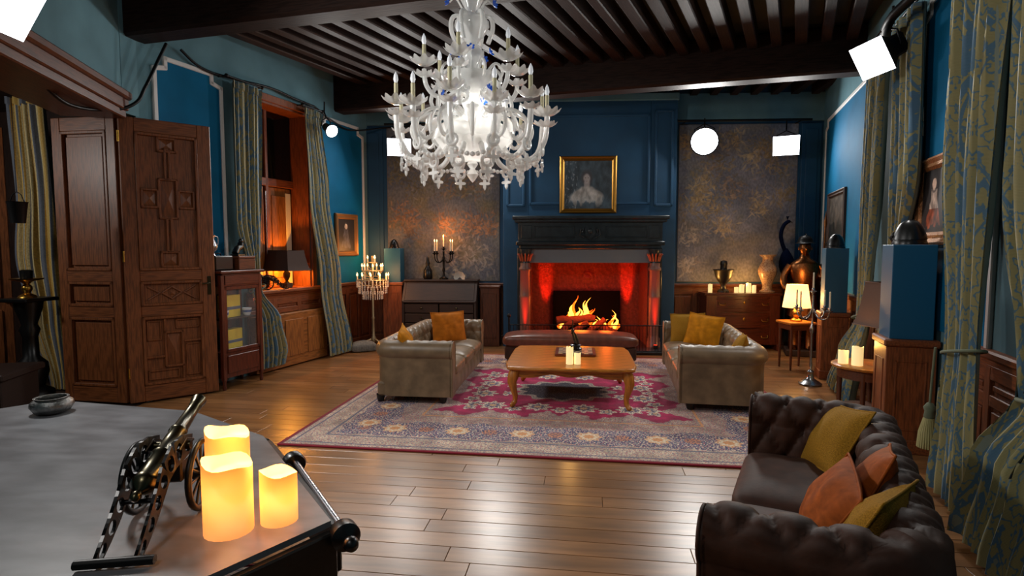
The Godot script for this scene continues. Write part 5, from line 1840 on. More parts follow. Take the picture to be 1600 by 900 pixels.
func doors() -> void:
	var h := 3.18
	for leaf in 2:
		var w := 0.8 if leaf == 0 else 0.9
		var t := Transform3D(Basis(Vector3.UP, deg_to_rad(-2.0 if leaf == 0 else 48.6)), Vector3(-5.88, 0, -5.69) if leaf == 0 else Vector3(-5.04, 0, -5.64))
		var d := thing("door_leaf", "plain panelled leaf of the tall folding wooden door" if leaf == 0 else "carved leaf of the tall wooden door with crossed raised mouldings", "door", t, "leaves of the folding door")
		var st := 0.11 if leaf == 0 else 0.14
		var rows := [[0.2, 0.98], [1.1, 1.38], [1.5, 3.03]]
		for x in [[0.0, st], [w - st, w]]:
			part(G.new().bb(Vector3(x[0], 0.02, -0.025), Vector3(x[1], h, 0.025), 0.006), "stile", M.door_wood, d)
		var edges := [0.02, 0.2, 0.98, 1.1, 1.38, 1.5, 3.03, h]
		for k in 4:
			part(G.new().bb(Vector3(st, edges[k * 2], -0.024), Vector3(w - st, edges[k * 2 + 1], 0.024), 0.006), "rail", M.door_wood_level, d)
		for r in rows:
			part(G.new().bb(Vector3(st, r[0], -0.02), Vector3(w - st, r[1], -0.012), 0.0), "panel", M.door_wood, d)
			var f := G.new()
			raised(f, st, w - st, r[0], r[1], -0.012, 0.032, 0.046)
			part(f, "panel_moulding", M.door_wood, d)
			if leaf == 0:
				part(G.new().bb(Vector3(st + 0.06, r[0] + 0.06, -0.012), Vector3(w - st - 0.06, r[1] - 0.06, 0.012), 0.012), "raised_field", M.door_wood, d)
		if leaf == 1:
			var cx := w / 2
			# upper panel: five linked boxes
			var o := G.new()
			raised(o, cx - 0.1, cx + 0.1, 2.08, 2.54, -0.012)
			raised(o, st + 0.04, cx - 0.09, 2.2, 2.42, -0.012)
			raised(o, cx + 0.09, w - st - 0.04, 2.2, 2.42, -0.012)
			raised(o, cx - 0.1, cx + 0.1, 1.53, 1.72, -0.012)
			raised(o, cx - 0.1, cx + 0.1, 2.83, 3.0, -0.012)
			raised(o, cx - 0.035, cx + 0.035, 1.7, 2.1, -0.012)
			raised(o, cx - 0.035, cx + 0.035, 2.52, 2.88, -0.012)
			pyramid(o, cx - 0.07, cx + 0.07, 2.12, 2.5, -0.012, 0.03)
			pyramid(o, st + 0.065, cx - 0.12, 2.23, 2.39, -0.012)
			pyramid(o, cx + 0.12, w - st - 0.065, 2.23, 2.39, -0.012)
			pyramid(o, cx - 0.075, cx + 0.075, 1.555, 1.695, -0.012)
			pyramid(o, cx - 0.075, cx + 0.075, 2.855, 2.975, -0.012)
			part(o, "carved_moulding", M.door_wood, d)
			# middle panel: lozenge between arrow shapes
			var q := G.new()
			for s in [-1.0, 1.0]:
				for u in [-1.0, 1.0]:
					var a := Vector3(cx + s * 0.1, 1.24, -0.004)
					var b := Vector3(cx, 1.24 + u * 0.07, -0.004)
					q.tube([a, b], 0.012, 5)
					q.tube([Vector3(cx + s * 0.12, 1.24, -0.005), Vector3(cx + s * 0.24, 1.24 + u * 0.075, -0.005)], 0.01, 5)
			pyramid(q, cx - 0.035, cx + 0.035, 1.21, 1.27, -0.012, 0.015)
			part(q, "carved_moulding", M.door_wood, d)
			# lower panel: pinwheel round a tall box
			var lo := G.new()
			raised(lo, cx - 0.1, cx + 0.1, 0.38, 0.8, -0.012)
			pyramid(lo, cx - 0.07, cx + 0.07, 0.41, 0.77, -0.012, 0.026)
			lo.bb(Vector3(cx - 0.1 - 0.0, 0.8, -0.012), Vector3(cx - 0.076, 0.95, 0.018), 0.005)
			lo.bb(Vector3(cx + 0.076, 0.23, -0.012), Vector3(cx + 0.1, 0.38, 0.018), 0.005)
			lo.bb(Vector3(cx + 0.1, 0.66, -0.012), Vector3(w - st - 0.03, 0.685, 0.018), 0.005)
			lo.bb(Vector3(st + 0.03, 0.5, -0.012), Vector3(cx - 0.1, 0.525, 0.018), 0.005)
			raised(lo, st + 0.045, cx - 0.12, 0.7, 0.93, -0.012, 0.016, 0.016)
			raised(lo, cx + 0.02, w - st - 0.045, 0.82, 0.93, -0.012, 0.016, 0.016)
			raised(lo, cx + 0.12, w - st - 0.045, 0.26, 0.64, -0.012, 0.016, 0.016)
			raised(lo, st + 0.045, cx + 0.05, 0.25, 0.36, -0.012, 0.016, 0.016)
			part(lo, "carved_moulding", M.door_wood, d)
			var hd := part(G.new().bb(Vector3(w - 0.085, 1.2, 0.024), Vector3(w - 0.045, 1.42, 0.032), 0.003), "lock_plate", M.old_brass, d)
			part(G.new().tube([Vector3(w - 0.065, 1.34, 0.03), Vector3(w - 0.065, 1.34, 0.07), Vector3(w - 0.15, 1.335, 0.075)], 0.01, 6), "handle", M.old_brass, hd)
			for y in [0.3, 1.6, 2.9]:
				part(G.new().tube([Vector3(-0.004, y, 0.03), Vector3(-0.004, y + 0.12, 0.03)], 0.012, 8), "hinge", M.brass, d)


# ---------------------------------------------------------------- curtains
func damask_image() -> Texture2D:
	var w := 256
	var h := 384
	var im := Image.create(w, h, false, Image.FORMAT_RGB8)
	var f := FastNoiseLite.new()
	f.seed = 91
	f.frequency = 0.022
	f.fractal_octaves = 3
	var blue := rgb(76, 112, 138)
	var gold := rgb(150, 141, 94)
	for y in h:
		for x in w:
			var u := float(x) / w
			var v := float(y) / h
			# two half-drop ogees, each mirrored about its axis
			var best := 9.0
			var sym := 0.0
			var yy := 0.0
			for k in 3:
				var cx: float = [0.0, 0.5, 1.0][k]
				var cv: float = [0.5, 0.0, 0.5][k]
				var dv := fposmod(v - cv + 0.5, 1.0) - 0.5
				var hw := 0.24 * pow(maxf(cos(dv * PI), 0.0), 1.2) + 0.03
				var e := absf(u - cx) / hw
				if e < best:
					best = e
					sym = absf(u - cx)
					yy = dv
			var n := f.get_noise_2d(sym * 420.0, (yy + 1.0) * 330.0)
			var g := 0.0
			if best < 0.95:
				g = smoothstep(0.07, 0.12, absf(n))
				if best > 0.76 and best < 0.86:
					g = 0.0
				if Vector2(sym / 0.07, (yy + 0.02) / 0.13).length() < 1.0:
					g = 1.0
			else:
				g = smoothstep(0.14, 0.22, n)
			im.set_pixel(x, y, blue.lerp(gold, g) * (0.93 + 0.07 * sin(y * 2.1)))
	return ImageTexture.create_from_image(im)


func stripe_image() -> Texture2D:
	var w := 128
	var im := Image.create(w, 64, false, Image.FORMAT_RGB8)
	var f := FastNoiseLite.new()
	f.seed = 3
	f.frequency = 0.15
	for y in 64:
		for x in w:
			var u := float(x) / w
			var c := rgb(196, 178, 128)
			if u < 0.22:
				c = rgb(92, 98, 110)
			elif u < 0.3 or (u > 0.86 and u < 0.92):
				c = rgb(176, 132, 50)
			elif u > 0.5 and u < 0.72:
				c = rgb(186, 150, 72)
			elif u > 0.76 and u < 0.84:
				c = rgb(104, 110, 120)
			im.set_pixel(x, y, c * (0.95 + 0.2 * f.get_noise_2d(x, y)))
	return ImageTexture.create_from_image(im)


# keys: [height, middle, width, distance from the wall] from top to bottom
func curtain(label: String, frame: Transform3D, keys: Array, folds: int, m: Material, seed_: int, tie := -1.0, lining := false) -> Node3D:
	var o := thing("curtain", label, "curtain", frame, "damask curtains" if m != M.stripes else "")
	var wide: float = 0.0
	for k in keys:
		wide = maxf(wide, k[2])
	var cloth := wide * 2.1
	var ytop: float = keys[0][0]
	var ybot: float = keys[-1][0]
	var at := func(y: float) -> Array:
		for k in keys.size() - 1:
			var a: Array = keys[k]
			var b: Array = keys[k + 1]
			if y >= b[0]:
				var q := clampf((a[0] - y) / (a[0] - b[0]), 0.0, 1.0)
				q = q * q * (3.0 - 2.0 * q)
				return [lerpf(a[1], b[1], q), lerpf(a[2], b[2], q), lerpf(a[3], b[3], q)]
		return [keys[-1][1], keys[-1][2], keys[-1][3]]
	var body := func(u: float, v: float, off: float) -> Vector3:
		var y := lerpf(ytop, ybot, v)
		var s: Array = at.call(y)
		var ph := TAU * folds * (u + 0.02 * sin(v * 5.0 + seed_) + 0.012 * sin(u * 23.0 + seed_))
		var amp := clampf(0.5 * s[1] / folds * 0.9, 0.012, 0.055) * (0.75 + 0.25 * sin(u * 11.0 + seed_ + v * 2.0))
		return Vector3(s[0] + (u - 0.5) * s[1] + 0.25 * amp * sin(ph * 0.5 + v * 3.0), y + 0.01 * sin(ph), s[2] + amp * sin(ph) + 0.35 * amp * sin(2.0 * ph + seed_) + off)
	var g := G.new()
	g.grid(folds * 10, 44, func(u, v): return body.call(u, v, 0.0), Vector2(cloth, ytop - ybot))
	part(g, "cloth", m, o)
	# thin lining behind the cloth
	var b := G.new()
	b.grid(folds * 6, 30, func(u, v): return body.call(u, v, -0.008))
	part(b, "lining", M.lining, o)
	# heading tape and pole rings
	part(G.new().grid(folds * 6, 1, func(u, v): return body.call(u, v * 0.025, 0.012)), "heading", m, o)
	if tie > 0.0:
		var s: Array = at.call(tie)
		var pts := []
		for k in 24:
			var a := TAU * k / 24.0
			pts.append(Vector3(s[0] + (s[1] * 0.5 + 0.03) * cos(a), tie + 0.05 * cos(a), s[2] + 0.085 * sin(a)))
		var rope := G.new()
		rope.tube(pts, 0.011, 7, false, true)
		part(rope, "tieback_rope", M.rope, o)
	return o


func tassel(label: String, t: Transform3D) -> void:
	var o := thing("tassel", label, "tassel", t)
	part(G.new().tube([Vector3(0, 0.0, 0), Vector3(0.02, 0.2, 0), Vector3(0.05, 0.42, 0.0)], 0.009, 6), "cord", M.rope, o)
	part(G.new().lathe([Vector2(0.02, -0.12), Vector2(0.036, -0.1), Vector2(0.03, -0.06), Vector2(0.04, -0.03), Vector2(0.02, 0.0), Vector2(0.001, 0.01)], 14), "head", M.rope, o)
	for k in 26:
		var a := TAU * k / 26.0
		var d := Vector3(cos(a), 0, sin(a))
		part(G.new().tube([d * 0.03 + Vector3(0, -0.11, 0), d * 0.055 + Vector3(0, -0.22, 0), d * 0.065 + Vector3(0, -0.33, 0)], [0.007, 0.009, 0.006], 5), "thread", M.fringe, o)


func curtains() -> void:
	mat("damask", Color.WHITE, 0.7, 0.0, {"tex": damask_image(), "uvsc": Vector3(1.0 / 0.8, 1.0 / 1.0, 1), "rim": 0.2})
	mat("lining", rgb(120, 128, 116), 0.8)
	mat("rope", rgb(96, 104, 84), 0.9)
	mat("fringe", rgb(150, 144, 96), 0.75)
	mat("stripes", Color.WHITE, 0.7, 0.0, {"tex": stripe_image(), "uvsc": Vector3(1.0 / 0.4, 1.0 / 0.3, 1)})
	var lf := left_frame
	var rf := right_frame
	curtain("damask curtain tied back at the window beside the glass cabinet", lf, [[3.9, -0.3, 0.5, 0.14], [2.1, -0.33, 0.46, 0.14], [1.5, -0.26, 0.24, 0.14], [1.2, -0.24, 0.18, 0.16], [0.75, -0.12, 0.4, 0.28], [0.3, -0.06, 0.52, 0.28], [0.1, -0.08, 0.46, 0.27]], 6, M.damask, 1, 1.2)
	curtain("damask curtain falling straight at the window beside the framed portrait", lf, [[3.86, 1.0, 0.36, 0.14], [2.6, 1.12, 0.48, 0.14], [1.2, 1.28, 0.52, 0.2], [0.03, 1.4, 0.6, 0.28]], 6, M.damask, 2)
	curtain("narrow damask curtain gathered by a rope behind the silver candelabrum", rf, [[3.92, -2.75, 0.7, 0.14], [2.4, -2.75, 0.7, 0.16], [0.98, -2.66, 0.45, 0.2], [0.5, -2.75, 0.9, 0.3], [0.03, -2.85, 1.2, 0.36]], 7, M.damask, 3, 0.98)
	curtain("damask curtain behind the brown lampshade", rf, [[3.92, -1.75, 0.75, 0.14], [2.4, -1.72, 0.75, 0.12], [1.75, -1.9, 0.5, 0.1], [1.0, -2.2, 0.34, 0.1], [0.03, -2.2, 0.36, 0.12]], 7, M.damask, 4)
	curtain("damask curtain tied with a rope and hung with a tassel", rf, [[4.05, 0.0, 0.82, 0.2], [2.4, 0.04, 0.72, 0.22], [1.08, 0.14, 0.44, 0.24], [0.6, 0.16, 0.5, 0.26], [0.03, 0.2, 0.62, 0.28]], 6, M.damask, 5, 1.06)
	curtain("damask curtain swept back behind the brown sofa", rf, [[4.05, 1.12, 1.15, 0.2], [2.2, 1.15, 1.05, 0.22], [1.0, 1.3, 0.62, 0.26], [0.55, 1.16, 0.8, 0.36], [0.05, 1.08, 0.86, 0.4]], 7, M.damask, 6, 1.0)
	tassel("blue and gold rope tassel hanging beside the tied damask curtain", rf * Transform3D(Basis(), Vector3(-0.2, 0.62, 0.3)))
	# poles the curtains hang from
	for e in [[-0.62, -0.02, 3.94, lf, "window, glass cabinet side"], [0.78, 1.24, 3.9, lf, "window, portrait side"]]:
		pole(e[3], e[0], e[1], e[2], 0.14, "dark iron curtain pole end at the " + e[4])
	pole(rf, -3.2, -1.3, 3.97, 0.14, "dark iron curtain pole over the curtain behind the brown lampshade")
	pole(rf, -0.5, 1.8, 4.1, 0.2, "dark iron curtain pole over the tasselled curtain")


func pole(frame: Transform3D, x0: float, x1: float, y: float, z: float, label: String) -> void:
	var o := thing("curtain_pole", label, "pole", frame, "curtain poles")
	part(G.new().tube([Vector3(x0, y, z), Vector3(x1, y, z)], 0.014, 8), "rod", M.black_metal, o)
	for x in [x0, x1]:
		part(G.new().ell(Vector3(x, y, z), Vector3(0.026, 0.026, 0.026), 10, 7), "finial", M.black_metal, o)
		part(G.new().tube([Vector3(x, y, z), Vector3(x, y, 0.0)], 0.009, 6), "bracket", M.black_metal, o)


# ---------------------------------------------------------------- plinths, helmets, candelabra, lamps
func plinth(label: String, t: Transform3D, wood_h: float, blue_h: float, w: float) -> void:
	var o := thing("plinth", label, "plinth", t, "blue topped plinths with helmets")
	part(G.new().bb(Vector3(-w / 2, 0, -w / 2), Vector3(w / 2, wood_h - 0.06, w / 2), 0.006), "wooden_base", M.plinth_wood, o)
	part(G.new().bb(Vector3(-w / 2 - 0.02, wood_h - 0.06, -w / 2 - 0.02), Vector3(w / 2 + 0.02, wood_h, w / 2 + 0.02), 0.012), "wooden_cap", M.plinth_wood_level, o)
	part(G.new().bb(Vector3(-w / 2 - 0.012, 0, -w / 2 - 0.012), Vector3(w / 2 + 0.012, 0.12, w / 2 + 0.012), 0.008), "skirting", M.plinth_wood_level, o)
	for s in 4:
		var g := G.new()
		g.x = Transform3D(Basis(Vector3.UP, s * PI / 2), Vector3.ZERO)
		raised(g, -w / 2 + 0.07, w / 2 - 0.07, 0.2, wood_h - 0.18, w / 2, 0.012, 0.006)
		part(g, "panel_moulding", M.plinth_wood, o)
	var bw := w / 2 - 0.025
	part(G.new().bb(Vector3(-bw, wood_h, -bw), Vector3(bw, wood_h + blue_h, bw), 0.004), "blue_block", M.plinth_paint, o, "blue painted block")


func helmet(label: String, t: Transform3D, s: float) -> void:
	var o := thing("helmet", label, "helmet", t.scaled_local(Vector3(s, s, s)), "black helmets on the plinths")
	var g := G.new()
	g.grid(28, 16, func(u, v):
		var a: float = TAU * u
		var b: float = v * PI * 0.5
		var flare := 1.0 + 0.16 * pow(1.0 - v, 3.0)
		var ridge = 1.0 + 0.03 * exp(-pow(sin(a) * 4.0, 2.0)) * v
		return Vector3(cos(a) * pow(cos(b), 0.8) * 0.115 * flare, 0.05 + sin(b) * 0.2 * ridge, -sin(a) * pow(cos(b), 0.8) * 0.13 * flare), Vector2.ONE, true, false)
	part(g, "dome", M.black_gloss, o)
	part(G.new().lathe([Vector2(0.11, 0.0), Vector2(0.142, 0.0), Vector2(0.142, 0.012), Vector2(0.132, 0.04), Vector2(0.122, 0.07)], 28, 0, 0.0, 1.1), "neck_guard", M.black_gloss, o)
	part(G.new().bb(Vector3(-0.07, 0.07, 0.125), Vector3(0.07, 0.1, 0.15), 0.008), "visor_slot", M.iron, o)
	part(G.new().tube([Vector3(0, 0.02, 0.14), Vector3(0, 0.07, 0.16), Vector3(0, 0.13, 0.14)], [0.02, 0.026, 0.012], 8), "nose_guard", M.iron, o)


func taper_arm(o: Node3D, p: Vector3, ch: float, lit: bool, m: Material) -> void:
	part(G.new().mv(p).lathe([Vector2(0.01, -0.03), Vector2(0.018, -0.01), Vector2(0.04, 0.0), Vector2(0.042, 0.008), Vector2(0.016, 0.012), Vector2(0.02, 0.04), Vector2(0.016, 0.045)], 12), "socket", m, o)
	part(G.new().mv(p).lathe([Vector2(0.012, 0.03), Vector2(0.01, 0.04 + ch), Vector2(0.002, 0.045 + ch)], 8), "taper_candle", M.taper, o)
	if lit:
		part(G.new().ell(p + Vector3(0, 0.07 + ch, 0), Vector3(0.009, 0.024, 0.009), 8, 6), "flame_bulb", M.warm_bulb, o)


func back_left_group() -> void:
	var bf := back_frame
	plinth("wooden plinth with blue block and helmet beside the writing desk", bf * xf(Vector3(-3.46, 0, 0.27)), 1.15, 0.6, 0.34)
	helmet("small black helmet on the plinth beside the writing desk", bf * xf(Vector3(-3.46, 1.751, 0.27)), 0.62)
	# fall-front desk
	var o := thing("writing_desk", "dark fall front writing desk below the olive tapestry", "desk", bf * xf(Vector3(-2.6, 0, 0.09)))
	var w := 0.63
	for s in [-1.0, 1.0]:
		var side := G.new()
		side.x = Transform3D(Basis(Vector3.UP, -PI / 2), Vector3(s * w, 0, 0))
		side.extrude(PackedVector2Array([Vector2(0, 0.1), Vector2(0.52, 0.1), Vector2(0.52, 0.84), Vector2(0.3, 1.17), Vector2(0, 1.17)]), -0.02, 0.02)
		part(side, "side_panel", M.dark_wood, o)
	part(G.new().bb(Vector3(-w, 0.1, 0.0), Vector3(w, 1.16, 0.02), 0.0), "back_panel", M.dark_wood, o)
	part(G.new().bb(Vector3(-w - 0.03, 1.165, -0.01), Vector3(w + 0.03, 1.195, 0.33), 0.008), "top", M.dark_wood_level, o)
	var fall := G.new()
	fall.x = Transform3D(Basis(Vector3.RIGHT, -atan2(0.22, 0.33)), Vector3(0, 0.84, 0.51))
	fall.bb(Vector3(-w + 0.02, 0, -0.02), Vector3(w - 0.02, 0.395, 0.01), 0.006)
	part(fall, "fall_front", M.dark_wood_level, o)
	part(G.new().bb(Vector3(-w - 0.01, 0.8, 0.02), Vector3(w + 0.01, 0.84, 0.54), 0.008), "writing_ledge", M.dark_wood_level, o)
	for r in 4:
		var y := 0.12 + r * 0.17
		for s in ([-1, 1] if r > 1 else [0]):
			var x0 := -w + 0.03 if s <= 0 else 0.01
			var x1 := w - 0.03 if s >= 0 else -0.01
			var d := part(G.new().bb(Vector3(x0, y, 0.06), Vector3(x1, y + 0.155, 0.53), 0.006), "drawer", M.dark_wood_level, o)
			for kx in ([0.5] if s != 0 else [0.25, 0.75]):
				part(G.new().ell(Vector3(lerpf(x0, x1, kx), y + 0.08, 0.54), Vector3(0.022, 0.018, 0.016), 10, 6), "knob", M.old_brass, d)
	for s in [-1.0, 1.0]:
		for z in [0.05, 0.48]:
			part(G.new().mv(Vector3(s * (w - 0.06), 0, z)).lathe([Vector2(0.035, 0), Vector2(0.05, 0.05), Vector2(0.04, 0.11)], 10), "foot", M.dark_wood, o)
	# black candelabrum with five lit tapers
	var c := thing("candelabrum", "black five armed candelabrum with lit tapers on the writing desk", "candelabrum", bf * xf(Vector3(-2.57, 1.197, 0.26)))
	part(G.new().lathe([Vector2(0.08, 0), Vector2(0.08, 0.02), Vector2(0.03, 0.05), Vector2(0.018, 0.12), Vector2(0.03, 0.16), Vector2(0.016, 0.22), Vector2(0.022, 0.34), Vector2(0.03, 0.38), Vector2(0.016, 0.42), Vector2(0.02, 0.5)], 14), "stem", M.iron, c)
	taper_arm(c, Vector3(0, 0.54, 0), 0.16, true, M.iron)
	for k in 4:
		var a := PI / 4 + k * PI / 2
		var d := Vector3(cos(a), 0, sin(a) * 0.8)
		var arm := part(G.new().tube(arm_points([d * 0.015 + Vector3(0, 0.36, 0), d * 0.1 + Vector3(0, 0.3, 0), d * 0.18 + Vector3(0, 0.34, 0), d * 0.2 + Vector3(0, 0.43, 0)]), 0.01, 7), "arm", M.iron, c)
		taper_arm(arm, d * 0.2 + Vector3(0, 0.46, 0), 0.16, true, M.iron)
	omni(c, Vector3(0, 0.8, 0.05), Color(1.0, 0.62, 0.3), 0.22, 0.05, "candle_light")
	# black bottle
	solo(G.new().lathe([Vector2(0.001, 0), Vector2(0.07, 0), Vector2(0.085, 0.03), Vector2(0.08, 0.15), Vector2(0.05, 0.2), Vector2(0.03, 0.25), Vector2(0.045, 0.28), Vector2(0.03, 0.32), Vector2(0.02, 0.4), Vector2(0.001, 0.42)], 18), "decanter", M.black_gloss, "black decanter on the writing desk beside the candelabrum", "decanter", bf * xf(Vector3(-2.86, 1.197, 0.24)))
	# pale shell
	var sh := G.new()
	sh.grid(20, 10, func(u, v):
		var a: float = PI * (u - 0.5) * 1.5
		var r: float = 0.1 * v * (1.0 + 0.06 * cos(u * 40.0))
		return Vector3(sin(a) * r, 0.02 + cos(a) * r + 0.02, 0.05 * v * v - 0.02))
	solo(sh, "shell", mat("shell_white", rgb(220, 214, 204), 0.5), "pale fan shell on the writing desk beside the candelabrum", "shell", bf * xf(Vector3(-2.28, 1.2, 0.28)))
	# wooden chest between the desk and the fireplace
	var ch := thing("cupboard", "narrow brown wooden cupboard between the writing desk and the fireplace", "cupboard", bf * xf(Vector3(-1.74, 0, 0.1)))
	part(G.new().bb(Vector3(-0.17, 0.0, -0.04), Vector3(0.17, 1.05, 0.24), 0.006), "body", M.red_wood, ch)
	part(G.new().bb(Vector3(-0.19, 1.05, -0.04), Vector3(0.19, 1.09, 0.27), 0.01), "top", M.red_wood_level, ch)
	part(G.new().bb(Vector3(-0.12, 0.15, 0.235), Vector3(0.12, 0.95, 0.255), 0.012), "door", M.red_wood, ch)
	# crystal floor girandole
	var g := thing("crystal_floor_lamp", "standing crystal lamp with tiers of lit bulbs in the corner", "lamp", xf(Vector3(-3.72, 0, -9.55)))
	var pale := mat("aged_gilt", rgb(176, 160, 126), 0.45, 0.7)
	for k in 3:
		var a := TAU * k / 3.0 + 0.5
		var d := Vector3(cos(a), 0, sin(a))
		part(G.new().tube(arm_points([Vector3(0, 0.16, 0), d * 0.12 + Vector3(0, 0.12, 0), d * 0.22 + Vector3(0, 0.02, 0), d * 0.3 + Vector3(0, 0.035, 0), d * 0.28 + Vector3(0, 0.08, 0)]), 0.018, 8), "scroll_foot", pale, g)
	part(G.new().lathe([Vector2(0.035, 0.1), Vector2(0.05, 0.16), Vector2(0.025, 0.22), Vector2(0.02, 0.5), Vector2(0.03, 0.53), Vector2(0.018, 0.56), Vector2(0.018, 1.62)], 12), "stem", pale, g)
	var crystal := mat("crystal", Color(0.92, 0.9, 0.88, 0.55), 0.1)
	var bead := G.new().ell(Vector3.ZERO, Vector3(0.012, 0.018, 0.012), 6, 5).mesh()
	for tier in [[0.27, 1.2, 11, 5], [0.18, 1.36, 7, 3], [0.08, 1.5, 3, 2]]:
		var pts := []
		for k in 24:
			pts.append(Vector3(cos(TAU * k / 24.0) * tier[0], tier[1], sin(TAU * k / 24.0) * tier[0]))
		var ring := part(G.new().tube(pts, 0.009, 6, false, true), "tier_ring", pale, g)
		for k in tier[2]:
			var a: float = TAU * (k + 0.3) / tier[2]
			var p := Vector3(cos(a) * tier[0], tier[1], sin(a) * tier[0])
			part(G.new().tube([Vector3(0, tier[1] - 0.1, 0), p * Vector3(0.6, 1, 0.6) - Vector3(0, 0.1, 0), p], 0.006, 5), "arm", pale, ring)
			part(G.new().mv(p).lathe([Vector2(0.012, 0), Vector2(0.012, 0.07), Vector2(0.008, 0.072)], 8), "candle_sleeve", M.taper, ring)
			part(G.new().mv(p).lathe([Vector2(0.008, 0.07), Vector2(0.016, 0.09), Vector2(0.002, 0.13)], 8), "bulb", M.warm_bulb, ring)
	# crystal skirt: strings of beads in three rows
	var strings := MultiMesh.new()
	strings.transform_format = MultiMesh.TRANSFORM_3D
	var places := []
	for row in 3:
		var r: float = [0.27, 0.24, 0.17][row]
		var y0: float = [1.19, 1.08, 0.98][row]
		for k in 26:
			var a := TAU * (k + row * 0.5) / 26.0
			for q in 4:
				places.append(Vector3(cos(a) * r, y0 - 0.035 * q, sin(a) * r))
	strings.mesh = bead
	strings.instance_count = places.size()
	for k in places.size():
		strings.set_instance_transform(k, Transform3D(Basis(), places[k]))
	var mm := MultiMeshInstance3D.new()
	mm.multimesh = strings
	mm.material_override = crystal
	mm.name = "crystal_beads"
	mm.set_meta("kind", "stuff")
	g.add_child(mm)
	omni(g, Vector3(0.0, 1.72, 0.0), Color(1.0, 0.66, 0.36), 0.35, 0.1, "bulb_light")
	omni(g, Vector3(0.3, 1.32, 0.25), Color(1.0, 0.66, 0.36), 0.25, 0.08, "bulb_light")
	# rolled dust sheet on the floor in the corner
	var rs := G.new()
	pillow_box(rs, Vector3(0, 0.07, 0), Vector3(0.42, 0.14, 0.26), 0.05)
	solo(rs, "folded_sheet", mat("grey_linen", rgb(140, 136, 128), 0.9, 0.0, {"tex": M.cloud, "sc": Vector3(5, 5, 5)}), "folded grey sheet on the floor behind the crystal lamp", "sheet", bf * xf(Vector3(-3.85, 0.0, 0.9), 0.5))


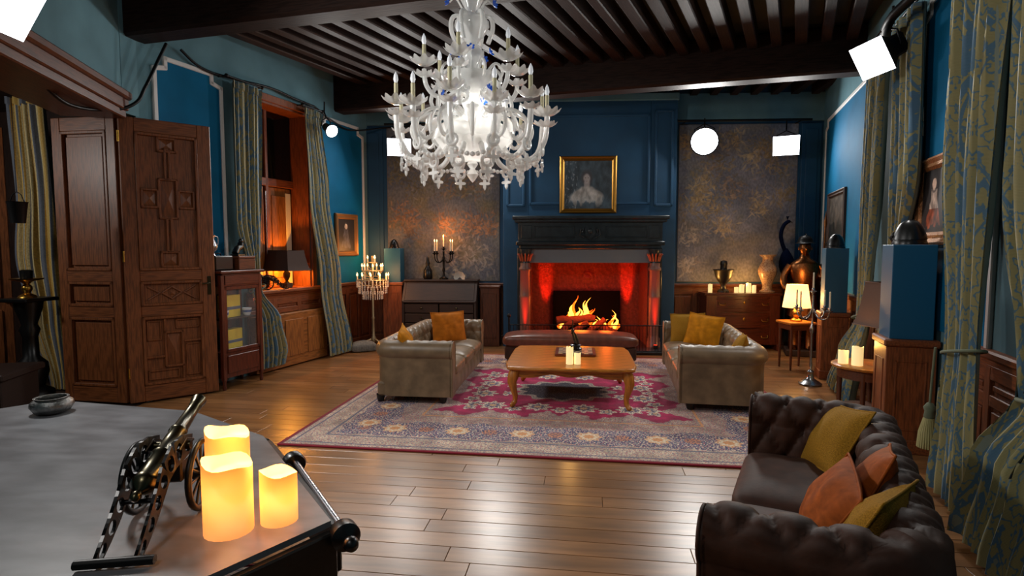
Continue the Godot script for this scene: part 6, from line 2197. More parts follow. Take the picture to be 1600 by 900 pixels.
func back_right_group() -> void:
	var bf := back_frame
	# chest of drawers with swelling front
	var o := thing("chest_of_drawers", "mahogany chest of drawers with brass handles below the tapestry of gold branches", "dresser", bf * xf(Vector3(2.62, 0, 0.08)))
	var w := 0.62
	var front := func(x: float) -> float: return 0.44 + 0.045 * cos(x / w * PI * 0.9)
	part(G.new().bb(Vector3(-w, 0.1, 0), Vector3(w, 0.95, 0.42), 0.006), "carcass", M.mahogany, o)
	var topp := PackedVector2Array([Vector2(-w - 0.03, 0)])
	for k in 21:
		var x := -w - 0.03 + (2.0 * w + 0.06) * k / 20.0
		topp.append(Vector2(x, -(front.call(x * 0.95) + 0.035)))
	topp.append(Vector2(w + 0.03, 0))
	var tg := G.new()
	tg.x = Transform3D(Basis(Vector3.RIGHT, -PI / 2), Vector3.ZERO)
	tg.extrude(topp, 0.95, 0.985)
	part(tg, "top", M.mahogany_level, o)
	for r in 3:
		var y0: float = [0.12, 0.4, 0.68][r]
		var y1 := y0 + 0.255
		var g := G.new()
		g.grid(24, 1, func(u, v):
			var x: float = (u - 0.5) * 2.0 * (w - 0.03)
			return Vector3(x, lerpf(y0, y1, v), front.call(x)))
		g.grid(24, 1, func(u, v):
			var x: float = (u - 0.5) * 2.0 * (w - 0.03)
			return Vector3(x, y1, lerpf(0.4, front.call(x), v)))
		g.grid(24, 1, func(u, v):
			var x: float = (u - 0.5) * 2.0 * (w - 0.03)
			return Vector3(x, y0, lerpf(0.4, front.call(x), v)))
		var d := part(g, "drawer", M.mahogany_level, o)
		var inlay := G.new()
		for sx in [-1.0, 1.0]:
			for e in [0.05, 0.205]:
				var pts := []
				for k in 9:
					var x = sx * lerpf(0.05, w - 0.08, k / 8.0)
					pts.append(Vector3(x, y0 + e, front.call(x) + 0.002))
				inlay.tube(pts, 0.005, 4)
		part(inlay, "inlay", M.red_wood_level, d)
		for sx in [-0.36, 0.36]:
			var z: float = front.call(sx)
			part(G.new().tube(arm_points([Vector3(sx - 0.05, y0 + 0.15, z), Vector3(sx - 0.045, y0 + 0.11, z + 0.025), Vector3(sx + 0.045, y0 + 0.11, z + 0.025), Vector3(sx + 0.05, y0 + 0.15, z)]), 0.007, 6), "handle", M.brass, d)
		part(G.new().ell(Vector3(0, y0 + 0.15, front.call(0.0)), Vector3(0.02, 0.028, 0.006), 10, 6), "keyhole_plate", M.brass, d)
	for sx in [-1.0, 1.0]:
		part(G.new().bb(Vector3(sx * (w - 0.05), 0, 0.02), Vector3(sx * w, 0.11, 0.46), 0.008), "foot", M.mahogany, o)
	var ty := 0.987
	# dark urn
	var u := thing("urn", "dark wooden tazza urn with a squat finial on the chest of drawers", "urn", bf * xf(Vector3(2.34, ty, 0.3)))
	part(G.new().lathe([Vector2(0.1, 0), Vector2(0.1, 0.03), Vector2(0.05, 0.06), Vector2(0.04, 0.12), Vector2(0.07, 0.17)], 20), "foot", M.black_wood, u)
	part(G.new().lathe([Vector2(0.06, 0.16), Vector2(0.1, 0.2), Vector2(0.14, 0.28), Vector2(0.16, 0.37), Vector2(0.175, 0.385), Vector2(0.175, 0.4), Vector2(0.13, 0.4), Vector2(0.05, 0.39)], 24), "bowl", M.black_wood, u)
	part(G.new().lathe([Vector2(0.06, 0.39), Vector2(0.055, 0.47), Vector2(0.065, 0.49), Vector2(0.055, 0.54), Vector2(0.02, 0.555)], 16), "finial", M.black_wood, u)
	var gc := "candles on the chest of drawers"
	candle("lone small pillar candle beside the urn on the chest of drawers", bf * Vector3(2.1, ty, 0.36), 0.036, 0.15, 0.1, gc)
	candle("lowest pillar candle in the cluster on the chest of drawers", bf * Vector3(2.54, ty, 0.38), 0.036, 0.1, 0.0, gc)
	candle("thick pillar candle next to the lowest in the cluster on the chest of drawers", bf * Vector3(2.63, ty, 0.38), 0.042, 0.145, 0.12, gc)
	candle("tallest pillar candle in the cluster on the chest of drawers", bf * Vector3(2.75, ty, 0.36), 0.042, 0.17, 0.12, gc)
	candle("thin pillar candle nearest the vase in the cluster on the chest of drawers", bf * Vector3(2.83, ty, 0.4), 0.034, 0.135, 0.0, gc)
	# painted vase
	var v := thing("vase", "tall cream and pink baluster vase on the chest of drawers", "vase", bf * xf(Vector3(3.08, ty, 0.32)))
	var por := mat("cream_porcelain", rgb(182, 160, 138), 0.3, 0.0, {"tex": noise_tex(55, 0.02, [[0.0, rgb(150, 110, 90)], [0.42, rgb(196, 160, 138)], [0.55, rgb(255, 246, 232)], [1.0, rgb(214, 210, 196)]]), "sc": Vector3(3, 3, 3)})
	part(G.new().lathe([Vector2(0.12, 0), Vector2(0.13, 0.02), Vector2(0.09, 0.05)], 24), "base", por, v)
	part(G.new().lathe([Vector2(0.085, 0.05), Vector2(0.075, 0.12), Vector2(0.1, 0.2), Vector2(0.15, 0.33), Vector2(0.155, 0.4), Vector2(0.12, 0.48), Vector2(0.085, 0.54), Vector2(0.085, 0.6), Vector2(0.14, 0.645), Vector2(0.14, 0.655), Vector2(0.08, 0.61)], 28), "body", por, v)
	# peacock perched beside the chest, tail hanging to the floor
	var pk := thing("peacock", "dark blue stuffed peacock with hanging tail beside the vase", "peacock", bf * xf(Vector3(3.4, 0, 0.26)))
	var pb := mat("peacock_blue", rgb(5, 14, 38), 0.8, 0.0, {"spec": 0.15})
	var pt := mat("peacock_tail", rgb(14, 18, 16), 0.8, 0.0, {"tex": M.cloud, "sc": Vector3(9, 9, 9)})
	part(G.new().tube(arm_points([Vector3(0.05, 1.2, 0), Vector3(0.03, 1.45, 0.02), Vector3(-0.02, 1.68, 0.03), Vector3(-0.08, 1.85, 0.03), Vector3(-0.1, 2.0, 0.03), Vector3(-0.06, 2.14, 0.03), Vector3(0.0, 2.2, 0.03)]), 0.032, 10), "neck", pb, pk)
	part(G.new().grid(18, 14, func(a, b):
		var an: float = TAU * a
		var q: float = b
		var r := 0.13 * sin(PI * clampf(0.06 + 0.92 * q, 0, 1))
		return Vector3(0.05 + cos(an) * r - 0.06 * (1.0 - q), 1.75 - 0.62 * q, 0.03 - sin(an) * r), Vector2.ONE, true, false), "body", pb, pk)
	part(G.new().ell(Vector3(0.015, 2.21, 0.03), Vector3(0.04, 0.028, 0.026)), "head", pb, pk)
	part(G.new().tube([Vector3(0.045, 2.21, 0.03), Vector3(0.09, 2.19, 0.03)], [0.014, 0.002], 6), "beak", M.old_brass, pk)
	for k in 5:
		part(G.new().tube([Vector3(0.0, 2.235, 0.03), Vector3(-0.02 + 0.012 * k, 2.3, 0.03)], [0.002, 0.005], 5), "crest_plume", pb, pk)
	for k in 22:
		var s := (k % 11 - 5) / 5.0
		var layer := k / 11
		part(G.new().tube([Vector3(0.06 + s * 0.06, 1.35 - layer * 0.1, 0.06), Vector3(0.08 + s * 0.11, 0.9, 0.1 + layer * 0.03), Vector3(0.08 + s * 0.13, 0.45 + layer * 0.12, 0.12 + layer * 0.03), Vector3(0.08 + s * 0.12, 0.14 + layer * 0.25, 0.13)], [0.02, 0.026, 0.022, 0.006], 5), "tail_feather", pt, pk)
	part(G.new().lathe([Vector2(0.14, 0), Vector2(0.14, 0.03), Vector2(0.03, 0.06), Vector2(0.025, 1.18), Vector2(0.05, 1.2)], 12), "perch", M.dark_wood, pk)
	statue()
	# lit table lamp on a small side table
	var st := Vector3(3.02, 0, -8.68)
	var tb := thing("side_table", "small square wooden side table beneath the lit lamp", "table", xf(st, 0.2))
	part(G.new().bb(Vector3(-0.2, 0.66, -0.2), Vector3(0.2, 0.695, 0.2), 0.008), "tabletop", M.honey_wood_level, tb)
	part(G.new().bb(Vector3(-0.17, 0.58, -0.17), Vector3(0.17, 0.66, 0.17), 0.004), "apron", M.red_wood_level, tb)
	for sx in [-1.0, 1.0]:
		for sz in [-1.0, 1.0]:
			part(G.new().mv(Vector3(sx * 0.15, 0, sz * 0.15)).lathe([Vector2(0.014, 0), Vector2(0.02, 0.3), Vector2(0.022, 0.6)], 8), "leg", M.red_wood, tb)
	var lp := thing("table_lamp", "table lamp with glowing cream shade beside the statue", "lamp", xf(st + Vector3(0, 0.697, 0), 0.2))
	part(G.new().lathe([Vector2(0.08, 0), Vector2(0.08, 0.02), Vector2(0.03, 0.05), Vector2(0.055, 0.1), Vector2(0.05, 0.15), Vector2(0.02, 0.19), Vector2(0.015, 0.3)], 16), "base", M.brass, lp)
	var shade := G.new()
	shade.lathe([Vector2(0.19, 0.2), Vector2(0.14, 0.53)], 28)
	part(shade, "shade", mat("lit_shade", rgb(255, 236, 200), 0.8, 0.0, {"emit": rgb(255, 222, 160), "e": 0.9, "back": Color(0.7, 0.6, 0.45)}), lp, "glowing cream shade")
	part(G.new().ell(Vector3(0, 0.34, 0), Vector3(0.03, 0.045, 0.03)), "bulb", M.warm_bulb, lp)
	omni(lp, Vector3(0, 0.34, 0), Color(1.0, 0.75, 0.42), 0.5, 0.03, "bulb_light")


# bronze figure of a soldier with helmet and spear
func statue() -> void:
	var t := (back_frame * xf(Vector3(3.46, 0, 0.86), -0.3)).scaled_local(Vector3(1.06, 1.04, 1.06))
	var o := thing("statue", "bronze statue of a helmeted soldier holding a spear", "statue", t)
	part(G.new().bb(Vector3(-0.24, 0, -0.2), Vector3(0.24, 0.1, 0.2), 0.012), "base", M.dark_wood, o)
	var b := G.new()
	# legs, torso, arms and head as overlapping rounded sweeps of one body
	for s in [-1.0, 1.0]:
		b.tube(arm_points([Vector3(s * 0.11, 0.1, 0.02), Vector3(s * 0.11, 0.3, -0.01), Vector3(s * 0.11, 0.52, 0.02), Vector3(s * 0.09, 0.85, 0.0), Vector3(s * 0.07, 0.95, 0.0)]), 0.085, 12)
		b.tube([Vector3(s * 0.11, 0.13, -0.03), Vector3(s * 0.12, 0.13, 0.12), Vector3(s * 0.12, 0.12, 0.16)], [0.05, 0.045, 0.02], 8)
	b.grid(24, 18, func(u, v):
		var a: float = TAU * u
		var prof := [0.15, 0.16, 0.14, 0.135, 0.155, 0.185, 0.205, 0.215, 0.2, 0.07, 0.058]
		var q: float = v * 10.0
		var i := mini(int(q), 9)
		var r: float = lerpf(prof[i], prof[i + 1], q - i)
		return Vector3(cos(a) * r, 0.78 + 0.84 * v, -sin(a) * r * (0.62 if v < 0.8 else 0.8)), Vector2.ONE, true, false)
	b.tube(arm_points([Vector3(0.2, 1.42, 0), Vector3(0.27, 1.3, 0.0), Vector3(0.28, 1.15, 0.04), Vector3(0.24, 1.2, 0.2), Vector3(0.2, 1.28, 0.26)]), 0.052, 10)
	b.tube(arm_points([Vector3(-0.2, 1.42, 0), Vector3(-0.28, 1.25, 0.0), Vector3(-0.26, 1.08, 0.05), Vector3(-0.16, 1.02, 0.17)]), 0.052, 10)
	for e in [[0.19, 1.3, 0.28], [-0.13, 1.02, 0.19]]:
		for k in 5:
			b.tube([Vector3(e[0] + (k - 2) * 0.004, e[1] - 0.03 + k * 0.018, e[2] - 0.03), Vector3(e[0] + 0.02, e[1] - 0.03 + k * 0.018, e[2] + 0.01), Vector3(e[0] - 0.01, e[1] - 0.03 + k * 0.018, e[2] + 0.025)], 0.01, 6)
	b.grid(20, 16, func(u, v):
		var a: float = TAU * u
		var q: float = PI * (v - 0.5)
		var f := -sin(a)
		var jaw := 1.0 - 0.22 * clampf(-sin(q), 0, 1)
		var p := Vector3(cos(a) * cos(q) * 0.088 * jaw, 1.68 + sin(q) * 0.13, 0.01 + f * cos(q) * 0.108 * jaw)
		var nose := exp(-pow(p.x / 0.014, 2.0) - pow((p.y - 1.67) / 0.026, 2.0))
		var eyes := exp(-pow((absf(p.x) - 0.03) / 0.014, 2.0) - pow((p.y - 1.695) / 0.012, 2.0))
		var lips := exp(-pow(p.x / 0.024, 2.0) - pow((p.y - 1.622) / 0.009, 2.0))
		if f > 0.0:
			p.z += 0.022 * nose - 0.012 * eyes + 0.008 * lips
		return p, Vector2.ONE, true, false)
	for s in [-1.0, 1.0]:
		b.ell(Vector3(s * 0.09, 1.68, 0.0), Vector3(0.012, 0.03, 0.018), 8, 6)
	part(b, "body", M.bronze, o)
	# brimmed helmet
	var h := G.new()
	h.mv(Vector3(0, 1.765, -0.01))
	h.lathe([Vector2(0.115, -0.005), Vector2(0.145, -0.006), Vector2(0.112, 0.012), Vector2(0.105, 0.05), Vector2(0.08, 0.1), Vector2(0.001, 0.13)], 24, 0, 0.0, 1.15)
	h.grid(12, 4, func(u, v):
		var a: float = PI * u
		return Vector3((v - 0.5) * 0.012, sin(a) * 0.15, cos(a) * 0.11))
	part(h, "helmet", M.iron, o)
	# short tunic and cloak
	var tu := G.new()
	tu.grid(40, 10, func(u, v):
		var a: float = TAU * u
		var r = 0.17 + 0.05 * v + 0.012 * v * cos(a * 14.0)
		return Vector3(cos(a) * r, 1.0 - 0.38 * v, -sin(a) * r * 0.72), Vector2.ONE, true, false)
	part(tu, "tunic", M.bronze, o)
	var ck := G.new()
	ck.grid(24, 14, func(u, v):
		var a: float = PI * (1.02 + 0.96 * u)
		var r = 0.2 + 0.06 * v + 0.012 * cos(u * 38.0) * v
		return Vector3(cos(a) * r, 1.46 - 1.1 * v, 0.02 + sin(a) * r * 0.8))
	part(ck, "cloak", M.bronze, o)
	part(G.new().tube([Vector3(0.2, 0.1, 0.3), Vector3(0.21, 1.3, 0.28), Vector3(0.22, 2.0, 0.26)], 0.013, 8), "spear_shaft", M.bronze, o)
	part(G.new().tube([Vector3(0.22, 1.98, 0.26), Vector3(0.222, 2.06, 0.258), Vector3(0.225, 2.24, 0.255)], [0.014, 0.026, 0.001], 6), "spear_head", M.bronze, o)


# ---------------------------------------------------------------- left wall group
func left_group() -> void:
	var lf := left_frame
	framed_picture("framed_portrait", lf * xf(Vector3(1.95, 1.98, 0.014)), 0.62, 0.72, 0.09, mat("old_gilt", rgb(120, 84, 44), 0.5, 0.5), portrait_image(2), "small framed full length portrait on the blue wall beside the window")
	# glass cabinet
	var o := thing("display_cabinet", "mahogany display cabinet with glass door beside the carved door leaf", "cabinet", lf * xf(Vector3(-0.74, 0, 0.02)))
	var w := 0.3
	for sx in [-1.0, 1.0]:
		for z in [0.02, 0.36]:
			part(G.new().bb(Vector3(sx * w - 0.025, 0.12, z - 0.025), Vector3(sx * w + 0.025, 1.42, z + 0.025), 0.005), "post", M.mahogany, o)
			part(G.new().mv(Vector3(sx * w, 0, z)).lathe([Vector2(0.018, 0), Vector2(0.026, 0.03), Vector2(0.018, 0.06), Vector2(0.026, 0.13)], 10), "foot", M.mahogany, o)
	part(G.new().bb(Vector3(-w - 0.05, 1.44, -0.02), Vector3(w + 0.05, 1.475, 0.42), 0.008), "top", M.mahogany_level, o)
	part(G.new().bb(Vector3(-w, 1.28, 0.0), Vector3(w, 1.44, 0.38), 0.006), "drawer_case", M.mahogany_level, o)
	part(G.new().bb(Vector3(-w + 0.03, 1.3, 0.375), Vector3(w - 0.03, 1.42, 0.395), 0.008), "drawer", M.mahogany_level, o)
	part(G.new().bb(Vector3(-w, 0.14, 0.0), Vector3(w, 0.46, 0.37), 0.006), "base_case", M.mahogany, o)
	part(G.new().bb(Vector3(-w + 0.05, 0.2, 0.365), Vector3(w - 0.05, 0.42, 0.385), 0.014), "base_panel", M.mahogany, o)
	part(G.new().bb(Vector3(-w, 0.46, 0.0), Vector3(w, 1.3, 0.012), 0.0), "back_panel", M.black_wood, o)
	for y in [0.86]:
		part(G.new().bb(Vector3(-w + 0.01, y, 0.01), Vector3(w - 0.01, y + 0.016, 0.34), 0.003), "shelf", M.dark_wood_level, o)
	var dr := G.new()
	raised(dr, -w + 0.02, w - 0.02, 0.46, 1.28, 0.355, 0.045, 0.025)
	var door := part(dr, "door", M.mahogany, o)
	part(G.new().bb(Vector3(-w + 0.05, 0.49, 0.362), Vector3(w - 0.05, 1.25, 0.366), 0.0), "pane", M.clear_glass, door)
	var yel := mat("yellow_card", rgb(216, 190, 30), 0.5)
	var yg := "yellow boxes in the display cabinet"
	for e in [[-0.02, 0.877, 0.28, "yellow card box on the upper shelf of the display cabinet"], [0.0, 0.461, 0.26, "yellow card box on the floor of the display cabinet"]]:
		var bx := thing("card_box", e[3], "box", lf * xf(Vector3(-0.74 + e[0], e[1], 0.2), 0.1), yg)
		part(G.new().bb(Vector3(-0.13, 0, -0.06), Vector3(0.13, e[2], 0.06), 0.003), "carton", yel, bx)
		part(G.new().bb(Vector3(-0.132, e[2] * 0.34, -0.02), Vector3(0.132, e[2] * 0.48, 0.062), 0.002), "printed_band", mat("blue_print", rgb(70, 90, 110), 0.5), bx)
	for e in [[-0.19, "door"], [0.18, "window"]]:
		var cu := thing("porcelain_cup", "blue and white porcelain cup on the %s side of the yellow box in the cabinet" % e[1], "cup", lf * xf(Vector3(-0.74 + e[0], 0.877, 0.29)), "porcelain in the display cabinet")
		part(G.new().lathe([Vector2(0.03, 0), Vector2(0.04, 0.01), Vector2(0.055, 0.06), Vector2(0.06, 0.1), Vector2(0.055, 0.1), Vector2(0.045, 0.03), Vector2(0.001, 0.02)], 16), "bowl", mat("white_porcelain", rgb(222, 226, 232), 0.25), cu)
		part(G.new().lathe([Vector2(0.0525, 0.045), Vector2(0.0575, 0.075)], 16), "blue_band", mat("blue_glaze", rgb(60, 90, 150), 0.3), cu)
	# on top: wooden box, black figure, silver jug
	var wb := thing("wooden_box", "plain reddish wooden box on top of the display cabinet", "box", lf * xf(Vector3(-0.58, 1.477, 0.21), 0.1))
	part(G.new().bb(Vector3(-0.15, 0, -0.12), Vector3(0.15, 0.14, 0.12), 0.006), "box_body", M.red_wood_level, wb)
	part(G.new().bb(Vector3(-0.155, 0.14, -0.125), Vector3(0.155, 0.175, 0.125), 0.008), "lid", M.red_wood_level, wb)
	var bk := thing("black_case", "black leather case on top of the display cabinet beside the wooden box", "case", lf * xf(Vector3(-0.92, 1.477, 0.21)))
	part(G.new().bb(Vector3(-0.14, 0, -0.11), Vector3(0.14, 0.18, 0.11), 0.015), "case_body", M.black_gloss, bk)
	part(G.new().tube([Vector3(-0.05, 0.18, 0), Vector3(-0.04, 0.21, 0), Vector3(0.04, 0.21, 0), Vector3(0.05, 0.18, 0)], 0.008, 6), "handle", M.black_metal, bk)
	var fg := thing("figurine", "black crouching figurine on the wooden box on the display cabinet", "figurine", lf * xf(Vector3(-0.6, 1.654, 0.21), 0.4))
	part(G.new().tube(arm_points([Vector3(-0.08, 0.03, 0), Vector3(-0.02, 0.09, 0), Vector3(0.04, 0.11, 0.01), Vector3(0.07, 0.16, 0.01)]), 0.04, 10), "body", M.black_gloss, fg)
	part(G.new().ell(Vector3(0.08, 0.19, 0.01), Vector3(0.035, 0.035, 0.03)), "head", M.black_gloss, fg)
	part(G.new().bb(Vector3(-0.11, 0.0, -0.05), Vector3(0.1, 0.02, 0.05), 0.006), "slab", M.black_gloss, fg)
	var jg := thing("silver_jug", "silver ewer standing on the black case", "jug", lf * xf(Vector3(-1.0, 1.66, 0.21)))
	part(G.new().lathe([Vector2(0.045, 0), Vector2(0.02, 0.03), Vector2(0.06, 0.08), Vector2(0.065, 0.13), Vector2(0.03, 0.2), Vector2(0.04, 0.25), Vector2(0.035, 0.25), Vector2(0.02, 0.2)], 18), "body", M.silver, jg)
	part(G.new().tube(arm_points([Vector3(0.035, 0.24, 0), Vector3(0.09, 0.22, 0), Vector3(0.085, 0.13, 0), Vector3(0.055, 0.1, 0)]), 0.007, 6), "handle", M.silver, jg)
	# lamp in the window
	var lp := thing("table_lamp", "urn lamp with dark square shade on the window sill", "lamp", lf * xf(Vector3(0.6, 1.157, -0.08)))
	part(G.new().bb(Vector3(-0.06, 0, -0.06), Vector3(0.06, 0.07, 0.06), 0.006), "plinth", M.dark_wood, lp)
	part(G.new().lathe([Vector2(0.045, 0.07), Vector2(0.02, 0.1), Vector2(0.05, 0.16), Vector2(0.055, 0.22), Vector2(0.02, 0.26), Vector2(0.012, 0.4)], 16), "urn", M.old_brass, lp)
	square_shade(lp, 0.25, 0.25, 0.18, 0.26, 0.56, rgb(70, 52, 46))
	part(G.new().ell(Vector3(0, 0.28, 0), Vector3(0.03, 0.045, 0.03)), "bulb", M.warm_bulb, lp)
	omni(lp, Vector3(0, 0.28, 0), Color(1.0, 0.62, 0.2), 4.0, 0.03, "bulb_light")
	model_cannon("model_cannon", "little black wheeled cannon on the window sill beside the lamp", lf * xf(Vector3(0.1, 1.157, -0.02), 1.1), 0.75)


func square_shade(lp: Node3D, bx: float, bz: float, top: float, y0: float, y1: float, c: Color) -> void:
	var m := mat("shade_%s" % c.to_html(), c, 0.85, 0.0, {"tex": M.fine, "sc": Vector3(3, 3, 3)})
	for s in 4:
		var g := G.new()
		g.x = Transform3D(Basis(Vector3.UP, s * PI / 2), Vector3.ZERO)
		g.grid(8, 8, func(u, v):
			var q: float = v
			var hw := lerpf(bx, top, pow(q, 0.6))
			return Vector3((u - 0.5) * 2.0 * hw, lerpf(y0, y1, q), hw))
		part(g, "shade_panel", m, lp)
	for e in [[bx, y0], [top, y1]]:
		var q: float = e[0]
		var rim := G.new()
		rim.tube([Vector3(-q, e[1], -q), Vector3(q, e[1], -q), Vector3(q, e[1], q), Vector3(-q, e[1], q)], 0.006, 5, false, true)
		part(rim, "shade_rim", m, lp)
	part(G.new().tube([Vector3(-top, y1 - 0.01, 0), Vector3(0, y1 - 0.03, 0), Vector3(top, y1 - 0.01, 0)], 0.003, 4), "shade_fitter", M.old_brass, lp)


# ---------------------------------------------------------------- right wall group
func right_group() -> void:
	var rf := right_frame
	framed_picture("framed_landscape", rf * xf(Vector3(-5.2, 2.15, 0.014)), 1.2, 0.95, 0.08, M.dark_wood_level, portrait_image(3), "dark framed landscape on the wall behind a plinth")
	framed_picture("framed_portrait", rf * xf(Vector3(-1.2, 2.16, 0.014)), 0.78, 0.76, 0.11, mat("carved_gilt", rgb(190, 132, 84), 0.45, 0.6, {"tex": M.fine, "sc": Vector3(2, 2, 2), "bump": M.cells, "bs": 0.8}), portrait_image(4), "carved gilt framed portrait behind the tasselled damask curtain")
	plinth("wooden plinth with blue block and helmet beside the damask curtain with the tassel", rf * xf(Vector3(-1.1, 0, 0.22)), 0.98, 0.8, 0.37)
	helmet("large black helmet on the plinth in front of the gilt framed portrait", rf * xf(Vector3(-1.1, 1.782, 0.22), -0.6), 0.85)
	plinth("wooden plinth with blue block and helmet behind the silver candelabrum", rf * xf(Vector3(-3.95, 0, 0.25)), 0.9, 0.85, 0.32)
	helmet("black helmet on the plinth in front of the landscape picture", rf * xf(Vector3(-3.95, 1.752, 0.25), -0.6), 0.75)
	# round side table, candles and lamp
	var tp := rf * Vector3(-1.67, 0, 0.36)
	var tb := thing("round_side_table", "round wooden side table with two candles under the brown lampshade", "table", xf(tp))
	part(G.new().lathe([Vector2(0.001, 0.585), Vector2(0.3, 0.585), Vector2(0.315, 0.595), Vector2(0.315, 0.612), Vector2(0.3, 0.62), Vector2(0.001, 0.62)], 36), "tabletop", M.honey_wood_level, tb)
	part(G.new().lathe([Vector2(0.26, 0.49), Vector2(0.26, 0.585)], 36), "apron", M.red_wood_level, tb)
	for k in 4:
		var a := TAU * (k + 0.35) / 4.0
		part(G.new().tube([Vector3(cos(a) * 0.235, 0.0, sin(a) * 0.235), Vector3(cos(a) * 0.235, 0.56, sin(a) * 0.235)], [0.016, 0.03], 8), "leg", M.red_wood, tb)
	part(G.new().lathe([Vector2(0.001, 0.18), Vector2(0.22, 0.18), Vector2(0.22, 0.2), Vector2(0.001, 0.2)], 24), "lower_shelf", M.red_wood_level, tb)
	var gc := "candles on the round side table"
	candle("taller cream pillar candle on the round side table", tp + Vector3(-0.13, 0.622, 0.08), 0.05, 0.19, 0.2, gc)
	candle("shorter cream pillar candle on the round side table", tp + Vector3(-0.22, 0.622, -0.01), 0.046, 0.135, 0.0, gc)
	var lp := thing("table_lamp", "brass lamp with brown square flared shade on the round side table", "lamp", xf(tp + Vector3(0.14, 0.622, 0.02), 0.2))
	part(G.new().lathe([Vector2(0.07, 0), Vector2(0.07, 0.02), Vector2(0.03, 0.04), Vector2(0.02, 0.08), Vector2(0.055, 0.12), Vector2(0.05, 0.16), Vector2(0.02, 0.18), Vector2(0.045, 0.22), Vector2(0.02, 0.27), Vector2(0.03, 0.3), Vector2(0.01, 0.33), Vector2(0.008, 0.6)], 18), "base", M.brass, lp)
	square_shade(lp, 0.2, 0.2, 0.13, 0.38, 0.8, rgb(112, 84, 72))
	# tall silver candelabrum on the floor
	var c := thing("candelabrum", "tall silver floor candelabrum with five unlit tapers", "candelabrum", xf(Vector3(2.86, 0, -7.66)))
	part(G.new().lathe([Vector2(0.001, 0.0), Vector2(0.13, 0.0), Vector2(0.14, 0.02), Vector2(0.1, 0.05), Vector2(0.05, 0.08), Vector2(0.03, 0.14), Vector2(0.045, 0.17), Vector2(0.0140, 0.2), Vector2(0.0210, 0.26), Vector2(0.0126, 0.3), Vector2(0.0126, 0.66), Vector2(0.0245, 0.68), Vector2(0.0315, 0.74), Vector2(0.0140, 0.78), Vector2(0.0112, 0.92), Vector2(0.0245, 0.96), Vector2(0.0140, 1.0), Vector2(0.0112, 1.16)], 18), "stem", M.silver, c)
	taper_arm(c, Vector3(0, 1.2, 0), 0.2, false, M.silver)
	for k in 4:
		var a := PI / 4 + k * PI / 2 + 0.2
		var d := Vector3(cos(a), 0, sin(a))
		var arm := part(G.new().tube(arm_points([d * 0.015 + Vector3(0, 0.98, 0), d * 0.09 + Vector3(0, 0.87, 0), d * 0.19 + Vector3(0, 0.87, 0), d * 0.23 + Vector3(0, 0.95, 0)]), 0.008, 8), "arm", M.silver, c)
		taper_arm(arm, d * 0.23 + Vector3(0, 0.97, 0), 0.2, false, M.silver)


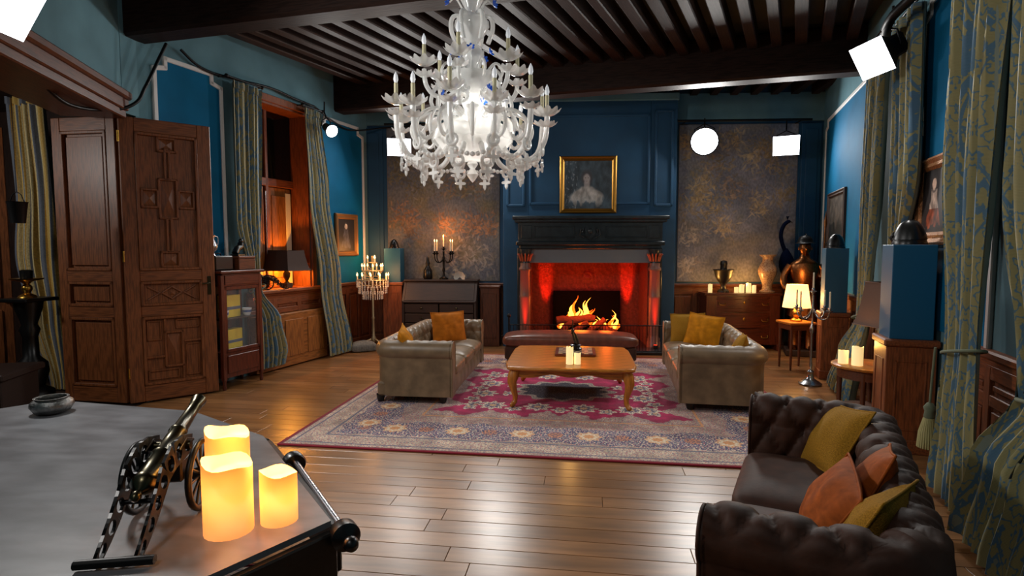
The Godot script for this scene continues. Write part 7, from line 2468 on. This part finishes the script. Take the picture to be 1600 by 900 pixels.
# ---------------------------------------------------------------- alcove beyond the wide doorway
func alcove() -> void:
	curtain("striped yellow and grey curtain hanging in the alcove doorway", xf(Vector3(-6.7, 0, -6.15)), [[3.56, 0.0, 0.5, 0.0], [2.4, 0.05, 0.5, 0.0], [1.65, 0.02, 0.58, 0.0], [0.9, 0.12, 0.46, 0.02], [0.02, 0.28, 0.22, 0.04]], 5, M.stripes, 8)
	# turned black pedestal with brass oil lamp
	var p := Vector3(-6.2, 0, -5.58)
	var o := thing("pedestal", "black turned wooden pedestal in the alcove", "pedestal", xf(p))
	part(G.new().lathe([Vector2(0.2, 0), Vector2(0.2, 0.14), Vector2(0.12, 0.2), Vector2(0.16, 0.36), Vector2(0.15, 0.46), Vector2(0.08, 0.54), Vector2(0.075, 0.76), Vector2(0.1, 0.84), Vector2(0.075, 0.9), Vector2(0.13, 1.08), Vector2(0.14, 1.16)], 24), "turned_column", M.black_gloss, o)
	part(G.new().bb(Vector3(-0.2, 1.16, -0.2), Vector3(0.2, 1.2, 0.2), 0.01), "slab", M.black_gloss, o)
	var l := thing("oil_lamp", "brass bowl lamp with a black burner on the pedestal", "lamp", xf(p + Vector3(0, 1.202, 0)))
	part(G.new().lathe([Vector2(0.09, 0), Vector2(0.08, 0.02), Vector2(0.03, 0.05), Vector2(0.05, 0.09), Vector2(0.05, 0.12), Vector2(0.025, 0.15), Vector2(0.06, 0.18), Vector2(0.15, 0.2), Vector2(0.16, 0.215), Vector2(0.06, 0.21)], 24), "brass_dish", M.brass, l)
	part(G.new().lathe([Vector2(0.055, 0.2), Vector2(0.06, 0.3), Vector2(0.04, 0.31), Vector2(0.001, 0.305)], 16), "burner", M.black_metal, l)
	# hanging bucket on a hook from the lintel
	var b := thing("hanging_bucket", "small black bucket hanging on a chain in front of the striped curtain", "bucket", xf(Vector3(-5.61, 2.0, -5.0)))
	part(G.new().lathe([Vector2(0.001, 0), Vector2(0.06, 0), Vector2(0.085, 0.2), Vector2(0.09, 0.21), Vector2(0.08, 0.21), Vector2(0.058, 0.02)], 18), "pail", M.black_metal, b)
	part(G.new().tube([Vector3(-0.085, 0.2, 0), Vector3(-0.05, 0.28, 0), Vector3(0, 0.31, 0), Vector3(0.05, 0.28, 0), Vector3(0.085, 0.2, 0)], 0.005, 5), "bail", M.iron, b)
	part(G.new().tube([Vector3(0, 0.3, 0), Vector3(0, 1.66, 0)], 0.004, 5), "chain", M.iron, b)
	# dark carved hearth bench
	var h := thing("carved_bench", "dark carved wooden bench in the alcove behind the black table", "bench", xf(Vector3(-6.3, 0, -4.6), 0.35))
	part(G.new().bb(Vector3(-0.8, 0.0, -0.3), Vector3(0.8, 0.5, 0.3), 0.01), "chest_body", M.dark_wood_level, h)
	part(G.new().bb(Vector3(-0.85, 0.5, -0.34), Vector3(0.85, 0.57, 0.36), 0.015), "seat_board", M.dark_wood_level, h)
	for k in 3:
		part(G.new().bb(Vector3(-0.74 + k * 0.5, 0.1, 0.295), Vector3(-0.3 + k * 0.5, 0.44, 0.315), 0.014), "carved_panel", M.dark_wood, h)
	# tall wooden jamb and inner door
	var d := thing("inner_door", "dark wooden door standing open at the back of the alcove", "door", Transform3D(Basis(Vector3.UP, 0.9), Vector3(-7.4, 0, -5.6)))
	for r in [[0.15, 1.0], [1.15, 3.0]]:
		part(G.new().bb(Vector3(0.1, r[0], 0.0), Vector3(0.55, r[1], 0.03), 0.012), "panel", M.door_wood, d)
	part(G.new().bb(Vector3(0, 0.01, -0.03), Vector3(0.65, 3.2, 0.01), 0.006), "slab", M.door_wood, d)
	part(G.new().ell(Vector3(0.6, 1.1, 0.05), Vector3(0.025, 0.03, 0.025)), "knob", M.brass, d)


# ---------------------------------------------------------------- cables and lamp pipes
func cable(called: String, label: String, pts: Array, r := 0.012) -> void:
	solo(G.new().tube(arm_points(pts), r, 6), called, M.black_metal, label, "cable", Transform3D.IDENTITY, "black lamp cables")


func cables() -> void:
	var lf := left_frame
	var bf := back_frame
	cable("cable", "black cable hanging from the beam to the door lintel", [Vector3(-4.72, 4.05, -6.02), Vector3(-4.75, 3.8, -5.9), Vector3(-4.78, 3.5, -5.75), Vector3(-4.82, 3.3, -5.64), Vector3(-4.9, 3.18, -5.4), Vector3(-4.85, 3.1, -4.9), Vector3(-4.7, 3.16, -4.5)], 0.018)
	cable("cable", "black cable drooping above the window curtains", [lf * Vector3(-1.2, 4.08, 0.06), lf * Vector3(-0.9, 3.95, 0.06), lf * Vector3(-0.45, 3.95, 0.08), lf * Vector3(0.2, 4.0, 0.08), lf * Vector3(0.7, 3.97, 0.08), lf * Vector3(1.1, 3.95, 0.1)], 0.016)
	cable("cable", "black cable sagging in the corner beyond the window", [lf * Vector3(1.1, 3.95, 0.1), lf * Vector3(1.6, 3.82, 0.08), lf * Vector3(2.1, 3.78, 0.08), bf * Vector3(-3.6, 3.92, 0.08), bf * Vector3(-3.0, 3.95, 0.06)], 0.014)
	for s in [[-3.6, -1.55, "olive tapestry"], [1.5, 3.75, "tapestry of gold branches"]]:
		var o := thing("lamp_pipe", "black pipe carrying studio lamps above the %s" % s[2], "pipe", bf, "lamp pipes")
		part(G.new().tube([Vector3(s[0], 3.93, 0.3), Vector3(s[1], 3.93, 0.3)], 0.02, 8), "tube", M.black_metal, o)
		for x in [s[0] + 0.15, s[1] - 0.15]:
			part(G.new().tube([Vector3(x, 3.93, 0.012), Vector3(x, 3.93, 0.3)], 0.012, 6), "bracket", M.black_metal, o)
	cable("cable", "bundle of black cables behind the large tilted lamp", [right_frame * Vector3(-2.3, 3.8, 0.16), Vector3(2.7, 3.78, -5.75), Vector3(2.7, 3.86, -5.4), right_frame * Vector3(-1.0, 3.92, 0.18), right_frame * Vector3(-0.5, 3.95, 0.14)], 0.045)
